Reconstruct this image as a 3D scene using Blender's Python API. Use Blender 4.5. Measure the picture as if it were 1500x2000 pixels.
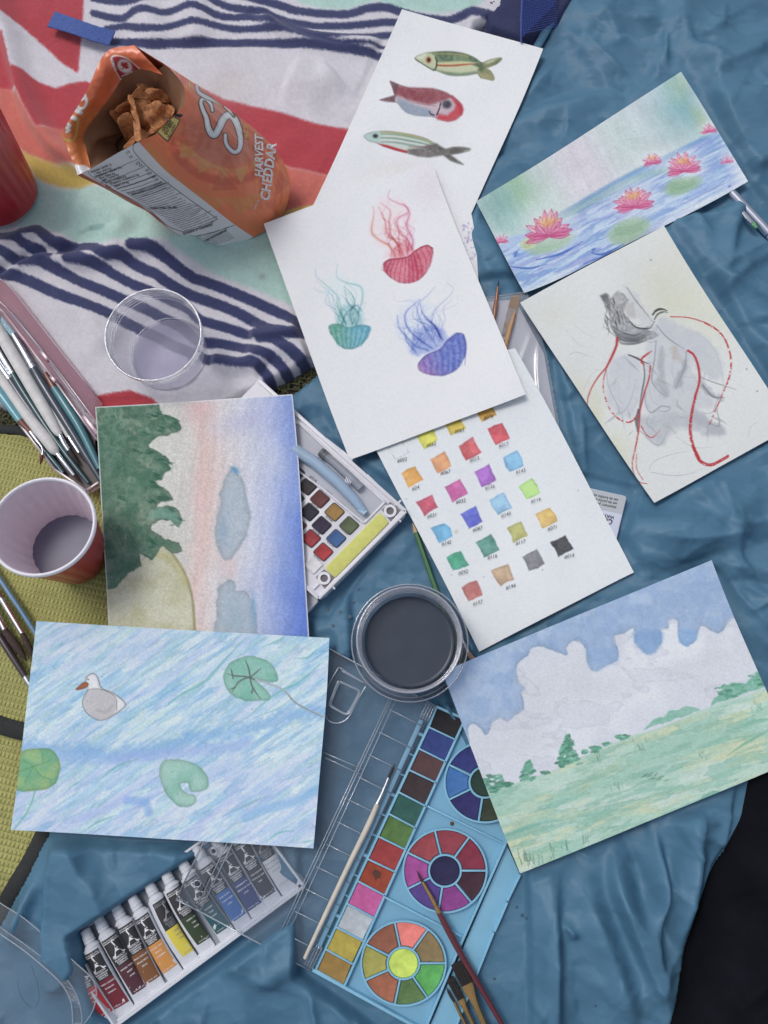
import bpy, math, random
import numpy as np
from mathutils import Matrix

for _o in list(bpy.data.objects):
    bpy.data.objects.remove(_o)
scene = bpy.context.scene
COL = scene.collection

# ------------------------------------------------------------------ camera
FPX = 1504.0                 # focal length in photograph pixels (1500 x 2000)
CAM_H = 0.78                 # camera height above the blankets, metres
NADIR = (800.0, 1300.0)      # where the vertical meets the picture
_d = np.array([NADIR[0] - 750, -(NADIR[1] - 1000), -FPX]); _d /= np.linalg.norm(_d)
_zw = -_d
_yw = np.array([0.0, 1.0, 0.0]); _yw -= _zw * _yw.dot(_zw); _yw /= np.linalg.norm(_yw)
_xw = np.cross(_yw, _zw)
RCAM = np.array([_xw, _yw, _zw])          # camera axes -> world axes
cam_d = bpy.data.cameras.new('camera')
cam = bpy.data.objects.new('camera', cam_d); COL.objects.link(cam)
_m = Matrix([list(RCAM[0]) + [0], list(RCAM[1]) + [0], list(RCAM[2]) + [CAM_H], [0, 0, 0, 1]])
cam.matrix_world = _m
cam_d.sensor_fit = 'HORIZONTAL'; cam_d.sensor_width = 36.0
cam_d.lens = 36.0 * FPX / 1500.0
cam_d.clip_start = 0.01; cam_d.clip_end = 200.0
scene.camera = cam

# ------------------------------------------------------------------ sky, sun, exposure
SUN_EL, SUN_AZ = math.radians(60), math.radians(-48)   # azimuth from +y towards +x
world = bpy.data.worlds.new('World'); scene.world = world
world.use_nodes = True
_nt = world.node_tree
_bg = _nt.nodes['Background']
_sky = _nt.nodes.new('ShaderNodeTexSky'); _sky.sky_type = 'NISHITA'
_sky.sun_disc = False; _sky.sun_elevation = SUN_EL; _sky.sun_rotation = SUN_AZ
_sky.dust_density = 3.0; _sky.air_density = 1.0; _sky.ozone_density = 1.0
_hs = _nt.nodes.new('ShaderNodeHueSaturation'); _hs.inputs['Saturation'].default_value = 0.55
_nt.links.new(_sky.outputs[0], _hs.inputs['Color'])
_nt.links.new(_hs.outputs[0], _bg.inputs['Color'])
_bg.inputs['Strength'].default_value = 0.125
sun_d = bpy.data.lights.new('sun', 'SUN')
sun_d.energy = 1.15; sun_d.angle = math.radians(20); sun_d.color = (1.0, 0.975, 0.94)
sun = bpy.data.objects.new('sun', sun_d); COL.objects.link(sun)
sun.rotation_euler = (math.pi / 2 - SUN_EL, 0, math.pi - SUN_AZ)
vs = scene.view_settings
vs.view_transform = 'Standard'; vs.look = 'None'; vs.gamma = 1.0
vs.use_curve_mapping = False
vs.exposure = -0.10
try:
    scene.cycles.max_bounces = 14; scene.cycles.transparent_max_bounces = 24
    scene.cycles.transmission_bounces = 12
    scene.cycles.use_denoising = True
except Exception:
    pass

# ------------------------------------------------------------------ geometry helpers
def P(px, py, z=0.0):
    """world point on the plane at height z that the photograph shows at pixel px, py"""
    px = np.asarray(px, float); py = np.asarray(py, float); z = np.asarray(z, float)
    px, py, z = np.broadcast_arrays(px, py, z)
    d = np.stack([(px - 750) / FPX, -(py - 1000) / FPX, -np.ones_like(px)], -1) @ RCAM.T
    t = (z - CAM_H) / d[..., 2]
    o = d * t[..., None]; o[..., 2] = z
    return o

def ppm(px, py, z=0.0):
    a = P(px - 5, py, z); b = P(px + 5, py, z)
    return 10.0 / np.linalg.norm(a - b)

def ZM(ox, oy, s):
    """reads point lists written in a magnified view of the photograph"""
    def f(*pts):
        return [(ox + p[0] / s, oy + p[1] / s) for p in pts]
    return f
zA = ZM(0, 0, 2.34375); zB = ZM(500, 0, 2.5); zC = ZM(900, 0, 2.5); zD = ZM(0, 440, 2.34375)
zE = ZM(500, 320, 2.5); zF = ZM(980, 440, 2.8846); zG = ZM(0, 740, 2.34375); zH = ZM(560, 760, 2.142857)
zI = ZM(0, 1180, 2.2727); zJ = ZM(840, 1060, 2.2727); zK = ZM(0, 1580, 2.34375); zL = ZM(560, 1240, 3.0)
zM = ZM(560, 1600, 3.0); zN = ZM(940, 1500, 2.6786); zO = ZM(680, 1120, 5.357); zQ = ZM(0, 900, 4.546)
z1 = ZM(160, 0, 3.75); z2 = ZM(540, 0, 2.8846); z3 = ZM(0, 420, 3.75); z4 = ZM(300, 480, 3.75); z5 = ZM(0, 0, 3.75)
zp = ZM(560, 780, 4.546); zb = ZM(0, 540, 4.762); zt = ZM(130, 1640, 5.0); zu = ZM(340, 1620, 5.0); zl = ZM(0, 1720, 7.145); zf = ZM(840, 1840, 8.333)
zs = ZM(900, 540, 5.557); zw = ZM(1120, 930, 12.5); zx = ZM(590, 1250, 5.0); zy = ZM(580, 1640, 5.0); zg = ZM(100, 80, 5.0); zh = ZM(300, 150, 5.0); zi = ZM(140, 260, 4.4118); zn = ZM(1400, 360, 14.29)

def lin(c):
    c = np.asarray(c, float) / 255.0
    return np.where(c <= 0.04045, c / 12.92, ((c + 0.055) / 1.055) ** 2.4)
ALB = 1.12                     # picture colour -> surface colour
MUTE = 0.90                    # the place's colours are a little greyer than they read
def mute(c):
    l = (c * np.array([.2126, .7152, .0722])).sum(-1, keepdims=True)
    return l + (c - l) * MUTE
def alb(c):
    return tuple(np.clip(mute(lin(c) * ALB), 0.003, 0.9))

def hash_table(seed):
    return np.random.default_rng(seed).random((256, 256))
_tabs = {}
def noise(x, y, seed=0):
    if seed not in _tabs: _tabs[seed] = hash_table(seed)
    T = _tabs[seed]
    xi = np.floor(x).astype(int); yi = np.floor(y).astype(int)
    fx = x - xi; fy = y - yi
    fx = fx * fx * fx * (fx * (fx * 6 - 15) + 10); fy = fy * fy * fy * (fy * (fy * 6 - 15) + 10)
    a = T[yi & 255, xi & 255]; b = T[yi & 255, (xi + 1) & 255]
    c = T[(yi + 1) & 255, xi & 255]; d = T[(yi + 1) & 255, (xi + 1) & 255]
    return (a * (1 - fx) + b * fx) * (1 - fy) + (c * (1 - fx) + d * fx) * fy
def fbm(x, y, seed=0, oct=4):
    s = 0; a = 0.5; t = 0
    for k in range(oct):
        s = s + a * noise(x * 2 ** k + 17.3 * k, y * 2 ** k + 9.1 * k, seed + k); t += a; a *= 0.5
    return s / t
def rot(x, y, deg):
    c, s = math.cos(math.radians(deg)), math.sin(math.radians(deg))
    return x * c + y * s, -x * s + y * c
def smooth01(t):
    t = np.clip(t, 0, 1); return t * t * (3 - 2 * t)

def catmull(pts, n=6, closed=False):
    p = np.asarray(pts, float)
    if len(p) < 3: return p
    if closed: q = np.vstack([p[-1], p, p[0], p[1]])
    else: q = np.vstack([2 * p[0] - p[1], p, 2 * p[-1] - p[-2]])
    out = []
    for i in range(1, len(q) - 2):
        for k in range(n):
            t = k / n
            out.append(0.5 * ((2 * q[i]) + (-q[i - 1] + q[i + 1]) * t + (2 * q[i - 1] - 5 * q[i] + 4 * q[i + 1] - q[i + 2]) * t * t
                              + (-q[i - 1] + 3 * q[i] - 3 * q[i + 1] + q[i + 2]) * t ** 3))
    if not closed: out.append(p[-1])
    return np.array(out)

def seg_dist(X, Y, pts, closed=False, want_t=False):
    """distance of every X, Y to a polyline, the running position 0..1 and signed side"""
    p = np.asarray(pts, float)
    if closed: p = np.vstack([p, p[:1]])
    L = np.hypot(*(p[1:, :2] - p[:-1, :2]).T); cum = np.concatenate([[0], np.cumsum(L)]); tot = max(cum[-1], 1e-9)
    best = np.full(X.shape, 1e18); T = np.zeros(X.shape); S = np.zeros(X.shape)
    for i in range(len(p) - 1):
        ax, ay = p[i, 0], p[i, 1]; dx, dy = p[i + 1, 0] - ax, p[i + 1, 1] - ay
        q = dx * dx + dy * dy
        if q < 1e-12: continue
        t = np.clip(((X - ax) * dx + (Y - ay) * dy) / q, 0, 1)
        ex = X - ax - t * dx; ey = Y - ay - t * dy
        d = ex * ex + ey * ey
        m = d < best
        best = np.where(m, d, best)
        if want_t:
            T = np.where(m, (cum[i] + t * L[i]) / tot, T)
            S = np.where(m, np.sign(dx * ey - dy * ex), S)
    best = np.sqrt(best)
    return (best, T, S) if want_t else best

def inside(X, Y, pts):
    p = np.asarray(pts, float); r = np.zeros(X.shape, bool); n = len(p)
    for i in range(n):
        x0, y0 = p[i]; x1, y1 = p[(i + 1) % n]
        if y0 == y1: continue
        r ^= ((y0 > Y) != (y1 > Y)) & (X < (x1 - x0) * (Y - y0) / (y1 - y0) + x0)
    return r
def sdf(X, Y, pts):
    d = seg_dist(X, Y, pts, closed=True)
    return np.where(inside(X, Y, pts), -d, d)

# ------------------------------------------------------------------ materials
_mats = {}
def bsdf_of(m): return m.node_tree.nodes['Principled BSDF']
def mat(name, color, rough=0.5, metal=0.0, spec=0.5, var=0.0, vscale=60.0, bump=0.0, bscale=200.0, sheen=0.0, coat=0.0, raw=False, emit=None):
    if name in _mats: return _mats[name]
    m = bpy.data.materials.new(name); m.use_nodes = True
    nt = m.node_tree; b = bsdf_of(m)
    c = color if raw else alb(color)
    b.inputs['Roughness'].default_value = rough; b.inputs['Metallic'].default_value = metal
    b.inputs['Specular IOR Level'].default_value = spec
    if sheen: b.inputs['Sheen Weight'].default_value = sheen
    if coat: b.inputs['Coat Weight'].default_value = coat; b.inputs['Coat Roughness'].default_value = 0.12
    tc = nt.nodes.new('ShaderNodeTexCoord')
    if var > 0:
        n = nt.nodes.new('ShaderNodeTexNoise'); n.inputs['Scale'].default_value = vscale; n.inputs['Detail'].default_value = 5
        nt.links.new(tc.outputs['Object'], n.inputs['Vector'])
        r = nt.nodes.new('ShaderNodeMapRange'); r.inputs['From Min'].default_value = 0.3; r.inputs['From Max'].default_value = 0.7
        r.inputs['To Min'].default_value = 1 - var; r.inputs['To Max'].default_value = 1 + var
        nt.links.new(n.outputs['Fac'], r.inputs['Value'])
        mx = nt.nodes.new('ShaderNodeVectorMath'); mx.operation = 'SCALE'
        mx.inputs[0].default_value = c
        nt.links.new(r.outputs[0], mx.inputs['Scale'])
        nt.links.new(mx.outputs[0], b.inputs['Base Color'])
    else:
        b.inputs['Base Color'].default_value = (*c, 1)
    if bump > 0:
        n2 = nt.nodes.new('ShaderNodeTexNoise'); n2.inputs['Scale'].default_value = bscale; n2.inputs['Detail'].default_value = 4
        nt.links.new(tc.outputs['Object'], n2.inputs['Vector'])
        bp = nt.nodes.new('ShaderNodeBump'); bp.inputs['Strength'].default_value = bump; bp.inputs['Distance'].default_value = 0.001
        nt.links.new(n2.outputs['Fac'], bp.inputs['Height']); nt.links.new(bp.outputs[0], b.inputs['Normal'])
    _mats[name] = m
    return m

def clear_mat(name, tint=(1, 1, 1), gloss=0.12, rough=0.08, body=0.0, body_col=(0.8, 0.82, 0.88)):
    """thin clear plastic: light passes straight through, edges and skin catch reflections"""
    if name in _mats: return _mats[name]
    m = bpy.data.materials.new(name); m.use_nodes = True
    nt = m.node_tree; nt.nodes.remove(bsdf_of(m)); out = nt.nodes['Material Output']
    tr = nt.nodes.new('ShaderNodeBsdfTransparent'); tr.inputs['Color'].default_value = (*tint, 1)
    gl = nt.nodes.new('ShaderNodeBsdfGlossy'); gl.inputs['Roughness'].default_value = rough
    df = nt.nodes.new('ShaderNodeBsdfDiffuse'); df.inputs['Color'].default_value = (*body_col, 1)
    lw = nt.nodes.new('ShaderNodeLayerWeight'); lw.inputs['Blend'].default_value = 0.35
    mr = nt.nodes.new('ShaderNodeMapRange'); mr.inputs['To Min'].default_value = gloss * 0.35; mr.inputs['To Max'].default_value = min(1, gloss * 4)
    nt.links.new(lw.outputs['Facing'], mr.inputs['Value'])
    m1 = nt.nodes.new('ShaderNodeMixShader'); m1.inputs[0].default_value = body
    nt.links.new(tr.outputs[0], m1.inputs[1]); nt.links.new(df.outputs[0], m1.inputs[2])
    m2 = nt.nodes.new('ShaderNodeMixShader')
    nt.links.new(mr.outputs[0], m2.inputs[0]); nt.links.new(m1.outputs[0], m2.inputs[1]); nt.links.new(gl.outputs[0], m2.inputs[2])
    nt.links.new(m2.outputs[0], out.inputs['Surface'])
    _mats[name] = m
    return m

def attr_mat(name, rough=0.8, spec=0.3, bump=0.0, bscale=400.0, sheen=0.0, var=0.0, vscale=900.0, coat=0.0, stretch=None):
    if name in _mats: return _mats[name]
    m = bpy.data.materials.new(name); m.use_nodes = True
    nt = m.node_tree; b = bsdf_of(m)
    b.inputs['Roughness'].default_value = rough; b.inputs['Specular IOR Level'].default_value = spec
    if sheen: b.inputs['Sheen Weight'].default_value = sheen; b.inputs['Sheen Roughness'].default_value = 0.6
    if coat: b.inputs['Coat Weight'].default_value = coat; b.inputs['Coat Roughness'].default_value = 0.2
    at = nt.nodes.new('ShaderNodeAttribute'); at.attribute_name = 'paint'
    tc = nt.nodes.new('ShaderNodeTexCoord')
    if var > 0:
        n = nt.nodes.new('ShaderNodeTexNoise'); n.inputs['Scale'].default_value = vscale; n.inputs['Detail'].default_value = 3
        nt.links.new(tc.outputs['Object'], n.inputs['Vector'])
        r = nt.nodes.new('ShaderNodeMapRange'); r.inputs['From Min'].default_value = 0.3; r.inputs['From Max'].default_value = 0.7
        r.inputs['To Min'].default_value = 1 - var; r.inputs['To Max'].default_value = 1 + var
        nt.links.new(n.outputs['Fac'], r.inputs['Value'])
        mx = nt.nodes.new('ShaderNodeVectorMath'); mx.operation = 'SCALE'
        nt.links.new(at.outputs['Color'], mx.inputs[0]); nt.links.new(r.outputs[0], mx.inputs['Scale'])
        nt.links.new(mx.outputs[0], b.inputs['Base Color'])
    else:
        nt.links.new(at.outputs['Color'], b.inputs['Base Color'])
    if bump > 0:
        n2 = nt.nodes.new('ShaderNodeTexNoise'); n2.inputs['Scale'].default_value = bscale; n2.inputs['Detail'].default_value = 5
        if stretch:
            mp = nt.nodes.new('ShaderNodeMapping'); mp.inputs['Scale'].default_value = stretch
            nt.links.new(tc.outputs['Object'], mp.inputs['Vector']); nt.links.new(mp.outputs[0], n2.inputs['Vector'])
        else:
            nt.links.new(tc.outputs['Object'], n2.inputs['Vector'])
        bp = nt.nodes.new('ShaderNodeBump'); bp.inputs['Strength'].default_value = bump; bp.inputs['Distance'].default_value = 0.001
        nt.links.new(n2.outputs['Fac'], bp.inputs['Height']); nt.links.new(bp.outputs[0], b.inputs['Normal'])
    _mats[name] = m
    return m

# ------------------------------------------------------------------ objects
BASE = {}
def tag(o, label=None, cat=None, group=None, kind=None):
    if label: o['label'] = label
    if cat: o['category'] = cat
    if group: o['group'] = group
    if kind: o['kind'] = kind
    return o
def thing(name, base, label, cat, group=None):
    o = bpy.data.objects.new(name, None); COL.objects.link(o)
    o.empty_display_size = 0.02
    o.location = tuple(float(v) for v in base); BASE[o.name] = np.array(base, float)
    return tag(o, label, cat, group)
def root_base(p):
    while p.parent is not None: p = p.parent
    return BASE[p.name]
def link_mesh(name, me, material, parent, base):
    o = bpy.data.objects.new(name, me); COL.objects.link(o)
    if material is not None:
        for mm in (material if isinstance(material, (list, tuple)) else [material]): me.materials.append(mm)
    if parent is not None: o.parent = parent
    else:
        o.location = tuple(float(v) for v in base); BASE[o.name] = np.array(base, float)
    return o
def obj(name, V, F, material, parent=None, base=None, smooth=False, colors=None, mi=None):
    V = np.asarray(V, float)
    if parent is not None: b = root_base(parent)
    elif base is not None: b = np.array(base, float)
    else:
        b = V.mean(0); b[2] = V[:, 2].min()
    me = bpy.data.meshes.new(name)
    me.from_pydata((V - b).tolist(), [], [tuple(int(i) for i in f) for f in F])
    if smooth is True: me.polygons.foreach_set('use_smooth', [True] * len(me.polygons))
    elif isinstance(smooth, float):
        me.polygons.foreach_set('use_smooth', [True] * len(me.polygons))
        try: me.set_sharp_from_angle(angle=smooth)
        except Exception: pass
    if mi is not None: me.polygons.foreach_set('material_index', list(mi))
    if colors is not None:
        ca = me.color_attributes.new('paint', 'FLOAT_COLOR', 'POINT')
        c4 = np.ones((len(V), 4), np.float32); c4[:, :3] = colors
        ca.data.foreach_set('color', c4.ravel())
    me.update()
    return link_mesh(name, me, material, parent, b)

def grid_obj(name, V, material, parent=None, base=None, colors=None, keep=None, thick=0.0):
    """V: rows x cols x 3. One smooth sheet, optional skirt of real thickness and an underside."""
    ny, nx = V.shape[:2]
    idx = np.arange(ny * nx).reshape(ny, nx)
    Q = np.stack([idx[:-1, :-1], idx[1:, :-1], idx[1:, 1:], idx[:-1, 1:]], -1).reshape(-1, 4)
    if keep is not None:
        k = keep[:-1, :-1] & keep[1:, :-1] & keep[1:, 1:] & keep[:-1, 1:]
        Q = Q[k.ravel()]
    vv = V.reshape(-1, 3)
    cc = None if colors is None else colors.reshape(-1, 3)
    nsm = len(Q)
    if thick > 0:
        ring = np.concatenate([idx[0, :], idx[1:, -1], idx[-1, -2::-1], idx[-2:0:-1, 0]])
        n0 = len(vv); lowv = vv[ring] - np.array([0, 0, thick]); topv = vv[ring]
        vv = np.vstack([vv, topv, lowv]); m = len(ring)
        a = n0 + np.arange(m); b2 = n0 + (np.arange(m) + 1) % m
        Q = np.vstack([Q, np.stack([a, b2, b2 + m, a + m], -1)])
        # underside, coarse
        st = 8
        ry = sorted(set(list(range(0, ny, st)) + [ny - 1])); rx = sorted(set(list(range(0, nx, st)) + [nx - 1]))
        sub = V[np.ix_(ry, rx)] - np.array([0, 0, thick])
        o0 = len(vv); si = o0 + np.arange(len(ry) * len(rx)).reshape(len(ry), len(rx))
        vv = np.vstack([vv, sub.reshape(-1, 3)])
        Q = np.vstack([Q, np.stack([si[:-1, :-1], si[:-1, 1:], si[1:, 1:], si[1:, :-1]], -1).reshape(-1, 4)])
        if cc is not None:
            e = np.tile(np.array([[0.74, 0.74, 0.73]]), (2 * m, 1))
            cc = np.vstack([cc, e, np.tile([[0.72, 0.72, 0.71]], (sub.shape[0] * sub.shape[1], 1))])
    if parent is not None: b = root_base(parent)
    elif base is not None: b = np.array(base, float)
    else:
        b = vv.mean(0); b[2] = vv[:, 2].min()
    me = bpy.data.meshes.new(name)
    if keep is not None:
        used = np.zeros(len(vv), bool); used[Q.ravel()] = True
        remap = np.cumsum(used) - 1; vv = vv[used]; Q = remap[Q]
        if cc is not None: cc = cc[used]
    me.vertices.add(len(vv)); me.vertices.foreach_set('co', (vv - b).astype(np.float32).ravel())
    me.loops.add(Q.size); me.loops.foreach_set('vertex_index', Q.astype(np.int32).ravel())
    me.polygons.add(len(Q)); me.polygons.foreach_set('loop_start', np.arange(0, Q.size, 4, dtype=np.int32))
    try: me.polygons.foreach_set('loop_total', np.full(len(Q), 4, np.int32))
    except Exception: pass
    sm = np.zeros(len(Q), bool); sm[:nsm] = True
    me.polygons.foreach_set('use_smooth', sm)
    if cc is not None:
        ca = me.color_attributes.new('paint', 'FLOAT_COLOR', 'POINT')
        c4 = np.ones((len(vv), 4), np.float32); c4[:, :3] = cc
        ca.data.foreach_set('color', c4.ravel())
    me.update(calc_edges=True)
    return link_mesh(name, me, material, parent, b)

class MB:
    """collects shapes; build() links them as one mesh"""
    def __init__(s): s.V = []; s.F = []; s.n = 0
    def add(s, V, F, M=None):
        V = np.asarray(V, float)
        if M is not None: V = V @ M[:3, :3].T + M[:3, 3]
        s.V.append(V); s.F += [tuple(i + s.n for i in f) for f in F]; s.n += len(V)
        return s
    def box(s, x0, x1, y0, y1, z0, z1, M=None, bev=0.0):
        if bev <= 0:
            V = [(x, y, z) for z in (z0, z1) for y in (y0, y1) for x in (x0, x1)]
            return s.add(V, [(0, 2, 3, 1), (4, 5, 7, 6), (0, 1, 5, 4), (2, 6, 7, 3), (0, 4, 6, 2), (1, 3, 7, 5)], M)
        return s.prism(rrect(x0, x1, y0, y1, bev, 3), z0, z1, M, bev=bev * 0.6)
    def prism(s, poly, z0, z1, M=None, bev=0.0, closed_bottom=True):
        p = np.asarray(poly, float)
        a = 0.5 * np.sum(p[:, 0] * np.roll(p[:, 1], -1) - np.roll(p[:, 0], -1) * p[:, 1])
        if a < 0: p = p[::-1]
        n = len(p); rings = [(p, z0)]
        if bev > 0: rings += [(p, z1 - bev), (inset(p, bev * 0.35), z1 - bev * 0.3), (inset(p, bev), z1)]
        else: rings += [(p, z1)]
        V = np.vstack([np.column_stack([q, np.full(n, z)]) for q, z in rings]); F = []
        for r in range(len(rings) - 1):
            for i in range(n):
                j = (i + 1) % n; F.append((r * n + i, r * n + j, (r + 1) * n + j, (r + 1) * n + i))
        F.append(tuple((len(rings) - 1) * n + i for i in range(n)))
        if closed_bottom: F.append(tuple(reversed(range(n))))
        return s.add(V, F, M)
    def lathe(s, prof, n=48, M=None, wob=None, close=False):
        V = []; F = []
        for r, z in prof:
            for k in range(n):
                a = 2 * math.pi * k / n
                rr = r * (1 + (wob(a, z) if wob else 0)); V.append((rr * math.cos(a), rr * math.sin(a), z))
        m = len(prof)
        for i in range(m - 1 if not close else m):
            i2 = (i + 1) % m
            for k in range(n):
                j = (k + 1) % n; F.append((i * n + k, i * n + j, i2 * n + j, i2 * n + k))
        return s.add(V, F, M)
    def disc(s, r, z, n=48, M=None, wob=None):
        V = [((r * (1 + (wob(2 * math.pi * k / n, z) if wob else 0))) * math.cos(2 * math.pi * k / n),
              (r * (1 + (wob(2 * math.pi * k / n, z) if wob else 0))) * math.sin(2 * math.pi * k / n), z) for k in range(n)]
        return s.add(V, [tuple(range(n))], M)
    def tube(s, pts, rad, n=10, M=None, flat=1.0, caps=True, flats=None):
        p = np.asarray(pts, float); m = len(p)
        rad = np.broadcast_to(np.asarray(rad, float), (m,))
        V = []; F = []
        for i in range(m):
            t = p[min(i + 1, m - 1)] - p[max(i - 1, 0)]; t /= (np.linalg.norm(t) + 1e-12)
            up = np.array([0, 0, 1.0]) if abs(t[2]) < 0.9 else np.array([0, 1.0, 0])
            sx = np.cross(t, up); sx /= np.linalg.norm(sx); uy = np.cross(sx, t)
            fl = flat if flats is None else flats[i]
            for k in range(n):
                a = 2 * math.pi * k / n
                V.append(p[i] + rad[i] * (math.cos(a) * sx / max(fl, 1e-3) ** 0.5 + math.sin(a) * uy * max(fl, 1e-3) ** 0.5))
        for i in range(m - 1):
            for k in range(n):
                j = (k + 1) % n; F.append((i * n + k, i * n + j, (i + 1) * n + j, (i + 1) * n + k))
        if caps: F.append(tuple(reversed(range(n)))); F.append(tuple((m - 1) * n + k for k in range(n)))
        return s.add(V, F, M)
    def build(s, name, material, parent=None, base=None, smooth=0.6, colors=None):
        return obj(name, np.vstack(s.V), s.F, material, parent, base, smooth, colors)

def inset(p, d):
    p = np.asarray(p, float); a = p - np.roll(p, 1, 0); b = np.roll(p, -1, 0) - p
    na = np.column_stack([-a[:, 1], a[:, 0]]); na /= np.linalg.norm(na, axis=1)[:, None] + 1e-12
    nb = np.column_stack([-b[:, 1], b[:, 0]]); nb /= np.linalg.norm(nb, axis=1)[:, None] + 1e-12
    k = na + nb; k /= np.linalg.norm(k, axis=1)[:, None] + 1e-12
    c = np.clip((k * na).sum(1), 0.4, 1)
    return p + k * (d / c)[:, None]
def rrect(x0, x1, y0, y1, r, n=4):
    out = []
    for cx, cy, a0 in ((x1 - r, y1 - r, 0), (x0 + r, y1 - r, 90), (x0 + r, y0 + r, 180), (x1 - r, y0 + r, 270)):
        for k in range(n + 1):
            a = math.radians(a0 + 90 * k / n); out.append((cx + r * math.cos(a), cy + r * math.sin(a)))
    return out
def frame(o, xdir, zdir=(0, 0, 1)):
    x = np.asarray(xdir, float); z = np.asarray(zdir, float); z /= np.linalg.norm(z)
    x = x - z * x.dot(z); x /= np.linalg.norm(x); y = np.cross(z, x)
    M = np.eye(4); M[:3, 0] = x; M[:3, 1] = y; M[:3, 2] = z; M[:3, 3] = o
    return M
def pframe(a, b, z=0.0):
    """frame at pixel a whose x axis points towards pixel b"""
    A = P(*a, z); B = P(*b, z); return frame(A, B - A)
def app(M, p):
    p = np.asarray(p, float); return p @ M[:3, :3].T + M[:3, 3]

_txt = {}
def text_geo(s, bold=0.0):
    """flat lettering as triangles: cap height about 0.7, starts at x = 0"""
    k = (s, bold)
    if k not in _txt:
        cu = bpy.data.curves.new('lettering', 'FONT'); cu.body = s; cu.resolution_u = 2; cu.offset = bold
        o = bpy.data.objects.new('lettering', cu); COL.objects.link(o)
        bpy.context.view_layer.update()
        me = bpy.data.meshes.new_from_object(o.evaluated_get(bpy.context.evaluated_depsgraph_get()))
        V = np.array([v.co[:] for v in me.vertices]).reshape(-1, 3); F = [tuple(p.vertices) for p in me.polygons]
        bpy.data.objects.remove(o); bpy.data.meshes.remove(me); bpy.data.curves.remove(cu)
        _txt[k] = (V[:, :2], F)
    return _txt[k]
def text_on(mb, s, fn, size, x=0.0, y=0.0, align='l', bold=0.0, sx=1.0, slant=0.0):
    """writes s with fn(x, y) -> world point; x, y and size share the unit of fn"""
    V, F = text_geo(s, bold)
    if len(V) == 0: return 0
    w = V[:, 0].max() * size * sx
    X = V[:, 0] * size * sx + V[:, 1] * size * slant + x - (w / 2 if align == 'c' else w if align == 'r' else 0)
    Y = V[:, 1] * size + y
    mb.add(fn(X, Y), F); return w
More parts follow.
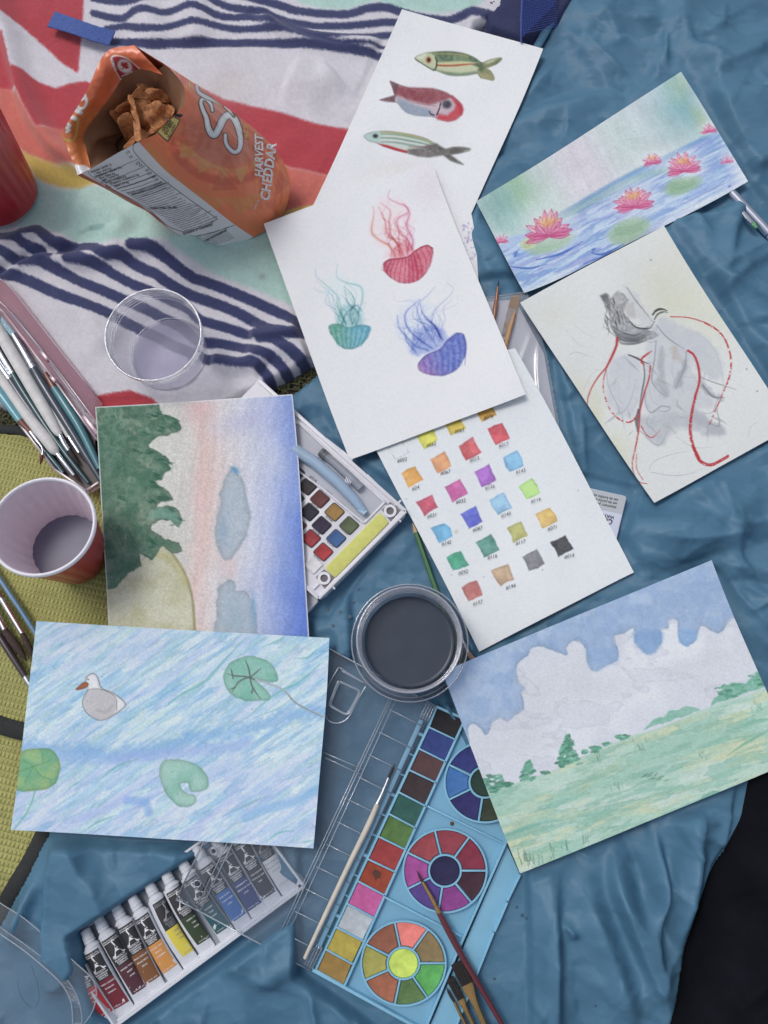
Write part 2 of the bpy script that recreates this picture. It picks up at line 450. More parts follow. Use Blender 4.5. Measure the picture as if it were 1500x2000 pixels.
# ------------------------------------------------------------------ painting on sheets
class Canvas:
    """colours a sheet point by point; shapes are given in photograph pixels"""
    def __init__(s, X, Y, base):
        s.X = X; s.Y = Y; s.C = np.empty(X.shape + (3,)); s.C[:] = np.asarray(base, float)
    def _box(s, pts, pad):
        p = np.asarray(pts, float)
        m = (s.X > p[:, 0].min() - pad) & (s.X < p[:, 0].max() + pad) & (s.Y > p[:, 1].min() - pad) & (s.Y < p[:, 1].max() + pad)
        if not m.any(): return None
        r = np.where(m.any(1))[0]; c = np.where(m.any(0))[0]
        return slice(r[0], r[-1] + 1), slice(c[0], c[-1] + 1)
    def _put(s, sl, a, col, mul):
        a = np.clip(a, 0, 1)[..., None]; col = np.asarray(col, float)
        C = s.C[sl]
        if mul: s.C[sl] = C * (1 - a + a * col / 255.0)
        else: s.C[sl] = C * (1 - a) + col * a
    def poly(s, pts, col, a=1.0, soft=1.5, warp=0.0, wscale=12.0, edge=0.0, ew=3.0, gran=0.0, gs=5.0, mul=False, sm=0, seed=1, col2=None, grad=None):
        p = catmull(pts, sm, True) if sm else np.asarray(pts, float)
        sl = s._box(p, soft * 3 + warp * 2 + 4)
        if sl is None: return
        X, Y = s.X[sl], s.Y[sl]; wx, wy = X, Y
        if warp:
            wx = X + warp * 2 * (fbm(X / wscale, Y / wscale, seed, 3) - 0.5); wy = Y + warp * 2 * (fbm(X / wscale + 31, Y / wscale + 7, seed + 5, 3) - 0.5)
        d = sdf(wx, wy, p)
        m = smooth01(0.5 - d / (2 * soft)) * a
        if gran: m = m * (1 - gran + 2 * gran * fbm(X / gs, Y / gs, seed + 9, 4))
        c = np.broadcast_to(np.asarray(col, float), X.shape + (3,))
        if col2 is not None:
            if grad is None: t = smooth01((fbm(X / (wscale * 2.5), Y / (wscale * 2.5), seed + 21, 3) - 0.3) / 0.4)
            else:
                (ax, ay), (bx, by) = grad
                t = np.clip(((X - ax) * (bx - ax) + (Y - ay) * (by - ay)) / ((bx - ax) ** 2 + (by - ay) ** 2), 0, 1)
                t = np.clip(t + 0.35 * (fbm(X / 14, Y / 14, seed + 3, 3) - 0.5), 0, 1)
            c = c * (1 - t[..., None]) + np.asarray(col2, float) * t[..., None]
        if edge:
            e = np.exp(-np.abs(d + ew * 0.4) / ew) * edge
            c = c * (1 - e[..., None])
        s._put(sl, m, c, mul)
    def line(s, pts, w, col, a=1.0, soft=1.0, dry=0.0, taper=(1.0, 1.0), sm=6, mul=False, seed=1, wob=0.0, ds=4.0):
        p = catmull(pts, sm) if sm and len(pts) > 2 else np.asarray(pts, float)
        sl = s._box(p, w + soft * 2 + 4)
        if sl is None: return
        X, Y = s.X[sl], s.Y[sl]
        d, t, sd = seg_dist(X, Y, p, want_t=True)
        if wob: d = d + wob * (noise(X / 7, Y / 7, seed) - 0.5) * 2
        ww = w * 0.5 * np.where(t < 0.5, taper[0] + (1 - taper[0]) * smooth01(t * 2), taper[1] + (1 - taper[1]) * smooth01((1 - t) * 2))
        m = smooth01((ww + soft * 0.5 - d) / soft) * a
        if dry: m = m * smooth01((fbm(X / ds, Y / ds, seed + 2, 2) - dry * 0.62) / 0.1 + 0.5)
        s._put(sl, m, col, mul)
    def blob(s, cx, cy, rx, ry, col, a=1.0, ang=0.0, power=1.0, mul=False, warp=0.0, seed=3):
        R = max(rx, ry) * 2.2
        sl = s._box([(cx - R, cy - R), (cx + R, cy + R)], 0)
        if sl is None: return
        X, Y = s.X[sl], s.Y[sl]
        if warp:
            X = X + warp * 2 * (fbm(X / (R * .4), Y / (R * .4), seed, 3) - .5); Y = Y + warp * 2 * (fbm(X / (R * .4) + 9, Y / (R * .4), seed + 4, 3) - .5)
        x, y = rot(X - cx, Y - cy, ang)
        s._put(sl, np.exp(-((x / rx) ** 2 + (y / ry) ** 2) ** power) * a, col, mul)
    def field(s, m, col, mul=False):
        s._put((slice(None), slice(None)), m, col, mul)
    def wet(s, n, th, col, a, m=1.0, ew=.014, dark=.22):
        """a wash that dried with a darker rim: n is a noise field cut at th"""
        k = smooth01((n - th) / .03); e = np.exp(-((n - th - .012) / ew) ** 2)
        s._put((slice(None), slice(None)), k * a * m, col, False)
        s._put((slice(None), slice(None)), e * a * m * dark * 2, np.asarray(col, float) * .80, False)
    def linear(s):
        return np.clip(mute(lin(np.clip(s.C, 0, 255)) * ALB), 0.006, 0.88)
# ------------------------------------------------------------------ outlines of the loose sheets (photograph pixels)
PAPER = {
 'fish': [(785, 18), (1061, 95), (884, 498), (606, 412)],
 'lily': [(930, 393), (1330, 140), (1461, 354), (1024, 572)],
 'jelly': [(515, 437), (843, 316), (1027, 770), (683, 898)],
 'drawing': [(1016, 591), (1297, 441), (1548, 832), (1278, 982)],
 'swatch': [(668, 752), (1006, 680), (1238, 1118), (936, 1273)],
 'field': [(864, 1312), (1390, 1094), (1556, 1484), (1016, 1706)],
 'sunset': [(186, 795), (571, 770), (606, 1290), (214, 1290)],
 'duck': [(71, 1213), (643, 1246), (612, 1657), (21, 1621)],
}

# ------------------------------------------------------------------ ground
def ground():
    g = mat('dark_soil', (52, 50, 44), rough=1.0, var=0.5, vscale=40, bump=0.9, bscale=120)
    V = [(-30, -30, -0.012), (30, -30, -0.012), (30, 30, -0.012), (-30, 30, -0.012)]
    o = obj('ground', V, [(0, 1, 2, 3)], g, base=(0, 0, -0.012)); tag(o, kind='structure')
    # short dry grass that shows in the gap between the blankets
    rng = np.random.default_rng(4); mb = MB()
    spots = [(560, 745, 70, 26, 260), (600, 722, 40, 20, 160), (25, 822, 45, 16, 180), (70, 840, 50, 12, 120)]
    for cx, cy, rx, ry, n in spots:
        for k in range(n):
            px = cx + rng.normal() * rx * 0.6; py = cy + rng.normal() * ry * 0.7
            b = P(px, py, -0.012); a = rng.random() * 6.283; L = rng.uniform(0.006, 0.016); w = 0.0006
            tip = b + np.array([math.cos(a) * L, math.sin(a) * L, rng.uniform(0.002, 0.007)])
            sd = np.array([-math.sin(a) * w, math.cos(a) * w, 0])
            mb.add([b - sd, b + sd, (b + tip) / 2 + sd + [0, 0, .003], (b + tip) / 2 - sd + [0, 0, .003], tip], [(0, 1, 2, 3), (3, 2, 4)])
    o = mb.build('grass', mat('dry_grass', (80, 80, 52), rough=0.9, var=0.4, vscale=300)); tag(o, 'sparse dark grass showing in gaps between the blankets', 'grass', kind='stuff')
ground()

# ------------------------------------------------------------------ woven picnic mat (left)
def weave_mat():
    if 'weave' in _mats: return _mats['weave']
    m = bpy.data.materials.new('weave'); m.use_nodes = True; nt = m.node_tree; b = bsdf_of(m)
    b.inputs['Roughness'].default_value = 0.75; b.inputs['Specular IOR Level'].default_value = 0.25
    tc = nt.nodes.new('ShaderNodeTexCoord'); mp = nt.nodes.new('ShaderNodeMapping'); mp.inputs['Rotation'].default_value = (0, 0, math.radians(12))
    nt.links.new(tc.outputs['Object'], mp.inputs['Vector'])
    nz = nt.nodes.new('ShaderNodeTexNoise'); nz.inputs['Scale'].default_value = 30; nt.links.new(tc.outputs['Object'], nz.inputs['Vector'])
    br = nt.nodes.new('ShaderNodeTexBrick'); br.inputs['Scale'].default_value = 1.0
    br.inputs['Brick Width'].default_value = 0.0042; br.inputs['Row Height'].default_value = 0.0060; br.inputs['Mortar Size'].default_value = 0.0006
    br.inputs['Mortar Smooth'].default_value = 1.0; br.offset = 0.5
    br.inputs['Color1'].default_value = (*alb((174, 171, 98)), 1); br.inputs['Color2'].default_value = (*alb((166, 164, 92)), 1); br.inputs['Mortar'].default_value = (*alb((138, 136, 72)), 1)
    nt.links.new(mp.outputs[0], br.inputs['Vector'])
    mx = nt.nodes.new('ShaderNodeMixRGB'); mx.blend_type = 'MULTIPLY'; mx.inputs[0].default_value = 0.5
    nt.links.new(br.outputs['Color'], mx.inputs[1])
    cr = nt.nodes.new('ShaderNodeMapRange'); cr.inputs['To Min'].default_value = 0.55; cr.inputs['To Max'].default_value = 1.25; nt.links.new(nz.outputs['Fac'], cr.inputs['Value'])
    nt.links.new(cr.outputs[0], mx.inputs[2]); nt.links.new(mx.outputs[0], b.inputs['Base Color'])
    nz.inputs['Detail'].default_value = 8; mx.inputs[0].default_value = 0.75
    w1 = nt.nodes.new('ShaderNodeTexWave'); w1.inputs['Scale'].default_value = 72; w1.bands_direction = 'X'; nt.links.new(mp.outputs[0], w1.inputs['Vector'])
    w2 = nt.nodes.new('ShaderNodeTexWave'); w2.inputs['Scale'].default_value = 52; w2.bands_direction = 'Y'; nt.links.new(mp.outputs[0], w2.inputs['Vector'])
    ad = nt.nodes.new('ShaderNodeMath'); ad.operation = 'MULTIPLY'; nt.links.new(w1.outputs['Fac'], ad.inputs[0]); nt.links.new(w2.outputs['Fac'], ad.inputs[1])
    bp = nt.nodes.new('ShaderNodeBump'); bp.inputs['Strength'].default_value = 0.9; bp.inputs['Distance'].default_value = 0.0012
    nt.links.new(ad.outputs[0], bp.inputs['Height']); nt.links.new(bp.outputs[0], b.inputs['Normal'])
    _mats['weave'] = m; return m

def mat_sheet():
    t = thing('picnic_mat', P(100, 1300, -0.008), 'olive green woven picnic mat with black binding, at the left edge', 'mat')
    binding = mat('black_binding', (44, 46, 46), rough=0.85, var=0.25, vscale=500, bump=0.5, bscale=900)
    def panel(poly, z):
        xs = np.arange(-260, 760, 8.0); ys = np.arange(800, 2000, 8.0); X, Y = np.meshgrid(xs, ys)
        V = P(X, Y, 0.0); V[..., 2] = z + 0.0025 * (fbm(X / 120, Y / 120, 5, 3) - 0.5)
        grid_obj('panel', V, weave_mat(), t, keep=sdf(X, Y, poly) < 4)
    panel([(-260, 838), (0, 842), (62, 852), (150, 905), (700, 960), (700, 1600), (120, 1500), (60, 1432), (-260, 1330)], -0.003)
    panel([(-260, 1340), (60, 1424), (140, 1440), (90, 1640), (20, 1770), (-60, 1900), (-260, 2000)], -0.006)
    def strip(pts, w, z, name='binding'):
        p = catmull(pts, 6); n = len(p); V = []
        d = np.gradient(p, axis=0); d /= np.linalg.norm(d, axis=1)[:, None]; nn = np.column_stack([-d[:, 1], d[:, 0]])
        prof = [(-1, 0), (-.85, .0022), (0, .003), (.85, .0022), (1, 0)]
        for k, h in prof: q = p + nn * k * w / 2; V.append(P(q[:, 0], q[:, 1], z + h))
        V = np.array(V); F = []
        for i in range(len(prof) - 1):
            for j in range(n - 1): F.append((i * n + j, i * n + j + 1, (i + 1) * n + j + 1, (i + 1) * n + j))
        obj(name, V.reshape(-1, 3), F, binding, t, smooth=True)
    strip([(-230, 1335), (-100, 1375), (0, 1416), (60, 1432), (130, 1450)], 36, -0.0015)
    strip([(100, 1600), (66, 1672), (20, 1750), (-30, 1840), (-120, 1950)], 36, -0.003)
    strip([(-200, 834), (0, 838), (60, 848), (140, 892)], 18, -0.003)
mat_sheet()

# ------------------------------------------------------------------ blue nylon sheet
def ridge(X, Y, pts, w, h, sharp=False, skew=0.0, fade=0.25):
    p = catmull(pts, 5)
    d, t, s = seg_dist(X, Y, p, want_t=True)
    ww = w * (1 + skew * s)
    e = np.exp(-d / ww) if sharp else np.exp(-(d / ww) ** 2)
    return h * e * smooth01(t / fade) * smooth01((1 - t) / fade) if fade > 0 else h * e

TARP = [(1150, -160), (1062, 82), (960, 250), (760, 560), (628, 730), (560, 784), (560, 1100), (400, 1340), (150, 1540), (98, 1625), (60, 1712), (8, 1800), (-60, 1920), (-200, 2150), (1700, 2200), (1700, -200)]
def tri(p, e=.0):
    f = np.abs((p % 1.0) - .5) * 2
    return np.sqrt(f * f + e * e)
def crease(h, X, Y, pts, wa, wb, amp):
    """one fold line: a sharp crest that falls off steeply on one side and gently on the other; added in place"""
    p = catmull(pts, 3); pad = 3.2 * max(wa, wb)
    m = (X[0] > p[:, 0].min() - pad) & (X[0] < p[:, 0].max() + pad); c = np.where(m)[0]; r = np.where((Y[:, 0] > p[:, 1].min() - pad) & (Y[:, 0] < p[:, 1].max() + pad))[0]
    if len(c) < 2 or len(r) < 2: return
    sl = (slice(r[0], r[-1] + 1), slice(c[0], c[-1] + 1))
    d, t, s = seg_dist(X[sl], Y[sl], p, want_t=True)
    k = smooth01(t / .3) * smooth01((1 - t) / .3)
    w = np.where(s > 0, wa, wb) * (.45 + .55 * k)
    e = np.exp(-np.sqrt((d / w) ** 2 + .02) + .1414)
    h[sl] += amp * e * k
def fold_dir(x, y):
    """which way the folds of the sheet run, degrees, picture axes"""
    if y > 1500: return 78 if x > 1000 else (108 if x < 260 else 62)
    if y > 900: return 30 if x > 1150 else 128
    return 48 if (x + y) % 260 < 140 else -32
def blur_up(c, shape):
    """doubles a coarse height grid by linear interpolation"""
    c = np.pad(c, ((0, 1), (0, 1)), mode='edge'); o = np.empty((2 * c.shape[0] - 2, 2 * c.shape[1] - 2))
    o[::2, ::2] = c[:-1, :-1]; o[1::2, ::2] = .5 * (c[:-1, :-1] + c[1:, :-1]); o[::2, 1::2] = .5 * (c[:-1, :-1] + c[:-1, 1:]); o[1::2, 1::2] = .25 * (c[:-1, :-1] + c[1:, :-1] + c[:-1, 1:] + c[1:, 1:])
    return o[:shape[0], :shape[1]]
def tarp_height(X, Y):
    h = .008 * fbm(X / 260, Y / 260, 71, 2) + .0030 * fbm(X / 90, Y / 90, 73, 2)
    rng = np.random.default_rng(77); Xf, Yf = X, Y; hc = np.zeros(X[::2, ::2].shape); Xc, Yc = X[::2, ::2], Y[::2, ::2]
    for n, L0, L1, a0, a1, wa, wb in ((46, 420, 900, .006, .013, (22, 40), (70, 150)), (110, 160, 420, .0030, .0078, (7, 15), (28, 70)), (260, 80, 240, .0018, .0046, (4, 8), (12, 36)), (760, 36, 120, .0008, .0022, (2.5, 5), (7, 18))):
        for k in range(n):
            x, y = rng.uniform(-150, 1650), rng.uniform(-150, 2150); L = rng.uniform(L0, L1); an = math.radians(fold_dir(x, y) + rng.normal() * (26 if rng.random() < .75 else 80)); cv = rng.normal() * .25
            pts = [(x, y)]
            for q in range(5):
                x += L / 5 * math.cos(an); y += L / 5 * math.sin(an); an += cv / 3 + rng.normal() * .10; pts.append((x, y))
            w1, w2 = rng.uniform(*wa), rng.uniform(*wb)
            if rng.random() < .5: w1, w2 = w2, w1
            am = rng.uniform(a0, a1) * (1 if rng.random() < .7 else -.7)
            if n < 120: crease(hc, Xc, Yc, pts, w1, w2, am)
            else: crease(h, X, Y, pts, w1, w2, am)
    h = h + blur_up(hc, h.shape)
    for pts, w, a, sh, sk in [
        ([(1136, 60), (1164, 104), (1205, 140), (1245, 178)], 9, .004, True, .3), ([(1240, 72), (1200, 92), (1164, 104)], 8, .003, True, 0),
        ([(1298, 40), (1296, 104), (1300, 155)], 10, .006, True, .5), ([(1316, 30), (1340, 100), (1385, 130), (1425, 155)], 14, .007, False, .4),
        ([(1000, 180), (1060, 160), (1100, 138)], 14, .005, False, 0), ([(985, 260), (1060, 230), (1130, 215), (1220, 180)], 16, .007, False, .3),
        ([(1480, 300), (1420, 480), (1400, 545), (1360, 560)], 14, .008, False, .3), ([(1385, 556), (1450, 505), (1520, 468)], 9, .006, True, 0),
        ([(1370, 548), (1440, 572), (1520, 600)], 10, .006, True, .3), ([(1440, 610), (1500, 640), (1560, 700)], 12, .008, False, 0),
        ([(1100, 930), (1180, 1010), (1300, 1030), (1420, 1010), (1520, 960)], 26, .009, False, .3), ([(1240, 1040), (1330, 1060), (1480, 1040)], 14, .006, True, .2),
        ([(1420, 1000), (1440, 1100), (1500, 1180)], 15, .008, False, .3), ([(1390, 1080), (1450, 1180), (1520, 1240)], 12, .006, True, 0),
        ([(1204, 1625), (1197, 1716), (1231, 1810), (1276, 1911), (1312, 1990)], 17, .016, False, -.45), ([(1268, 1600), (1283, 1724), (1272, 1790), (1262, 1878)], 14, .014, False, .4),
        ([(1085, 1680), (1077, 1784), (1080, 1960), (1090, 2080)], 17, .009, False, .5), ([(1130, 1660), (1150, 1760), (1200, 1900), (1240, 2060)], 20, .007, False, .2),
        ([(1340, 1560), (1345, 1680), (1320, 1800), (1298, 1900)], 17, .011, False, .2), ([(1088, 1785), (1110, 1810), (1120, 1830)], 8, .005, True, 0),
        ([(150, 1590), (142, 1750), (132, 1860), (120, 1950)], 20, .030, False, -.25), ([(88, 1640), (70, 1740), (40, 1860)], 18, .008, False, .3), ([(215, 1640), (190, 1760), (180, 1900)], 20, .006, False, .2),
        ([(640, 1900), (690, 1960), (740, 2060)], 9, .005, True, .3), ([(610, 1890), (618, 1960), (640, 2060)], 9, .006, True, .2), ([(470, 1920), (540, 1890), (640, 1830)], 18, .004, False, 0),
        ([(640, 760), (670, 860), (700, 960)], 12, .005, False, 0), ([(810, 1010), (760, 1100), (720, 1150)], 12, .005, False, .3)]:
        h = h + ridge(X, Y, pts, w * 1.25, a * (1.5 if pts[0][1] > 1500 else 1.1), sh, sk, .40)
    return np.clip(h * 1.3 - .001, .0005, .036)
def flatten_under(h, X, Y, cap, pad=22):
    for k, pts in PAPER.items():
        d = sdf(X, Y, pts)
        m = smooth01((pad - d) / pad)
        h = h * (1 - m) + np.minimum(h, cap) * m
    return h
def tarp():
    xs = np.arange(-200, 1704, 4.0); ys = np.arange(-200, 2200, 4.0); X, Y = np.meshgrid(xs, ys)
    h = tarp_height(X, Y); h = flatten_under(h, X, Y, 0.007)
    for bi, box in enumerate(([(885, 555), (1045, 550), (1125, 935), (930, 940)], [(1450, 1480), (1440, 1540), (1418, 1640), (1390, 1690), (1362, 1760), (1338, 1840), (1318, 1930), (1298, 2020), (1250, 2300), (1950, 2300), (1950, 1480)], [(560, 800), (800, 980), (640, 1200), (560, 1200)], [(172, 1812), (440, 1640), (610, 1750), (250, 2010), (205, 1960)], [(1110, 930), (1240, 960), (1200, 1080), (1080, 1100)], [(1400, 340), (1430, 340), (1600, 520), (1570, 560)], [(780, 1020), (830, 1020), (940, 1370), (700, 1370), (690, 1160)], [(600, 1260), (860, 1380), (1020, 1680), (1030, 2100), (880, 2100), (590, 1890)])):
        d = sdf(X, Y, box); m = smooth01((14 - d) / 14); h = h * (1 - m) + np.minimum(h * .3, .0055 if bi in (0, 4, 5, 6) else .0014) * m
    d = sdf(X, Y, TARP)
    h = h * (0.35 + .65 * smooth01(-d / 40)) + 0.001
    h = np.where(d > -1, -0.004 , h)
    V = P(X, Y, 0.0); V[..., 2] = h
    nyl = bpy.data.materials.new('blue_nylon'); nyl.use_nodes = True; nt = nyl.node_tree; b = bsdf_of(nyl)
    b.inputs['Base Color'].default_value = (*alb((70, 114, 142)), 1); b.inputs['Roughness'].default_value = 0.50; b.inputs['Specular IOR Level'].default_value = 0.30
    tc = nt.nodes.new('ShaderNodeTexCoord')
    n1 = nt.nodes.new('ShaderNodeTexNoise'); n1.inputs['Scale'].default_value = 26; n1.inputs['Detail'].default_value = 6; n1.inputs['Distortion'].default_value = 1.6; n1.noise_type = 'RIDGED_MULTIFRACTAL'
    n2 = nt.nodes.new('ShaderNodeTexNoise'); n2.inputs['Scale'].default_value = 110; n2.inputs['Detail'].default_value = 4; n2.inputs['Distortion'].default_value = 2.5
    for n in (n1, n2): nt.links.new(tc.outputs['Object'], n.inputs['Vector'])
    b1 = nt.nodes.new('ShaderNodeBump'); b1.inputs['Strength'].default_value = 0.25; b1.inputs['Distance'].default_value = 0.003
    b2 = nt.nodes.new('ShaderNodeBump'); b2.inputs['Strength'].default_value = 0.2; b2.inputs['Distance'].default_value = 0.0006
    nt.links.new(n1.outputs['Fac'], b1.inputs['Height']); nt.links.new(n2.outputs['Fac'], b2.inputs['Height'])
    nt.links.new(b1.outputs[0], b2.inputs['Normal'])
    # crisp crinkle facets: every small patch of the cloth tilts its own way
    ge = nt.nodes.new('ShaderNodeNewGeometry'); last = ge.outputs['Normal']
    for sc, rz, kk, sy in ((11, .6, .28, 2.6), (24, -.5, .26, 2.3), (55, 1.1, .19, 1.9), (120, .2, .09, 1.5)):
        mp = nt.nodes.new('ShaderNodeMapping'); mp.inputs['Rotation'].default_value = (0, 0, rz); mp.inputs['Scale'].default_value = (1.0, sy, 1.0)
        nw = nt.nodes.new('ShaderNodeTexNoise'); nw.inputs['Scale'].default_value = sc * .8; nw.inputs['Detail'].default_value = 2
        mx = nt.nodes.new('ShaderNodeVectorMath'); mx.operation = 'SCALE'; mx.inputs['Scale'].default_value = 1.1 / sc
        ad = nt.nodes.new('ShaderNodeVectorMath'); ad.operation = 'ADD'
        nt.links.new(tc.outputs['Object'], nw.inputs['Vector']); nt.links.new(nw.outputs['Color'], mx.inputs[0]); nt.links.new(tc.outputs['Object'], ad.inputs[0]); nt.links.new(mx.outputs[0], ad.inputs[1]); nt.links.new(ad.outputs[0], mp.inputs['Vector'])
        vo = nt.nodes.new('ShaderNodeTexVoronoi'); vo.voronoi_dimensions = '2D'; vo.feature = 'SMOOTH_F1'; vo.inputs['Scale'].default_value = sc; vo.inputs["Smoothness"].default_value = .2; nt.links.new(mp.outputs[0], vo.inputs['Vector'])
        sb = nt.nodes.new('ShaderNodeVectorMath'); sb.operation = 'SUBTRACT'; sb.inputs[1].default_value = (.5, .5, .5); nt.links.new(vo.outputs['Color'], sb.inputs[0])
        sm = nt.nodes.new('ShaderNodeVectorMath'); sm.operation = 'MULTIPLY'; sm.inputs[1].default_value = (kk, kk, 0); nt.links.new(sb.outputs[0], sm.inputs[0])
        a2 = nt.nodes.new('ShaderNodeVectorMath'); a2.operation = 'ADD'; nt.links.new(last, a2.inputs[0]); nt.links.new(sm.outputs[0], a2.inputs[1]); last = a2.outputs[0]
    nn_ = nt.nodes.new('ShaderNodeVectorMath'); nn_.operation = 'NORMALIZE'; nt.links.new(last, nn_.inputs[0])
    nt.links.new(nn_.outputs[0], b1.inputs['Normal']); nt.links.new(b2.outputs[0], b.inputs['Normal'])
    t = thing('nylon_sheet', P(1000, 1400, 0), 'crumpled shiny blue nylon sheet spread under the paintings', 'sheet')
    grid_obj('fabric', V, nyl, t, keep=d < 6)
    # stitched hem along the upper edge
    p = np.array([(1158, -160), (1110, -10), (1066, 78), (1010, 172)]); p = catmull(p, 8)
    dd = np.gradient(p, axis=0); dd /= np.linalg.norm(dd, axis=1)[:, None]; nn = np.column_stack([-dd[:, 1], dd[:, 0]])
    rows = []
    for k, hh in [(-16, .001), (-15, .0028), (-8, .0034), (-1, .003), (0, .001)]:
        q = p - nn * k; rows.append(P(q[:, 0], q[:, 1], 0.004 + hh))
    V = np.array(rows); n = len(p); F = [(i * n + j, (i + 1) * n + j, (i + 1) * n + j + 1, i * n + j + 1) for i in range(len(rows) - 1) for j in range(n - 1)]
    obj('hem', V.reshape(-1, 3), F, nyl, t, smooth=True)
    global TARP_Z
    TARP_Z = h
    # dried water drops and specks of paint
    mb = MB(); rng = np.random.default_rng(8)
    for (x, y, r) in [(650, 1222, 4), (672, 1160, 3), (700, 1150, 3), (683, 1205, 4.5), (664, 1195, 3), (1009, 1772, 2.6), (1020, 1788, 4), (1028, 1794, 3), (1163, 1965, 2.4), (965, 1912, 3), (640, 1190, 3), (690, 1175, 3)]:
        c = P(x, y, tarp_z(x, y) + .0012); k = r / ppm(x, y)
        mb.add([c + np.array([k * math.cos(a) * rng.uniform(.6, 1.1), k * math.sin(a) * rng.uniform(.6, 1.1), 0]) for a in np.linspace(0, 6.283, 9)[:-1]], [tuple(range(8))])
    o = mb.build('paint_specks', mat('speck', (58, 84, 102), rough=.4), t, smooth=False); o['kind'] = 'stuff'
def tarp_z(x, y):
    return float(TARP_Z[min(max(int(round((y + 200) / 4)), 0), TARP_Z.shape[0] - 1), min(max(int(round((x + 200) / 4)), 0), TARP_Z.shape[1] - 1)])
tarp()

# ------------------------------------------------------------------ fleece blanket
FLEECE = [(-220, -220), (1000, -220), (985, 40), (930, 60), (860, 300), (760, 560), (640, 690), (612, 712), (560, 740), (500, 768), (430, 800), (300, 850), (100, 840), (20, 800), (-40, 780), (-220, 760)]
def fleece():
    xs = np.arange(-200, 1003, 2.6); ys = np.arange(-200, 860, 2.6); X, Y = np.meshgrid(xs, ys)
    fz = 2.2 * (noise(X / 2.2, Y / 2.2, 90) - .5) + 1.6 * (noise(X / 4.5, Y / 4.5, 91) - .5); fz2 = 2.2 * (noise(X / 2.2 + 40, Y / 2.2, 92) - .5)
    c = Canvas(X + fz * 1.1, Y + fz2 * 1.1, (208, 205, 212))
    RED, NAVY, MINT, CORAL, YEL = (182, 56, 68), (54, 60, 102), (170, 206, 196), (204, 106, 92), (198, 172, 74)
    def st(pts, w, t=(1, 1)): c.line(pts, w, NAVY, soft=4.0, taper=t)
    # mint fields
    c.poly(z5((300, 1330), (380, 1400), (520, 1430), (720, 1400), (900, 1440)) + [(420, 480), (560, 420), (600, 420), (660, 640)] + z4((1010, 460), (700, 330), (450, 230), (300, 130), (100, 20)) + z3((1230, 255), (1000, 262), (800, 262), (600, 240), (480, 195), (330, 125), (200, 130)) + [(40, 450), (60, 380), (80, 352)], MINT, soft=6)
    c.poly(z2((20, -700), (1240, -700), (1200, 0), (1150, 55), (1080, 95), (900, 110), (700, 85), (560, 45), (380, 95), (260, 85), (150, 55), (60, -5)), MINT, soft=6)
    # red and coral figures
    c.poly(z5((-20, -800), (640, -800), (636, 0), (625, 250), (595, 575), (480, 505), (340, 375), (200, 255), (65, 190), (30, 0)), RED, soft=3)
    c.poly(z5((-900, 300), (0, 315), (95, 350), (150, 590), (215, 595), (310, 650), (430, 690), (540, 650), (640, 640), (900, 700), (900, 1000), (520, 1010), (380, 1010), (330, 1030), (250, 880), (170, 720), (0, 690), (-900, 640)), RED, soft=3)
    c.poly(z5((-900, 640), (0, 685), (110, 700), (190, 770), (260, 900), (330, 1030), (440, 1000), (600, 980), (700, 1250), (560, 1275), (400, 1235), (220, 1165), (120, 1080), (0, 900), (-900, 850)), CORAL, soft=5)
    c.poly(z5((160, 1130), (220, 1160), (330, 1205), (470, 1260), (570, 1285), (740, 1370), (620, 1420), (470, 1410), (360, 1370), (290, 1330), (200, 1200)), YEL, soft=6)
    c.poly([(380, 175), (440, 205), (500, 220), (552, 232), (616, 252), (690, 264), (700, 360), (640, 352), (570, 340), (520, 320), (420, 300)], RED, soft=4)
    c.poly([(500, 318), (570, 340), (640, 352), (700, 360), (640, 410), (606, 416), (548, 424), (480, 430)], CORAL, soft=5)
    c.poly([(545, 425), (612, 408), (612, 424), (560, 438)], YEL, soft=4)
    c.poly(z3((735, 1352), (860, 1325), (980, 1308), (1050, 1335), (1130, 1362), (1300, 1500), (700, 1500)), RED, soft=3)
    # upper stripes
    st(z1((150, -50), (300, -20), (450, 0), (560, -12), (700, -45), (900, -40), (1050, -8), (1200, 20), (1350, 60), (1500, 100)) + z2((100, 95), (250, 115), (400, 120), (520, 85), (620, 80), (690, 100), (800, 130), (950, 150), (1040, 128), (1090, 104), (1150, 108), (1300, 150)), 16)
    st(z1((105, 25), (250, 55), (400, 80), (480, 70), (570, 40), (700, 30), (830, 25), (950, 50), (1080, 100), (1200, 120), (1320, 130), (1400, 165), (1500, 205)) + z2((100, 167), (220, 186), (400, 185), (520, 172), (640, 160), (800, 170)), 14.5)
    st(z1((105, 138), (230, 170), (330, 180), (430, 150), (600, 165), (720, 140), (820, 125), (920, 140), (1020, 170), (1120, 180), (1230, 175), (1320, 195), (1420, 225), (1500, 242)) + z2((110, 195), (200, 235), (350, 252), (480, 248), (620, 235), (760, 235)), 14)
    st(z1((200, 255), (330, 240), (450, 275), (580, 290), (700, 255), (830, 240), (1000, 245), (1150, 265), (1300, 265), (1420, 275), (1500, 286)) + z2((130, 237), (250, 272), (400, 297), (600, 302), (720, 310)), 13.5, (1, .35))
    st(z1((80, 305), (220, 345), (400, 365), (550, 387), (700, 378), (850, 375), (1000, 366), (1200, 366), (1400, 368), (1500, 375)) + z2((150, 292), (300, 312), (450, 332), (580, 352), (700, 380)), 15)
    # lower stripes
    st(z3((-300, 190), (0, 186), (120, 182), (200, 168)), 9)
    st(z3((190, 172), (310, 165), (380, 210), (450, 265), (600, 290)), 21)
    st(z3((-300, 240), (0, 225), (100, 220), (180, 232), (260, 290), (360, 330)), 19)
    st(z3((-200, 270), (0, 300), (80, 330), (160, 378), (210, 395)), 19)
    st(z3((-200, 390), (0, 432), (50, 452)), 19)
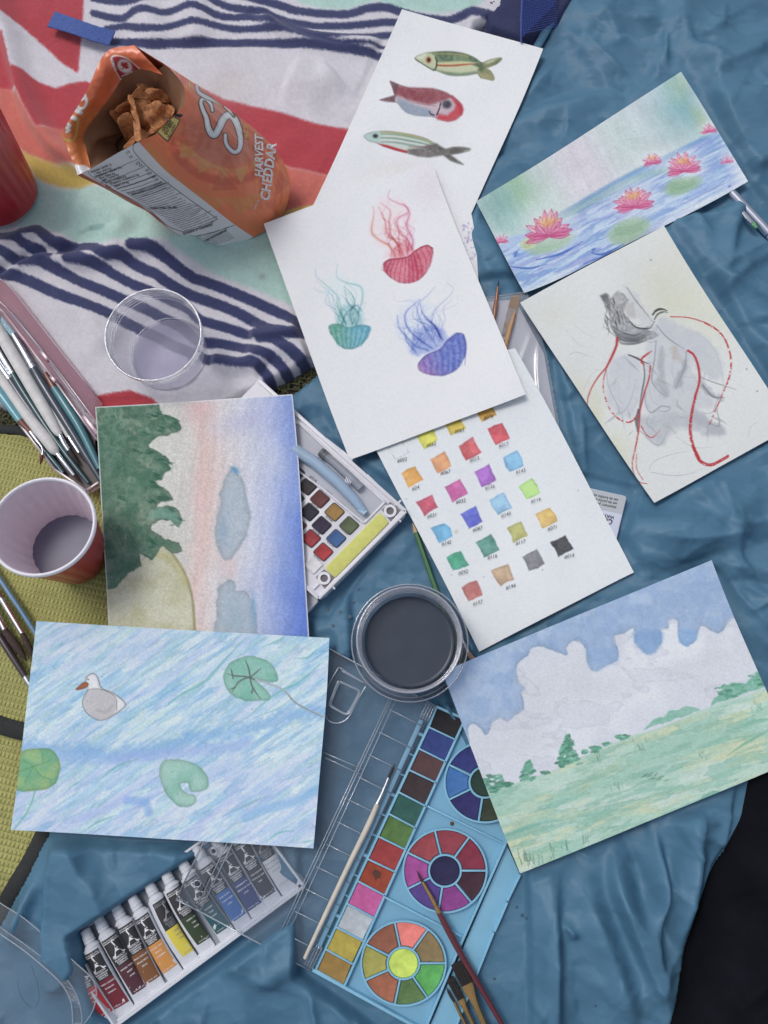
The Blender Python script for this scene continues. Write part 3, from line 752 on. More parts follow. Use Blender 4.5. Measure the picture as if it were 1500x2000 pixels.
    st(z3((640, 290), (720, 295), (770, 325), (830, 350)), 21); st(z3((500, 335), (580, 340), (650, 380)), 19); st(z3((360, 350), (440, 375)), 12)
    st(z3((1010, 285), (1120, 292), (1230, 345), (1330, 420), (1430, 490)) + z4((380, 290), (500, 335), (640, 395), (780, 455), (920, 520), (1060, 592), (1180, 660)), 21)
    st(z3((820, 345), (920, 345), (1000, 390), (1100, 440)) + z4((30, 235), (100, 285), (200, 345), (320, 405), (450, 450), (580, 500), (700, 560), (800, 620), (880, 658), (1000, 682), (1100, 672)), 21)
    st(z3((560, 388), (680, 395), (780, 425), (880, 480), (1000, 540), (1150, 600), (1300, 670), (1400, 720)) + z4((360, 575), (480, 612), (600, 645), (700, 682), (790, 690)), 19)
    st(z4((800, 712), (880, 722), (960, 765), (1030, 815), (1090, 870), (1130, 930)), 22)
    st(z3((230, 390), (350, 405), (450, 450), (600, 520), (750, 575), (900, 640), (1060, 705), (1200, 775), (1350, 850)) + z4((330, 720), (410, 742), (520, 752), (640, 778), (760, 812), (870, 852), (940, 905), (985, 960)), 20.5)
    st(z3((10, 468), (150, 485), (280, 535), (380, 585), (500, 640), (650, 695), (800, 745), (950, 820), (1050, 865), (1150, 910), (1300, 985), (1450, 1045)) + z4((300, 835), (400, 862), (520, 882), (640, 900), (740, 897), (800, 930), (860, 1000)), 20.5)
    c.blob(515, 549, 7, 6, (140, 150, 145), .6); c.blob(445, 180, 60, 40, (196, 186, 176), .35)
    c.C *= (0.97 + 0.06 * noise(X / 3.1, Y / 3.1, 95) )[..., None] * (0.97 + .06 * fbm(X / 30, Y / 30, 96, 3))[..., None]
    # relief
    h = 0.006 + 0.006 * fbm(X / 170, Y / 170, 81, 2) + 0.0018 * fbm(X / 45, Y / 45, 83, 2)
    for pts, w, a, sk in [
        (z5((0, -300), (20, 20), (80, 300), (150, 560), (235, 850), (400, 1110), (580, 1270), (700, 1400)), 17, .012, -.35),
        (z3((-200, 330), (60, 270), (250, 180), (400, 220), (620, 250)), 22, .008, .2), (z3((-60, 500), (150, 415), (330, 372), (560, 392), (800, 345), (1100, 275), (1480, 250)) + [(520, 478)], 20, .010, -.3),
        (z3((560, -60), (820, 40), (930, 140), (800, 240)), 26, .009, .2), ([(260, 395), (300, 440), (360, 470), (420, 490)], 24, .006, 0),
        (z4((700, 690), (800, 700), (900, 688), (1090, 665)), 14, .007, -.4), (z4((420, 880), (600, 915), (740, 905), (820, 960)), 18, .008, -.3),
        (z1((300, -80), (450, 60), (560, 300), (560, 420)), 26, .005, 0), (z1((820, -80), (850, 120), (850, 400)), 28, .006, 0), ([(500, 30), (560, 70), (640, 92), (760, 98)], 14, .007, .3),
        ([(560, 160), (620, 180), (660, 150)], 30, .006, 0), ([(60, 520), (160, 600), (230, 700)], 30, .005, 0), ([(480, 700), (560, 690), (620, 700)], 18, .006, 0)]:
        h = h + ridge(X, Y, pts, w * 1.1, a * 1.35, False, sk, .15)
    h = h - ridge(X, Y, z3((-60, 480), (150, 395), (330, 335), (500, 320), (650, 275)), 9, .010, False, 0, .2)
    h = h - ridge(X, Y, z1((1200, 130), (1400, 170), (1500, 250)) + [(620, 90), (700, 106)], 7, .004, False, 0, .2)
    d = sdf(X, Y, FLEECE)
    h = flatten_under(h, X, Y, .009, 14)
    for cx, cy, r in ((318, 690, 95), (30, 390, 90), (470, 420, 110)):
        m = smooth01((r - np.hypot(X - cx, Y - cy)) / 40); h = h * (1 - m) + .008 * m
    h = h * smooth01(-d / 16 + .25) - 0.02 * smooth01(d / 8 + .3)
    V = P(X, Y, 0.0); V[..., 2] = h
    V[..., 2] += .0006 * (noise(X / 3, Y / 3, 97) - .5)
    o = grid_obj('fleece_blanket', V, attr_mat('fleece', rough=1.0, spec=0.1, bump=0.7, bscale=1500, sheen=0.3, var=0.06, vscale=1500), colors=c.linear(), keep=d < 12)
    tag(o, 'fuzzy fleece blanket in white, mint, red and navy stripes at upper left', 'blanket')
fleece()

# ------------------------------------------------------------------ navy bag corner, blue strip, black cloth
def navy_bag():
    t = thing('navy_bag', P(1030, 10, 0), 'navy fabric bag with bright blue mesh pocket behind the top edge', 'bag')
    xs = np.linspace(930, 1180, 60); ys = np.linspace(-170, 110, 60); X, Y = np.meshgrid(xs, ys)
    poly = [(958, -170), (950, -30), (938, 40), (950, 70), (1020, 100), (1090, 60), (1170, -60), (1180, -170)]
    d = sdf(X, Y, poly)
    h = .010 * smooth01(-d / 14) + .004 * fbm(X / 40, Y / 40, 12, 3) + ridge(X, Y, [(1010, -100), (1022, 20), (1018, 80)], 5, .002)
    V = P(X, Y, 0); V[..., 2] = h - .002
    grid_obj('fabric', V, mat('navy_cloth', (44, 50, 88), rough=.85, var=.15, vscale=300, bump=.5, bscale=900), t, keep=d < 4)
    me = mat('mesh_blue', (44, 66, 140), rough=.6, var=.1, vscale=500)
    # open mesh: crossing cords
    mb = MB()
    for k in range(20):
        a = k * 3.3
        mb.tube([P(1024 + a, -20, .019), P(1018 + a, 75 - a, .019)], .00045, 5); mb.tube([P(1020, -18 + k * 4.4, .0193), P(1088, -32 + k * 4.4, .0193)], .00045, 5)
    mb.build('mesh_pocket', me, t)
    mb = MB(); mb.tube([P(1028, -160, .02), P(1022, -40, .02), P(1018, 40, .019), P(1018, 82, .015)], .0013, 8); mb.build('piping', me, t)
navy_bag()

def blue_strip():
    X, Y = np.meshgrid(np.linspace(0, 1, 60), np.linspace(0, 1, 18))
    c = np.array([(106, 21), (224, 62), (212, 88), (93, 51)], float)
    top = catmull([(107, 22), (150, 40), (190, 54), (225, 60)], 20); bot = catmull([(92, 51), (135, 66), (175, 80), (212, 88)], 20)
    i = np.clip((X * (len(top) - 1)).astype(int), 0, len(top) - 1)
    px = top[i, 0] * (1 - Y) + bot[i, 0] * Y; py = top[i, 1] * (1 - Y) + bot[i, 1] * Y
    V = P(px, py, .0195); V[..., 2] += .003 * np.sin(X * 3.1) + .0007 * (noise(X * 25, Y * 8, 4) - .5)
    o = grid_obj('felt_strip', V, mat('felt_blue', (66, 92, 160), rough=.95, var=.14, vscale=420, bump=.7, bscale=1200, sheen=.2), thick=.0016)
    tag(o, 'short bright blue felt strip lying on the red and white fleece', 'strip')
blue_strip()

def black_cloth():
    xs = np.linspace(1260, 2150, 150); ys = np.linspace(1380, 2500, 150); X, Y = np.meshgrid(xs, ys)
    edge = catmull([(1470, 1380), (1440, 1540), (1418, 1640), (1390, 1690), (1362, 1760), (1338, 1840), (1318, 1930), (1298, 2020), (1270, 2150), (1235, 2500)], 6)
    poly = np.vstack([edge, [(2200, 2500), (2200, 1300)]])
    d = sdf(X, Y, poly)
    t = np.clip(-d / 260, 0, 1)
    rise = .008 + .080 * smooth01((Y - 1590) / 330)
    shade_rise = .26 * smooth01((X - 1540) / 420) * smooth01((Y - 1560) / 300)  # unseen rise outside the view, added to block sky light at lower right
    h = rise * np.sqrt(np.clip(1 - (1 - t) ** 2, 0, 1)) + (.010 * (fbm(X / 140, Y / 140, 31, 3) - .5) + .004 * tri((X + .4 * Y) / 170 + fbm(X / 200, Y / 200, 33, 2) * 1.5, .2)) * smooth01(t * 5) * smooth01((Y - 1590) / 200)
    h = h + ridge(X, Y, [(1430, 1990), (1500, 1930), (1600, 1880)], 18, .006) + ridge(X, Y, [(1395, 1800), (1450, 1760), (1560, 1740)], 16, .005)
    k = CAM_H / CAM_H
    V = P(X, Y, np.clip(h, 0, 1)); V[..., 2] = np.where(d > 0, -.01, h - .0005 + shade_rise)
    o = grid_obj('black_cloth', V, mat('black_cotton', (19, 20, 26), rough=.95, spec=.08, var=.3, vscale=30, bump=.5, bscale=1200), keep=d < 8)
    tag(o, 'smooth black fabric bulging over the sheet in the lower right corner', 'cloth')
black_cloth()
# ------------------------------------------------------------------ the loose paintings
def homography(q):
    """unit square -> quad (TL, TR, BR, BL)"""
    (x0, y0), (x1, y1), (x2, y2), (x3, y3) = q
    dx1, dx2, dx3 = x1 - x2, x3 - x2, x0 - x1 + x2 - x3; dy1, dy2, dy3 = y1 - y2, y3 - y2, y0 - y1 + y2 - y3
    den = dx1 * dy2 - dx2 * dy1; g = (dx3 * dy2 - dx2 * dy3) / den; h = (dx1 * dy3 - dx3 * dy1) / den
    return (x1 - x0 + g * x1, x3 - x0 + h * x3, x0, y1 - y0 + g * y1, y3 - y0 + h * y3, y0, g, h)
def hmap(H, u, v):
    a, b, c, d, e, f, g, h = H; w = g * u + h * v + 1
    return (a * u + b * v + c) / w, (d * u + e * v + f) / w
SHEET = {}
def sheet(key, name, zc, paint, label, base=(226, 228, 231), curl=0.0, step=1.55, edge_curl=None, thick=0.0005, tooth=0.018, grit=3.0, bow=None):
    q = PAPER[key]
    Wp = 0.5 * (math.dist(q[0], q[1]) + math.dist(q[3], q[2])); Hp = 0.5 * (math.dist(q[0], q[3]) + math.dist(q[1], q[2]))
    nx, ny = int(Wp / step), int(Hp / step)
    u, v = np.meshgrid(np.linspace(0, 1, nx), np.linspace(0, 1, ny))
    H = homography(q); X, Y = hmap(H, u, v)
    bo = bow or [3.0 * math.sin(len(key) * 3.1 + k * 1.9) for k in range(4)]       # sheets are never cut or lying quite straight
    qa = np.array(q, float); mid = qa.mean(0)
    for k, (wt, tt) in enumerate((((1 - v) ** 2, u), (u ** 2, v), (v ** 2, u), ((1 - u) ** 2, v))):
        e = qa[(k + 1) % 4] - qa[k]; nr = np.array([e[1], -e[0]]) / np.linalg.norm(e)
        w_ = bo[k] * wt * 4 * tt * (1 - tt) * (1 + .5 * np.sin(tt * 5 + k)); X = X + nr[0] * w_; Y = Y + nr[1] * w_
    c = Canvas(X, Y, base)
    paint(c, X, Y, u, v)
    c.C *= (1 + tooth * 2.2 * (noise(X / 1.9, Y / 1.9, 7) - .5) + tooth * 1.6 * (fbm(X / grit, Y / grit, 7, 3) - .5))[..., None] * (1 + .012 * 2 * (fbm(X / 90, Y / 90, 8, 2) - .5))[..., None]
    z = (zc[0] * (1 - u) + zc[1] * u) * (1 - v) + (zc[3] * (1 - u) + zc[2] * u) * v
    z = z + curl * ((2 * u - 1) ** 2 - .5) + .0060 * (fbm(u * 2.4 + len(key) * 1.3, v * 2.2, 14, 2) - .5) + .003 * (u * v) ** 3 * (1 if len(key) % 2 else 0) + .0025 * ((1 - u) * (1 - v)) ** 4
    if edge_curl is not None: z = z + edge_curl(u, v)
    V = P(X, Y, z)
    o = grid_obj(name, V, attr_mat('art_paper', rough=.85, spec=.2, bump=.22, bscale=1100), colors=c.linear(), thick=thick)
    tag(o, label, 'painting', 'loose paintings and drawings on paper')
    SHEET[key] = (H, zc); return o

def tentacles(c, starts, ends, cols, n, seed, w=(1.0, 2.2), a=(.35, .8), sway=12):
    rng = np.random.default_rng(seed)
    for k in range(n):
        s0 = np.array(starts[0]) + (np.array(starts[1]) - starts[0]) * rng.random() + rng.normal(size=2) * 2
        e = np.array(ends[rng.integers(len(ends))]) + rng.normal(size=2) * 7
        L = e - s0; nrm = np.array([-L[1], L[0]]) / (np.linalg.norm(L) + 1e-6)
        f = rng.uniform(.45, 1.0); ph = rng.uniform(0, 6.28); fr = rng.uniform(1.0, 2.2); am = rng.uniform(.4, 1.2) * sway
        pts = [s0 + L * f * t + nrm * am * math.sin(ph + fr * 6.28 * t) * (t ** .7) for t in np.linspace(0, 1, 8)]
        c.line(pts, rng.uniform(*w), cols[rng.integers(len(cols))], a=rng.uniform(*a), soft=1.3, taper=(1, .3), mul=True)

def paint_fish(c, X, Y, u, v):
    P1 = z2((778, 325), (800, 310), (840, 296), (870, 293), (940, 288), (1000, 290), (1060, 300), (1110, 320), (1145, 345), (1165, 350), (1200, 335), (1260, 323), (1272, 331), (1262, 346), (1240, 362), (1205, 376), (1180, 386), (1205, 396), (1222, 420), (1229, 442), (1220, 455), (1190, 448), (1150, 440), (1130, 415), (1080, 425), (1010, 428), (960, 422), (900, 400), (860, 385), (820, 360), (790, 345))
    c.poly(P1, (188, 194, 158), soft=1.2, edge=.35, ew=1.5, gran=.15, sm=3)
    c.poly(z2((872, 296), (940, 289), (1000, 291), (1060, 302), (1110, 322), (1150, 350), (1120, 352), (1060, 345), (990, 346), (930, 350), (905, 348), (898, 320)), (84, 108, 86), .9, soft=2.5, gran=.35, gs=6, sm=3, col2=(110, 130, 100))
    c.line(z2((885, 305), (950, 303), (1020, 306), (1080, 320)), 3.2, (160, 150, 100), .7, soft=2)
    c.poly(z2((905, 352), (960, 350), (1060, 350), (1130, 356), (1100, 372), (1000, 370), (915, 366)), (196, 190, 140), .8, soft=2)
    c.line(z2((908, 368), (980, 370), (1060, 364), (1130, 358)), 3.6, (168, 88, 60), .95, soft=1.4, taper=(1, .5))
    c.poly(z2((905, 395), (960, 405), (1040, 412), (1120, 400), (1130, 415), (1080, 425), (1010, 428), (960, 422)), (104, 128, 104), .75, soft=2.5, gran=.3)
    c.poly(z2((1100, 365), (1150, 350), (1190, 360), (1262, 326), (1270, 334), (1240, 362), (1190, 384), (1222, 420), (1228, 442), (1215, 454), (1150, 438), (1125, 410), (1140, 380)), (84, 104, 76), .85, soft=2, gran=.35, col2=(150, 146, 104))
    c.line(z2((895, 322), (903, 345), (900, 375), (889, 397)), 3, (58, 76, 62), .95)
    c.line(z2((780, 330), (830, 365), (885, 398)), 2, (84, 108, 84), .9)
    c.blob(*z2((857, 338))[0], 5.2, 6.2, (150, 70, 52), 1, power=2); c.blob(*z2((859, 337))[0], 2.9, 3.6, (60, 40, 36), 1, power=2)
    c.poly(z2((780, 322), (830, 298), (850, 300), (830, 330), (800, 335)), (214, 218, 202), .7, soft=3)
    P2 = z2((640, 455), (700, 478), (750, 493), (820, 495), (880, 498), (930, 510), (980, 535), (1020, 560), (1045, 590), (1053, 620), (1040, 650), (1010, 675), (970, 685), (930, 678), (880, 660), (830, 655), (780, 650), (735, 635), (705, 610), (685, 585), (668, 578), (620, 575), (580, 563), (620, 550), (668, 538), (660, 510), (645, 480))
    c.poly(P2, (196, 178, 186), soft=1.2, edge=.3, ew=1.6, gran=.15, sm=3)
    c.poly(z2((680, 545), (740, 575), (800, 600), (860, 615), (900, 650), (830, 655), (780, 650), (735, 635), (705, 610), (685, 580)), (140, 158, 176), .85, soft=4, gran=.3, gs=7)
    c.poly(z2((665, 478), (750, 493), (880, 498), (960, 522), (990, 545), (930, 570), (860, 590), (780, 570), (700, 545), (668, 535), (660, 505)), (146, 74, 82), .85, soft=4, gran=.28, gs=6)
    for k in range(7): c.line(z2((690 + k * 6, 505 + k * 9), (780, 520 + k * 10), (900, 525 + k * 12)), 1.4, (118, 60, 70), .5)
    c.poly(z2((985, 545), (1045, 590), (1053, 620), (1040, 650), (1010, 675), (970, 685), (905, 672), (910, 640), (960, 650), (1000, 620), (1010, 590)), (200, 70, 80), .9, soft=4, gran=.2)
    c.line(z2((990, 545), (1030, 590), (1040, 640)), 7, (178, 58, 70), .5, soft=4)
    c.poly(z2((640, 455), (690, 478), (672, 540), (665, 575), (580, 563), (665, 536)), (112, 82, 88), .9, soft=2, gran=.3)
    c.blob(*z2((960, 588))[0], 9.5, 8.5, (62, 60, 70), .95, power=2); c.blob(*z2((952, 582))[0], 3, 3, (110, 110, 125), .5)
    c.line(z2((925, 578), (918, 610), (903, 648)), 2.6, (70, 52, 62), .9); c.line(z2((860, 628), (870, 643), (888, 648)), 2.8, (84, 66, 78), .9)
    P3 = zB((525, 665), (545, 650), (580, 642), (640, 638), (700, 645), (760, 655), (820, 670), (870, 695), (920, 725), (960, 718), (1010, 718), (1047, 726), (1040, 740), (1000, 748), (952, 756), (985, 785), (1013, 803), (990, 801), (950, 785), (915, 758), (880, 758), (850, 768), (800, 765), (740, 750), (680, 735), (620, 715), (590, 700), (550, 690))
    c.poly(P3, (196, 206, 196), soft=1.2, edge=.3, ew=1.5, gran=.15, sm=3)
    c.poly(zB((525, 665), (580, 642), (625, 645), (600, 690), (560, 690)), (168, 204, 194), .8, soft=4)
    for i, (col, dy) in enumerate([((172, 160, 104), 0), ((120, 158, 136), 9), ((206, 208, 190), 18), ((112, 150, 140), 28), ((214, 214, 206), 38), ((130, 160, 150), 47)]):
        c.line(zB((610, 645 + dy), (680, 648 + dy), (760, 662 + dy), (830, 682 + dy * .8), (880, 712 + dy * .4)), 4.2, col, .85, soft=2.2, taper=(.6, .5))
    c.poly(zB((592, 700), (640, 708), (700, 726), (745, 738), (735, 748), (680, 735), (620, 715)), (182, 54, 66), .95, soft=1.4)
    c.poly(zB((740, 730), (800, 722), (850, 705), (880, 700), (925, 728), (960, 718), (1010, 718), (1047, 726), (1000, 748), (952, 756), (1013, 803), (950, 785), (915, 758), (850, 768), (790, 763), (745, 750)), (112, 102, 104), .85, soft=3.5, gran=.3, col2=(92, 90, 86))
    c.line(zB((745, 716), (800, 718), (850, 712)), 1.6, (150, 70, 80), .6)
    c.blob(*zB((583, 664))[0], 5.4, 4.4, (52, 48, 50), .95, power=2)
    c.poly(zB((600, 790), (750, 780), (850, 790), (700, 850), (500, 870)), (218, 214, 206), .4, soft=20)

def paint_jelly(c, X, Y, u, v):
    c.blob(840, 360, 40, 55, (222, 208, 214), .5)
    for pts, col in ((((640, 470), (600, 400), (560, 320), (575, 220), (640, 160), (720, 190), (760, 260), (765, 400), (740, 460)), (240, 212, 214)), (((395, 790), (390, 700), (330, 600), (390, 540), (510, 600), (525, 700), (520, 790)), (210, 230, 230)), (((770, 930), (700, 840), (690, 740), (760, 660), (850, 700), (890, 780), (930, 850), (880, 910)), (206, 216, 238))): c.poly(zE(*pts), col, .55, soft=12, warp=8, sm=3)
    # red
    for pts, col in ((((655, 475), (672, 410), (715, 375), (765, 395), (772, 440), (720, 470)), (224, 146, 160)), (((402, 795), (396, 720), (450, 690), (515, 715), (524, 795)), (150, 198, 198)), (((765, 935), (752, 860), (815, 795), (890, 795), (935, 850), (880, 915)), (142, 160, 216))): c.poly(zE(*pts), col, .6, soft=5, warp=4, gran=.4, gs=5, sm=3)
    R = zE((620, 490), (640, 470), (690, 462), (740, 455), (770, 430), (810, 402), (845, 400), (865, 420), (862, 460), (845, 510), (815, 550), (780, 575), (740, 585), (690, 575), (650, 550), (630, 525))
    tentacles(c, zE((650, 465), (765, 415)), zE((565, 210), (575, 300), (610, 180), (640, 260), (655, 120), (700, 200), (750, 215), (755, 300), (590, 370)), [(240, 204, 208), (242, 214, 200), (238, 196, 216), (242, 214, 224)], 30, 3, w=(.9, 3.0), a=(.3, .75), sway=15)
    for pts, col, w in [((680, 450), (650, 400), (600, 370), (565, 330), (575, 250), (572, 210)), (222, 140, 110), 3.2], [((705, 450), (690, 390), (640, 340), (630, 280), (600, 210)), (214, 110, 110), 2.8], [((740, 440), (745, 380), (700, 330), (690, 270), (740, 240), (735, 210), (690, 190), (645, 165), (655, 125)), (222, 130, 170), 3.0], [((760, 420), (765, 370), (735, 300), (750, 240), (720, 195)), (214, 110, 160), 3.4], [((720, 450), (700, 400), (660, 350), (650, 290), (655, 230), (605, 190)), (218, 110, 120), 2.4]:
        c.line(zE(*pts), w * 2.6, np.minimum(255, np.array(col) * .35 + 166), .55, soft=4, taper=(1, .3), mul=True); c.line(zE(*pts), w * .62, np.array(col) * .8 + 50, .8, soft=1.3, taper=(1, .3), mul=True)
    c.poly(R, (212, 112, 130), .88, soft=2.0, warp=1.5, edge=.22, ew=2, gran=.34, gs=4, sm=3, col2=(190, 70, 96))
    rim = catmull(zE((625, 485), (690, 466), (740, 458), (775, 430), (840, 402)), 6); low = catmull(zE((632, 525), (665, 565), (735, 585), (800, 560), (860, 450)), 6)
    for k in range(0, 24): 
        a = rim[k % len(rim)]; b = low[k % len(low)]; m = (a + b) / 2 + np.array([(k - 12) * .6, 4])
        c.line([a, m, b], 1.3, (160, 46, 74) if k % 2 else (224, 140, 156), .6, soft=1.2)
    c.line(zE((622, 490), (650, 468), (700, 462), (745, 452), (780, 424), (830, 398), (862, 412)), 2.6, (168, 52, 80), .85)
    # green
    G = zE((358, 790), (400, 780), (450, 797), (520, 785), (560, 795), (555, 830), (530, 870), (490, 900), (450, 907), (410, 890), (375, 850), (360, 820))
    tentacles(c, zE((400, 785), (520, 785)), zE((290, 515), (300, 560), (395, 490), (390, 560), (450, 580), (515, 620), (520, 680), (350, 590)), [(204, 228, 232), (198, 224, 230), (214, 230, 218), (196, 216, 230)], 26, 5, w=(.9, 2.8), a=(.3, .7), sway=13)
    for pts, col, w in [((440, 785), (415, 720), (400, 650), (340, 590), (295, 550), (290, 510)), (168, 210, 214), 2.2], [((470, 790), (500, 720), (520, 660), (510, 600), (440, 580), (395, 550), (398, 490)), (150, 205, 210), 2.4], [((490, 785), (500, 730), (450, 680), (435, 620)), (96, 150, 190), 2.0], [((420, 785), (440, 730), (480, 690), (470, 640), (430, 600)), (110, 176, 190), 2.0], [((440, 780), (400, 700), (395, 650)), (120, 180, 170), 2.2], [((470, 780), (460, 720), (490, 690), (520, 720)), (90, 150, 180), 2]:
        c.line(zE(*pts), w * 2.6, np.minimum(255, np.array(col) * .35 + 166), .55, soft=4, taper=(1, .3), mul=True); c.line(zE(*pts), w * .62, np.array(col) * .85 + 30, .8, soft=1.3, taper=(1, .3), mul=True)
    c.poly(G, (92, 160, 136), .88, soft=2.0, warp=1.5, edge=.2, ew=2, gran=.34, gs=4, sm=3, col2=(94, 168, 192), grad=(zE((400, 830))[0], zE((500, 830))[0]))
    for k in range(14):
        x = 372 + k * 13.5
        c.line(zE((x, 800), (x + (450 - x) * .15, 850), (x + (450 - x) * .35, 892)), 1.5, (60, 130, 150) if k % 2 else (140, 196, 190), .6, soft=1.2)
    # blue
    B = zE((788, 990), (810, 952), (850, 925), (900, 902), (930, 862), (970, 830), (1005, 825), (1025, 860), (1027, 920), (1000, 980), (960, 1020), (910, 1036), (850, 1032), (805, 1015))
    tentacles(c, zE((760, 915), (915, 830)), zE((685, 650), (690, 780), (740, 650), (780, 620), (800, 660), (870, 580), (870, 750), (960, 590), (900, 690)), [(206, 214, 240), (200, 210, 238), (210, 222, 240), (196, 202, 234)], 32, 7, w=(.9, 3.2), a=(.3, .7), sway=16)
    for pts, col, w in [((900, 870), (860, 800), (870, 720), (940, 650), (965, 610), (930, 580)), (196, 208, 232), 2.4], [((860, 900), (800, 860), (740, 800), (730, 730), (780, 680), (800, 660)), (110, 130, 210), 3.0], [((880, 890), (840, 820), (800, 760), (790, 690), (840, 640), (875, 600)), (160, 180, 226), 2.6], [((840, 910), (780, 890), (740, 850), (700, 800), (690, 740)), (120, 150, 214), 3.2], [((910, 860), (880, 800), (820, 740), (800, 680)), (90, 100, 190), 2.6], [((780, 920), (740, 870), (720, 800)), (130, 150, 200), 2.4], [((900, 850), (870, 790), (830, 760)), (86, 100, 190), 2.4]:
        c.line(zE(*pts), w * 2.6, np.minimum(255, np.array(col) * .35 + 166), .55, soft=4, taper=(1, .3), mul=True); c.line(zE(*pts), w * .62, np.array(col) * .85 + 30, .8, soft=1.3, taper=(1, .3), mul=True)
    c.poly(B, (158, 112, 178), .88, soft=2.0, warp=1.5, edge=.2, ew=2, gran=.34, gs=5, sm=3, col2=(92, 112, 192), grad=(zE((800, 1010))[0], zE((920, 930))[0]))
    for k in range(16):
        t = k / 15; a = np.array([800 + 215 * t, 965 - 135 * t]); b = np.array([815 + 205 * t, 1022 - 40 * t + 10 * math.sin(3.1 * t)])
        c.line(zE(tuple(a), tuple((a + b) / 2 + [6, 0]), tuple(b)), 1.5, (70, 80, 170) if k % 2 else (150, 160, 216), .55, soft=1.2)
    c.line(zE((795, 975), (830, 935), (900, 905), (935, 862), (985, 828)), 2.2, (96, 92, 176), .8)

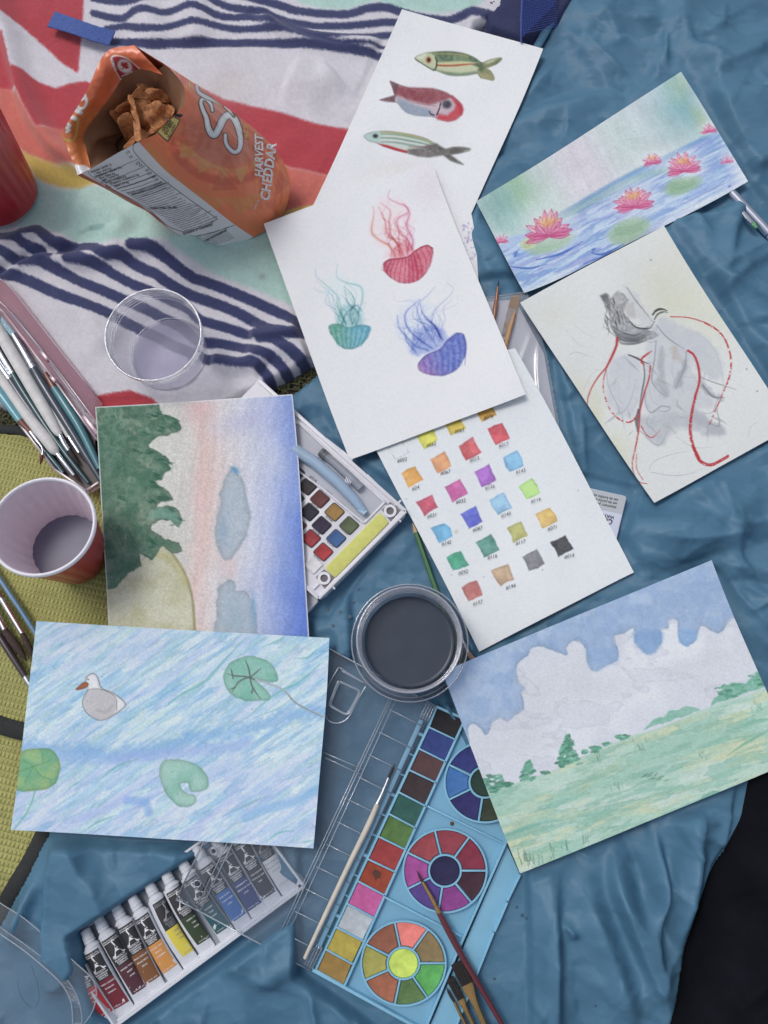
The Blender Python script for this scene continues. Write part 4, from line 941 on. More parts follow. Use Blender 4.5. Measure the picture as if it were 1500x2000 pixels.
def paint_lily(c, X, Y, u, v):
    n1 = fbm(X / 40, Y / 40, 15, 4); xs, ys = rot(X, Y, 62); st = fbm(xs / 60, ys / 9, 17, 3)
    c.field(.5 * np.ones_like(X), (206, 214, 214))
    def w(cx, cy, rx, ry, col, a, ang): p = zC((cx, cy))[0]; c.blob(p[0], p[1], rx / 2.5, ry / 2.5, col, a, ang, warp=14)
    w(200, 1000, 150, 260, (136, 182, 174), .85, -25); w(260, 860, 70, 180, (140, 184, 142), .75, -25); w(420, 960, 90, 200, (178, 202, 190), .6, -25)
    w(620, 800, 160, 200, (214, 204, 216), .8, -25); w(780, 680, 120, 180, (190, 212, 208), .7, -25); w(960, 560, 110, 190, (168, 196, 198), .8, -25)
    w(1080, 500, 100, 190, (122, 172, 180), .9, -25); w(1060, 420, 60, 70, (170, 200, 170), .6, -25); w(1160, 590, 40, 60, (170, 196, 150), .6, -25); w(850, 520, 120, 90, (202, 212, 220), .6, -25)
    c.C += (13 * (st - .5) + 18 * (n1 - .5))[..., None]
    # water
    wl = catmull(zC((60, 1210), (200, 1165), (340, 1130), (500, 1045), (650, 950), (820, 852), (1000, 765), (1120, 700), (1240, 640), (1300, 610)), 6)
    water = np.vstack([wl, zC((1500, 900), (1300, 1500), (300, 1600), (0, 1300))])
    c.poly(water, (160, 188, 222), .95, soft=4, warp=3, gran=.1)
    a_, b_ = rot(X, Y, -27); s2 = fbm(a_ / 46, b_ / 4.5, 22, 3); m = smooth01(-sdf(X, Y, water) / 8)
    c.field(m * smooth01((s2 - .48) / .14) * .6, (116, 150, 206)); c.field(m * smooth01((fbm(a_ / 60 + 9, b_ / 6, 27, 3) - .54) / .1) * .4, (160, 152, 214)); c.field(m * smooth01((fbm(a_ / 50, b_ / 5, 33, 3) - .55) / .1) * .7, (200, 218, 232))
    c.line(zC((330, 1130), (500, 1040), (660, 945), (830, 850), (1000, 768), (1130, 705), (1245, 648)), 9, (90, 140, 190), .55, soft=6, dry=.2)
    c.line(zC((500, 1060), (700, 950), (860, 870), (1000, 830)), 14, (140, 182, 170), .5, soft=9)
    d = np.minimum(np.minimum(u, 1 - u) * 2.2, np.minimum(1 - v, 9)); c.field(smooth01(1 - (1 - v) / .1) * .7 * smooth01((u - .5) / .25), (224, 230, 234)); c.field(smooth01(1 - (1 - v) / .09) * .7 * smooth01((.35 - u) / .2), (222, 230, 236))
    c.field(smooth01(1 - (1 - u) / .05) * .6 * smooth01((v - .6) / .2), (224, 230, 234))
    for x, y, rx, ry, col in [(440, 1190, 120, 42, (150, 186, 150)), (820, 1125, 112, 60, (158, 188, 158)), (1085, 905, 98, 44, (146, 180, 146)), (330, 1190, 40, 30, (190, 200, 140))]:
        q = zC((x, y))[0]; c.blob(q[0], q[1], rx / 2.5, ry / 2.5, col, .95, ang=-20, power=4, warp=3)
        for k in range(5): c.line(zC((x - rx * .6, y + 8 * k - 12), (x, y + 8 * k - 16), (x + rx * .6, y + 8 * k - 40)), 1.3, (96, 146, 110), .45)
    rng = np.random.default_rng(6)
    def flower(x, y, s, n=11, a=1.0, yel=True):
        cx, cy = zC((x, y))[0]; s = s / 2.5
        def petal(t, L, w, fill, rim, al):
            d = np.array([.92 * math.cos(t), .92 * math.sin(t)]); nr = np.array([-d[1], d[0]]) / np.linalg.norm(d); b0 = np.array([cx, cy + s * .26])
            pts = [b0 + d * L * f + nr * w * g for f, g in ((0, .25), (.3, .8), (.62, 1.0), (.86, .55), (1.02, 0), (.86, -.55), (.62, -1.0), (.3, -.8), (0, -.25))]
            c.poly(pts, fill, .80 * al, soft=1.6, warp=1.2, wscale=6, sm=2, gran=.2, gs=4); c.line([b0 + d * L * .1, b0 + d * L * .55 + nr * w * .15, b0 + d * L], s * .05, rim, .8 * al, soft=1.2, taper=(1, .2)); c.line(pts[0:5], s * .035, rim, .65 * al, soft=1.1); c.line(pts[4:9], s * .03, rim, .5 * al, soft=1.1)
        c.blob(cx, cy - s * .1, s * 1.25, s * .85, (224, 228, 232), .6 * a, power=1.5)
        for k in range(n): petal(math.radians(-172 + 164 * k / (n - 1) + rng.normal() * 4) - .2, s * rng.uniform(.85, 1.12), s * .13, (228, 160, 190) if k % 2 else (236, 186, 206), (186, 58, 108), a)
        if yel: c.blob(cx - s * .1, cy - s * .22, s * .34, s * .22, (236, 204, 140), .8 * a, ang=-20, warp=3)
        for k in range(n - 4): petal(math.radians(-160 + 140 * k / (n - 5) + rng.normal() * 5) - .2, s * rng.uniform(.55, .78), s * .14, (222, 142, 178) if k % 2 else (232, 164, 194), (184, 62, 112), a * .85)
        for k in (0, 1, 2, 3): petal(math.radians((-8, 4, 172, 186)[k]) - .15, s * rng.uniform(.8, 1.0), s * .12, (214, 116, 160), (180, 56, 106), a * .85)
        if yel:
            c.blob(cx - s * .12, cy - s * .26, s * .24, s * .13, (230, 190, 118), .6 * a, ang=-20, warp=3)
            for k in range(5): c.line([(cx + rng.normal() * s * .2, cy - s * .1), (cx - s * .1 + rng.normal() * s * .25, cy - s * .42)], s * .05, (218, 160, 84), .45 * a)
    flower(430, 1120, 128); flower(850, 985, 105); flower(1090, 812, 92); flower(938, 785, 52, 8, .9); flower(198, 1172, 42, 7, .85, False); flower(1215, 632, 44, 7, .9, False); flower(1302, 782, 40, 7, .5, False)
    for pts, wd in [(((370, 1268), (430, 1255), (490, 1238), (560, 1202), (595, 1178)), 5), (((650, 1222), (642, 1236), (690, 1242), (740, 1222), (795, 1193)), 5), (((255, 1245), (275, 1232), (262, 1252), (290, 1238)), 4), (((640, 1218), (660, 1214)), 4), (((1305, 915), (1320, 905)), 4), (((230, 1300), (330, 1310), (420, 1290)), 4), (((600, 1290), (700, 1250), (860, 1190)), 4)]:
        c.line(zC(*pts), wd, (64, 104, 186), .8, soft=1.6, taper=(.4, .3))

def paint_drawing(c, X, Y, u, v):
    for x, y, rx, ry, a in [(1020, 440, 190, 130, .6), (900, 330, 160, 120, .4), (1200, 560, 150, 160, .35), (520, 1080, 60, 150, .8), (650, 1280, 90, 110, .7), (430, 950, 60, 120, .5), (300, 500, 130, 100, .2), (1000, 150, 200, 100, .2)]:
        q = zF((x, y))[0]; c.blob(q[0], q[1], rx / 2.88, ry / 2.88, (204, 206, 178), a, warp=8)
    def pg(pts, col, a, soft=5, **k): c.poly(zF(*pts), np.array(col) * .72 + 52, a, soft=soft * 1.5, warp=7, wscale=16, sm=3, gran=.25, gs=14, **k)
    pg([(880, 530), (960, 540), (1100, 590), (1200, 680), (1245, 780), (1230, 860), (1150, 850), (1080, 780), (1000, 700), (900, 600)], (192, 197, 206), .8)
    pg([(600, 800), (700, 720), (790, 790), (790, 900), (760, 1050), (700, 1080), (620, 1040), (590, 920)], (196, 201, 210), .75)
    pg([(830, 640), (900, 560), (1040, 700), (1100, 900), (1200, 1000), (1100, 1050), (900, 1080), (790, 1000), (810, 820)], (194, 199, 207), .75)
    pg([(780, 1080), (900, 1060), (1050, 1060), (1200, 1120), (1240, 1180), (1150, 1180), (1000, 1140), (900, 1230), (830, 1200), (780, 1150)], (176, 181, 190), .75)
    pg([(860, 870), (900, 850), (940, 930), (935, 965), (890, 930)], (164, 168, 176), .7, 3); pg([(1020, 770), (1045, 760), (1030, 840), (985, 920), (970, 910)], (156, 160, 170), .75, 2.5)
    pg([(1110, 840), (1150, 900), (1240, 970), (1255, 985), (1200, 980), (1120, 910)], (150, 154, 166), .7, 2.5); pg([(1060, 1050), (1120, 1060), (1260, 1160), (1220, 1190), (1120, 1130)], (166, 170, 180), .7, 4)
    pg([(890, 690), (910, 700), (920, 830), (885, 850)], (160, 164, 172), .7, 3)
    pg([(950, 690), (990, 680), (1020, 760), (1015, 780), (960, 740)], (186, 176, 164), .8, 4)
    pg([(690, 340), (720, 350), (850, 530), (820, 560), (760, 520), (720, 420)], (204, 207, 210), .7, 3)
    c.poly(zF((555, 395), (600, 384), (622, 412), (650, 374), (690, 384), (718, 420), (692, 452), (690, 490), (712, 530), (770, 580), (860, 600), (880, 620), (790, 650), (700, 650), (645, 630), (618, 560), (604, 490), (575, 440)), (158, 159, 162), .7, soft=2.6, warp=4, gran=.6, gs=5, sm=3, edge=.25, ew=1.6)
    rg = np.random.default_rng(31)
    for k in range(34):
        x, y = rg.uniform(575, 690), rg.uniform(395, 560); c.line(zF((x, y), (x + rg.normal() * 10 + 6, y + 26), (x + rg.normal() * 14 + 18, y + rg.uniform(40, 70))), rg.uniform(1, 3.2), (70, 71, 76), rg.uniform(.3, .75), soft=1.5, taper=(.3, .2), dry=.2, seed=k)
    for k in range(22):
        x, y = rg.uniform(640, 860), rg.uniform(560, 660); c.line(zF((x - 40, y - 22), (x, y), (x + 50, y - 12 + rg.normal() * 6)), rg.uniform(.8, 2.2), (104, 105, 110), rg.uniform(.2, .55), soft=1.4, taper=(.3, .2), dry=.2, seed=k)
    pg([(700, 450), (740, 440), (752, 480), (748, 520), (715, 520), (690, 490)], (186, 184, 180), .8, 2.5)
    c.poly(zF((555, 395), (590, 385), (600, 400), (610, 480), (590, 450)), (92, 93, 96), .7, soft=2.5, gran=.4)
    rng = np.random.default_rng(2)
    for k in range(12):
        o = k * 8
        c.line(zF((620 + o * .4, 560 + o), (680, 600 + o * .8), (760, 615 + o * .6), (840 + rng.normal() * 8, 560 + o * .9)), rng.uniform(1.5, 3.4), (92, 94, 100), rng.uniform(.35, .8), soft=1.4, taper=(.5, .2))
    for pts, wd, col, a in [(((850, 505), (870, 480), (900, 472), (930, 480)), 5, (70, 66, 66), .9), (((860, 530), (880, 500), (910, 488), (935, 490)), 4, (84, 82, 84), .8), (((705, 350), (760, 430), (850, 540)), 2, (120, 122, 128), .8), (((720, 540), (760, 575), (830, 580), (862, 540)), 3.4, (76, 76, 82), .85),
        (((870, 560), (930, 630), (1030, 700)), 2.2, (130, 134, 142), .8), (((715, 730), (760, 748), (800, 770), (830, 780)), 4, (78, 76, 80), .85), (((800, 790), (805, 850), (790, 940), (770, 1060)), 3.4, (96, 98, 106), .85), (((770, 1040), (760, 1100), (765, 1160)), 7, (72, 72, 78), .7), (((870, 650), (860, 760), (845, 870), (880, 930), (930, 965)), 2.4, (132, 136, 144), .8),
        (((590, 800), (600, 900), (650, 1010), (670, 1060), (720, 1000), (760, 870)), 1.8, (160, 164, 172), .8), (((810, 920), (810, 1000), (840, 1055), (900, 1020), (950, 1030), (920, 1050), (860, 1040)), 2.2, (140, 144, 152), .8), (((1040, 710), (1030, 800), (980, 920)), 3.5, (140, 144, 152), .7), (((1110, 850), (1180, 880), (1320, 925)), 2.2, (140, 142, 150), .8), (((1130, 900), (1190, 965), (1255, 972)), 4, (122, 126, 136), .8),
        (((1215, 980), (1190, 1050), (1140, 1060)), 2, (150, 154, 162), .8), (((1210, 1030), (1225, 1130), (1160, 1110)), 2.4, (140, 144, 152), .8), (((780, 1160), (880, 1240), (930, 1170)), 2, (150, 154, 160), .8), (((365, 590), (420, 660), (470, 690)), 1, (178, 182, 186), .8), (((370, 740), (420, 715), (515, 745)), 1.1, (170, 174, 178), .8), (((410, 560), (470, 610), (540, 640)), 1, (184, 188, 190), .8),
        (((830, 1380), (860, 1330), (960, 1290), (1060, 1270)), 1.2, (170, 176, 180), .9), (((835, 1390), (960, 1410), (1060, 1400), (1130, 1370)), 1.3, (164, 170, 176), .9), (((980, 1190), (1080, 1250), (1190, 1250)), 1.1, (176, 180, 184), .9), (((1390, 1200), (1400, 1140), (1450, 1100)), 1, (176, 182, 184), .9), (((1240, 980), (1245, 850), (1200, 700), (1100, 600)), 1.3, (168, 172, 180), .8), (((820, 840), (860, 1000), (1010, 1020)), 1.3, (170, 174, 180), .7), (((450, 960), (500, 850), (560, 800)), 1, (180, 184, 186), .8)]:
        c.line(zF(*pts), wd, col, a, soft=1.3, taper=(.7, .4), dry=.12)
    for k in range(46):
        x, y = rg.uniform(600, 1180), rg.uniform(700, 1160); an = rg.choice([1.2, 1.9, .6]) + rg.normal() * .35; L = rg.uniform(30, 120)
        c.line(zF((x, y), (x + L * .5 * math.cos(an) + rg.normal() * 8, y + L * .5 * math.sin(an)), (x + L * math.cos(an), y + L * math.sin(an))), rg.uniform(.8, 5), (150, 153, 160), rg.uniform(.15, .55), soft=2, taper=(.3, .2), dry=.15, seed=k)
    RD = (184, 52, 58)
    for pts, wd, tp, dry in [(((650, 636), (645, 680), (620, 740), (590, 800)), 6.5, (1, .8), 0), (((590, 800), (540, 860), (500, 930), (482, 1000), (495, 1060), (522, 1092)), 3, (1.3, .5), 0), (((592, 800), (572, 880), (580, 960), (615, 1045), (670, 1098), (725, 1108), (760, 1075)), 3.6, (.6, 1.2), .45), (((845, 708), (800, 740), (790, 752)), 5, (.4, 1), 0), (((780, 760), (800, 785)), 5, (1, 1), .2),
        (((838, 790), (830, 860), (805, 940), (780, 1040), (772, 1150), (752, 1260), (735, 1350), (752, 1420), (780, 1448), (818, 1456)), 4, (1, .5), .25), (((1050, 706), (1085, 735), (1108, 800), (1113, 880), (1088, 970)), 6, (1, 1), .1), (((1092, 960), (1070, 1060), (1062, 1160), (1080, 1250), (1110, 1310)), 7.5, (.8, 1), .3), (((1080, 1250), (1115, 1325), (1175, 1350), (1235, 1325), (1275, 1300)), 8, (1, .9), .28),
        (((950, 515), (1050, 520), (1140, 545)), 2.6, (1, 1), .1), (((1130, 542), (1200, 580), (1250, 630), (1280, 700), (1292, 770), (1280, 860), (1240, 960), (1205, 1040), (1170, 1125)), 4.4, (1, .6), .5), (((785, 1130), (815, 1180), (850, 1195), (895, 1150)), 2.6, (1, .3), .1), (((760, 1290), (760, 1370), (800, 1440)), 1.8, (1, 1), .45)]:
        c.line(zF(*pts), wd * .8, RD, .9, soft=1.3, taper=tp, dry=min(.6, dry + .12), ds=3.0)
    for x, y in ((1440, 935), (1380, 810), (840, 195)): q = zF((x, y))[0]; c.blob(*q, 1.6, 1.6, (110, 110, 110), .8)

SWATCHES = [(588, 200, (206, 204, 72), '#062', 602, 230), (705, 150, (206, 180, 62), '#065', 720, 172), (830, 92, (208, 152, 52), '#076', 842, 115),
    (523, 367, (226, 162, 76), '#24', 537, 412), (647, 308, (222, 152, 102), '#067', 662, 347), (767, 250, (206, 92, 98), '#019', 783, 292), (888, 188, (206, 82, 92), '#017', 905, 232),
    (588, 484, (202, 84, 106), '#031', 604, 528), (710, 425, (202, 98, 162), '#032', 726, 468), (832, 363, (166, 100, 194), '#136', 848, 408), (950, 304, (122, 178, 216), '#143', 976, 342),
    (648, 598, (102, 172, 212), '#145', 666, 643), (776, 538, (94, 104, 206), '#087', 796, 584), (897, 480, (138, 184, 216), '#149', 915, 524), (1017, 418, (166, 212, 116), '#114', 1040, 464),
    (713, 720, (74, 162, 130), '#092', 736, 765), (841, 656, (84, 142, 126), '#116', 858, 700), (965, 597, (168, 168, 96), '#117', 976, 640), (1088, 538, (216, 178, 96), '#071', 1108, 580),
    (778, 842, (188, 112, 106), '#197', 797, 893), (908, 778, (184, 154, 122), '#194', 935, 826), (1033, 716, (128, 128, 132), '#231', 1052, 765), (1153, 656, (72, 72, 76), '#014', 1180, 697)]
def paint_swatch(c, X, Y, u, v):
    rng = np.random.default_rng(9)
    a = np.array([0.89, -0.455]); b = np.array([0.455, 0.89])
    for i, (x, y, col, s, lx, ly) in enumerate(SWATCHES):
        q = np.array(zH((x, y))[0]); h = 16.2
        pts = [q + sx * a * (h + rng.normal() * 1.2) + sy * b * (h + rng.normal() * 1.2) for sx, sy in ((-1, -1), (0, -1.03), (1, -1), (1.02, 0), (1, 1), (0, 1.02), (-1, 1), (-1.02, 0))]
        c.poly(pts, col, .90, soft=1.3, warp=1.1, wscale=7, edge=.14, ew=2.5, gran=.14, gs=6, seed=i + 2, col2=np.minimum(255, np.array(col) * 1.1 + 6))
    o = zH((425, 245), (455, 295), (510, 265), (480, 215)); 
    for k in range(4): c.line([o[k], o[(k + 1) % 4]], .9, (168, 170, 176), .8, sm=0)
    c.blob(*zH((710, 597))[0], 4.5, 4.5, (196, 202, 176), .8, power=2)
    for x, y in ((500, 460), (1220, 425), (690, 778), (825, 786)): c.blob(*zH((x, y))[0], 1.2, 1.2, (120, 122, 126), .7)

def paint_field(c, X, Y, u, v):
    c.C *= (1 - .035 * smooth01((fbm(X / 70, Y / 70, 19, 3) - .35) / .3))[..., None] * np.array([.985, .99, 1.0])
    cloud = zJ((1400, 330), (1340, 335), (1310, 378), (1280, 405), (1240, 385), (1200, 370), (1182, 430), (1142, 460), (1106, 440), (1100, 380), (1090, 340), (1062, 348), (1062, 376), (1040, 384), (1024, 390), (1030, 440), (1000, 490), (968, 497), (930, 475), (905, 440), (905, 380), (860, 402), (820, 418), (834, 470), (834, 522), (780, 545), (742, 572), (712, 562), (695, 520), (690, 470), (662, 442), (632, 435), (605, 468), (612, 488), (596, 500), (540, 475), (480, 460), (446, 474), (436, 500), (400, 524), (386, 550), (386, 590), (400, 622), (426, 645), (406, 665), (416, 700), (416, 740), (376, 770), (342, 796), (312, 780), (276, 800), (262, 840), (242, 856), (226, 826), (190, 804), (166, 830), (176, 880), (160, 884), (120, 790), (0, 600), (0, 500), (1260, 0))
    c.poly(cloud, (166, 190, 218), .92, soft=1.8, warp=1.6, wscale=9, edge=.15, ew=3.2, gran=.05, gs=16, sm=2, col2=(150, 178, 214), seed=4)
    c.poly(zJ((905, 392), (1026, 392), (1030, 440), (1000, 490), (968, 497), (930, 475), (908, 440)), (122, 164, 210), .6, soft=5, sm=3)
    c.poly(zJ((690, 470), (834, 480), (834, 522), (742, 572), (705, 555)), (140, 174, 214), .5, soft=6); c.poly(zJ((1104, 380), (1190, 390), (1182, 430), (1142, 460), (1106, 440)), (124, 168, 214), .6, soft=5)
    for x, y, rx, ry in [(600, 640, 150, 90), (450, 900, 90, 60), (800, 640, 120, 60), (1100, 560, 200, 40)]: q = zJ((x, y))[0]; c.blob(q[0], q[1], rx / 2.27, ry / 2.27, (204, 206, 210), .55, ang=-20, warp=10)
    land = zJ((180, 1130), (250, 1105), (400, 1060), (520, 1020), (620, 970), (720, 932), (880, 860), (1000, 828), (1200, 745), (1300, 706), (1420, 665), (1560, 620), (1700, 1000), (1500, 1600), (300, 1600))
    c.poly(land, (180, 211, 194), .95, soft=2.5, warp=1.5, gran=.06)
    m = smooth01(-sdf(X, Y, land) / 10); a_, b_ = rot(X, Y, -19)
    c.field(m * smooth01((fbm(a_ / 140, b_ / 34, 51, 4) - .48) / .16) * .7, (164, 204, 184)); c.field(m * smooth01((fbm(a_ / 110 + 4, b_ / 26, 55, 4) - .54) / .16) * .7, (206, 212, 170)); c.field(m * smooth01((fbm(a_ / 90 + 8, b_ / 20, 58, 4) - .54) / .14) * .6, (204, 220, 212)); c.field(m * smooth01((fbm(a_ / 60 + 2, b_ / 12, 59, 4) - .58) / .12) * .4, (142, 190, 166))
    c.wet(fbm(a_ / 120 + 1, b_ / 22, 151, 4), .56, (150, 196, 178), .55, m); c.wet(fbm(a_ / 70 + 5, b_ / 11, 155, 4), .6, (132, 184, 164), .5, m); c.wet(fbm(a_ / 90 + 2, b_ / 18, 158, 4), .62, (202, 212, 178), .4, m); c.C += (14 * (fbm(a_ / 9, b_ / 3.2, 160, 3) - .5) * m)[..., None]
    sk = smooth01(-sdf(X, Y, catmull(cloud, 2, True)) / 6); c.wet(fbm(X / 55, Y / 55, 163, 4), .56, (146, 174, 212), .35, sk); c.C += (12 * (fbm(X / 12, Y / 12, 166, 4) - .5) * sk)[..., None]
    c.wet(fbm(X / 90, Y / 50, 168, 4), .6, (206, 210, 220), .5, (1 - sk) * (1 - m))
    rng = np.random.default_rng(12)
    def tree(x, y, w, h, col=(104, 168, 142), n=60, fir=False):
        for k in range(n):
            t = rng.random(); yy = y + h * (t - 1); ww = w * (t if fir else math.sin(3.14 * min(1, .2 + .75 * t)))
            xx = x + rng.uniform(-.5, .5) * ww; L = rng.uniform(4, 12)
            q = zJ((xx - L, yy + rng.normal() * 2 + (3 if fir else 0)), (xx + L, yy - (6 if fir else 3)))
            c.line(q, rng.uniform(2.2, 4.5), np.array(col) * rng.uniform(.75, 1.15), .75, soft=1.6)
    c.poly(zJ((945, 832), (985, 790), (1040, 770), (1060, 745), (1100, 745), (1130, 725), (1200, 740), (1190, 748), (1080, 785)), (124, 184, 162), .85, soft=1.6, warp=2.5, gran=.4)
    c.poly(zJ((1242, 724), (1265, 690), (1300, 645), (1340, 622), (1400, 628), (1425, 600), (1470, 562), (1560, 540), (1560, 610), (1440, 655), (1340, 690)), (118, 180, 156), .9, soft=1.6, warp=3, gran=.4)
    tree(1330, 690, 130, 60, n=50); tree(1470, 635, 100, 60, n=40)
    tree(285, 1108, 84, 76, n=80); tree(340, 1090, 46, 26, (84, 146, 120), 22); tree(435, 1055, 84, 86, n=80, fir=True); tree(610, 985, 112, 130, n=150, fir=True); tree(585, 998, 50, 44, (86, 148, 124), 22)
    tree(735, 932, 40, 28, n=20); tree(782, 902, 24, 18, n=9); tree(855, 876, 50, 22, n=20); tree(510, 1028, 36, 10, (86, 148, 124), 8); tree(685, 938, 18, 16, n=8)
    c.poly(zJ((1196, 1150), (1215, 1118), (1260, 1100), (1310, 1104), (1325, 1112)), (118, 176, 156), .9, soft=2, warp=2, gran=.3)
    for k in range(16): x, y = 980 + rng.normal() * 20, 1040 + rng.normal() * 9; c.line(zJ((x - 8, y + 3), (x + 8, y - 4)), 2, (96, 140, 122), .6)
    c.line(zJ((335, 1300), (420, 1268), (520, 1236)), 8, (116, 176, 160), .75, soft=4, taper=(.5, .2), dry=.1); c.line(zJ((1320, 945), (1400, 890), (1510, 830)), 6, (110, 172, 150), .7, soft=3, taper=(.3, .6)); c.line(zJ((1400, 810), (1440, 792), (1490, 785)), 6, (126, 184, 160), .7, soft=4); c.line(zJ((800, 1150), (950, 1100), (1120, 1085)), 8, (130, 188, 170), .5, soft=5)
    for x0, y0, n in ((430, 1405, 18), (540, 1370, 5), (600, 1345, 4), (690, 1325, 3), (830, 1080, 7), (930, 900, 9), (1200, 945, 5), (1450, 735, 8), (740, 960, 5)):
        for k in range(n):
            x = x0 + rng.normal() * 5 * math.sqrt(n); y = y0 + rng.normal() * 14; h = rng.uniform(10, 36) if n > 2 and y0 > 1300 else rng.uniform(8, 20)
            c.line(zJ((x, y - h), (x + 6, y + h * .5)), 1.6, (84, 130, 116), .7 if y0 > 1300 else .45, taper=(.3, 1))

def paint_sunset(c, X, Y, u, v):
    xz, yz = X * 2.34375, (Y - 740) * 2.34375
    t = xz + 60 * (fbm(X / 60, Y / 60, 3, 3) - .5) - 0.10 * (600 - yz) * (xz > 0)
    top = smooth01((420 - yz) / 420)
    xp = np.array([440, 700, 850, 930, 1020, 1120, 1240, 1330, 1420]); xq = xp - 0
    cols = np.array([(196, 200, 190), (206, 208, 200), (206, 204, 198), (216, 192, 186), (212, 206, 206), (204, 206, 216), (180, 190, 220), (138, 160, 216), (100, 130, 208)], float)
    tt = t + 85 * top
    C = np.stack([np.interp(tt, xp, cols[:, k]) for k in range(3)], -1)
    s = fbm(*[q / k for q, k in zip(rot(X, Y, 8), (7, 60))], 61, 3); C += (18 * (s - .5))[..., None]
    xr, yr = rot(X, Y, 40); C += (22 * (fbm(xr / 5, yr / 40, 66, 3) - .5) * smooth01((xz - 950) / 200) * smooth01((420 - yz) / 300))[..., None]
    C = C * (1 + .05 * (fbm(X / 2.2, Y / 2.2, 62, 2) - .5)[..., None] * 2)
    c.C[:] = C
    c.blob(*zG((900, 140))[0], 28, 26, (214, 176, 178), .6, warp=10); c.blob(*zG((930, 480))[0], 16, 90, (222, 190, 184), .55, warp=8); c.blob(*zG((1045, 860))[0], 14, 40, (216, 188, 184), .5, warp=8); c.blob(*zG((1150, 180))[0], 60, 26, (168, 172, 212), .45, ang=-20, warp=14)
    for pts, cb in [(((1065, 400), (1095, 430), (1120, 480), (1135, 560), (1146, 640), (1130, 720), (1090, 780), (1050, 832), (1010, 812), (990, 740), (985, 680), (1000, 600), (1010, 500), (1035, 440)), 0), (((1000, 960), (1040, 920), (1075, 930), (1080, 970), (1130, 970), (1160, 1030), (1172, 1100), (1165, 1200), (985, 1200), (990, 1080)), 1)]:
        c.poly(zG(*pts), (166, 182, 194), .8, soft=3, warp=4, wscale=14, edge=.16, ew=4, gran=.25, gs=7, sm=3)
    c.blob(*zG((1078, 418))[0], 9, 6, (92, 150, 190), .85, ang=30); c.blob(*zG((1020, 690))[0], 12, 26, (140, 166, 190), .6, warp=5); c.blob(*zG((1160, 1060))[0], 6, 34, (120, 164, 196), .7); c.blob(*zG((1075, 1100))[0], 20, 40, (150, 178, 192), .5, warp=5)
    hill = zG((420, 960), (520, 930), (600, 880), (680, 780), (700, 730), (760, 765), (820, 850), (860, 930), (884, 1030), (894, 1200), (420, 1300))
    c.poly(hill, (186, 186, 152), .95, soft=3, warp=4, gran=.12, col2=(200, 200, 176))
    c.line(zG((650, 690), (720, 730), (780, 790), (840, 880), (875, 980), (888, 1080), (892, 1180)), 5, (138, 136, 92), .75, soft=3.5); c.line(zG((700, 800), (790, 830), (850, 930)), 14, (176, 172, 110), .5, soft=10)
    tr = zG((400, 90), (690, 112), (730, 135), (745, 165), (775, 165), (808, 185), (826, 222), (818, 250), (770, 256), (722, 266), (690, 292), (682, 312), (740, 345), (775, 385), (782, 415), (752, 430), (742, 462), (704, 468), (738, 492), (780, 530), (788, 550), (742, 558), (722, 590), (782, 576), (822, 602), (832, 640), (820, 682), (776, 645), (724, 652), (694, 690), (760, 735), (812, 745), (832, 792), (790, 792), (744, 770), (720, 800), (690, 830), (640, 800), (640, 860), (590, 890), (540, 950), (500, 960), (400, 950))
    c.poly(tr, (92, 132, 110), .95, soft=1.6, warp=4.5, wscale=13, edge=.22, ew=3.5, gran=.16, gs=9, sm=2, col2=(122, 144, 122), seed=6)
    d = -sdf(X, Y, catmull(tr, 2, True)); m = smooth01(d / 8)
    c.field(m * smooth01((fbm(X / 22, Y / 22, 71, 4) - .5) / .16) * .5, (70, 112, 92)); c.field(m * smooth01((fbm(X / 30, Y / 30, 75, 4) - .52) / .18) * .5, (138, 156, 136)); c.field(m * smooth01((fbm(X / 8, Y / 8, 78, 3) - .58) / .06) * .5, (72, 112, 94))
    c.wet(fbm(X / 26, Y / 26, 171, 4), .55, (70, 112, 92), .5, m); c.wet(fbm(X / 15 + 4, Y / 15, 175, 4), .58, (110, 142, 122), .45, m); c.wet(fbm(X / 11, Y / 11 + 3, 178, 3), .62, (58, 98, 80), .5, m * smooth01((200 - Y + 740) / 300 + .4))
    rng = np.random.default_rng(3)
    for x, y in ((730, 165), (790, 205), (800, 190), (700, 170), (740, 230), (690, 330), (740, 370), (770, 395), (720, 440), (700, 470), (715, 490), (760, 545), (735, 545), (700, 560), (800, 660), (815, 640), (770, 600), (680, 740), (700, 760), (560, 545), (620, 330), (660, 250)):
        for k in range(4): a = rng.uniform(-.4, 1.1); x1, y1 = x + rng.normal() * 8, y + rng.normal() * 6; c.line(zG((x1 - 16, y1 - 10 * a), (x1, y1 + 2), (x1 + 18, y1 + 16 * a)), rng.uniform(2, 5), (46, 92, 76), .55, soft=1.8, taper=(.3, .3), dry=.1)
    c.poly(zG((690, 600), (740, 585), (800, 610), (825, 650), (815, 675), (760, 640), (700, 640), (670, 660)), (132, 176, 164), .55, soft=4, warp=4)
    e = np.minimum(np.minimum(u, 1 - u) * 386, v * 500); c.field(smooth01(1 - e / 3.2), (226, 228, 230))

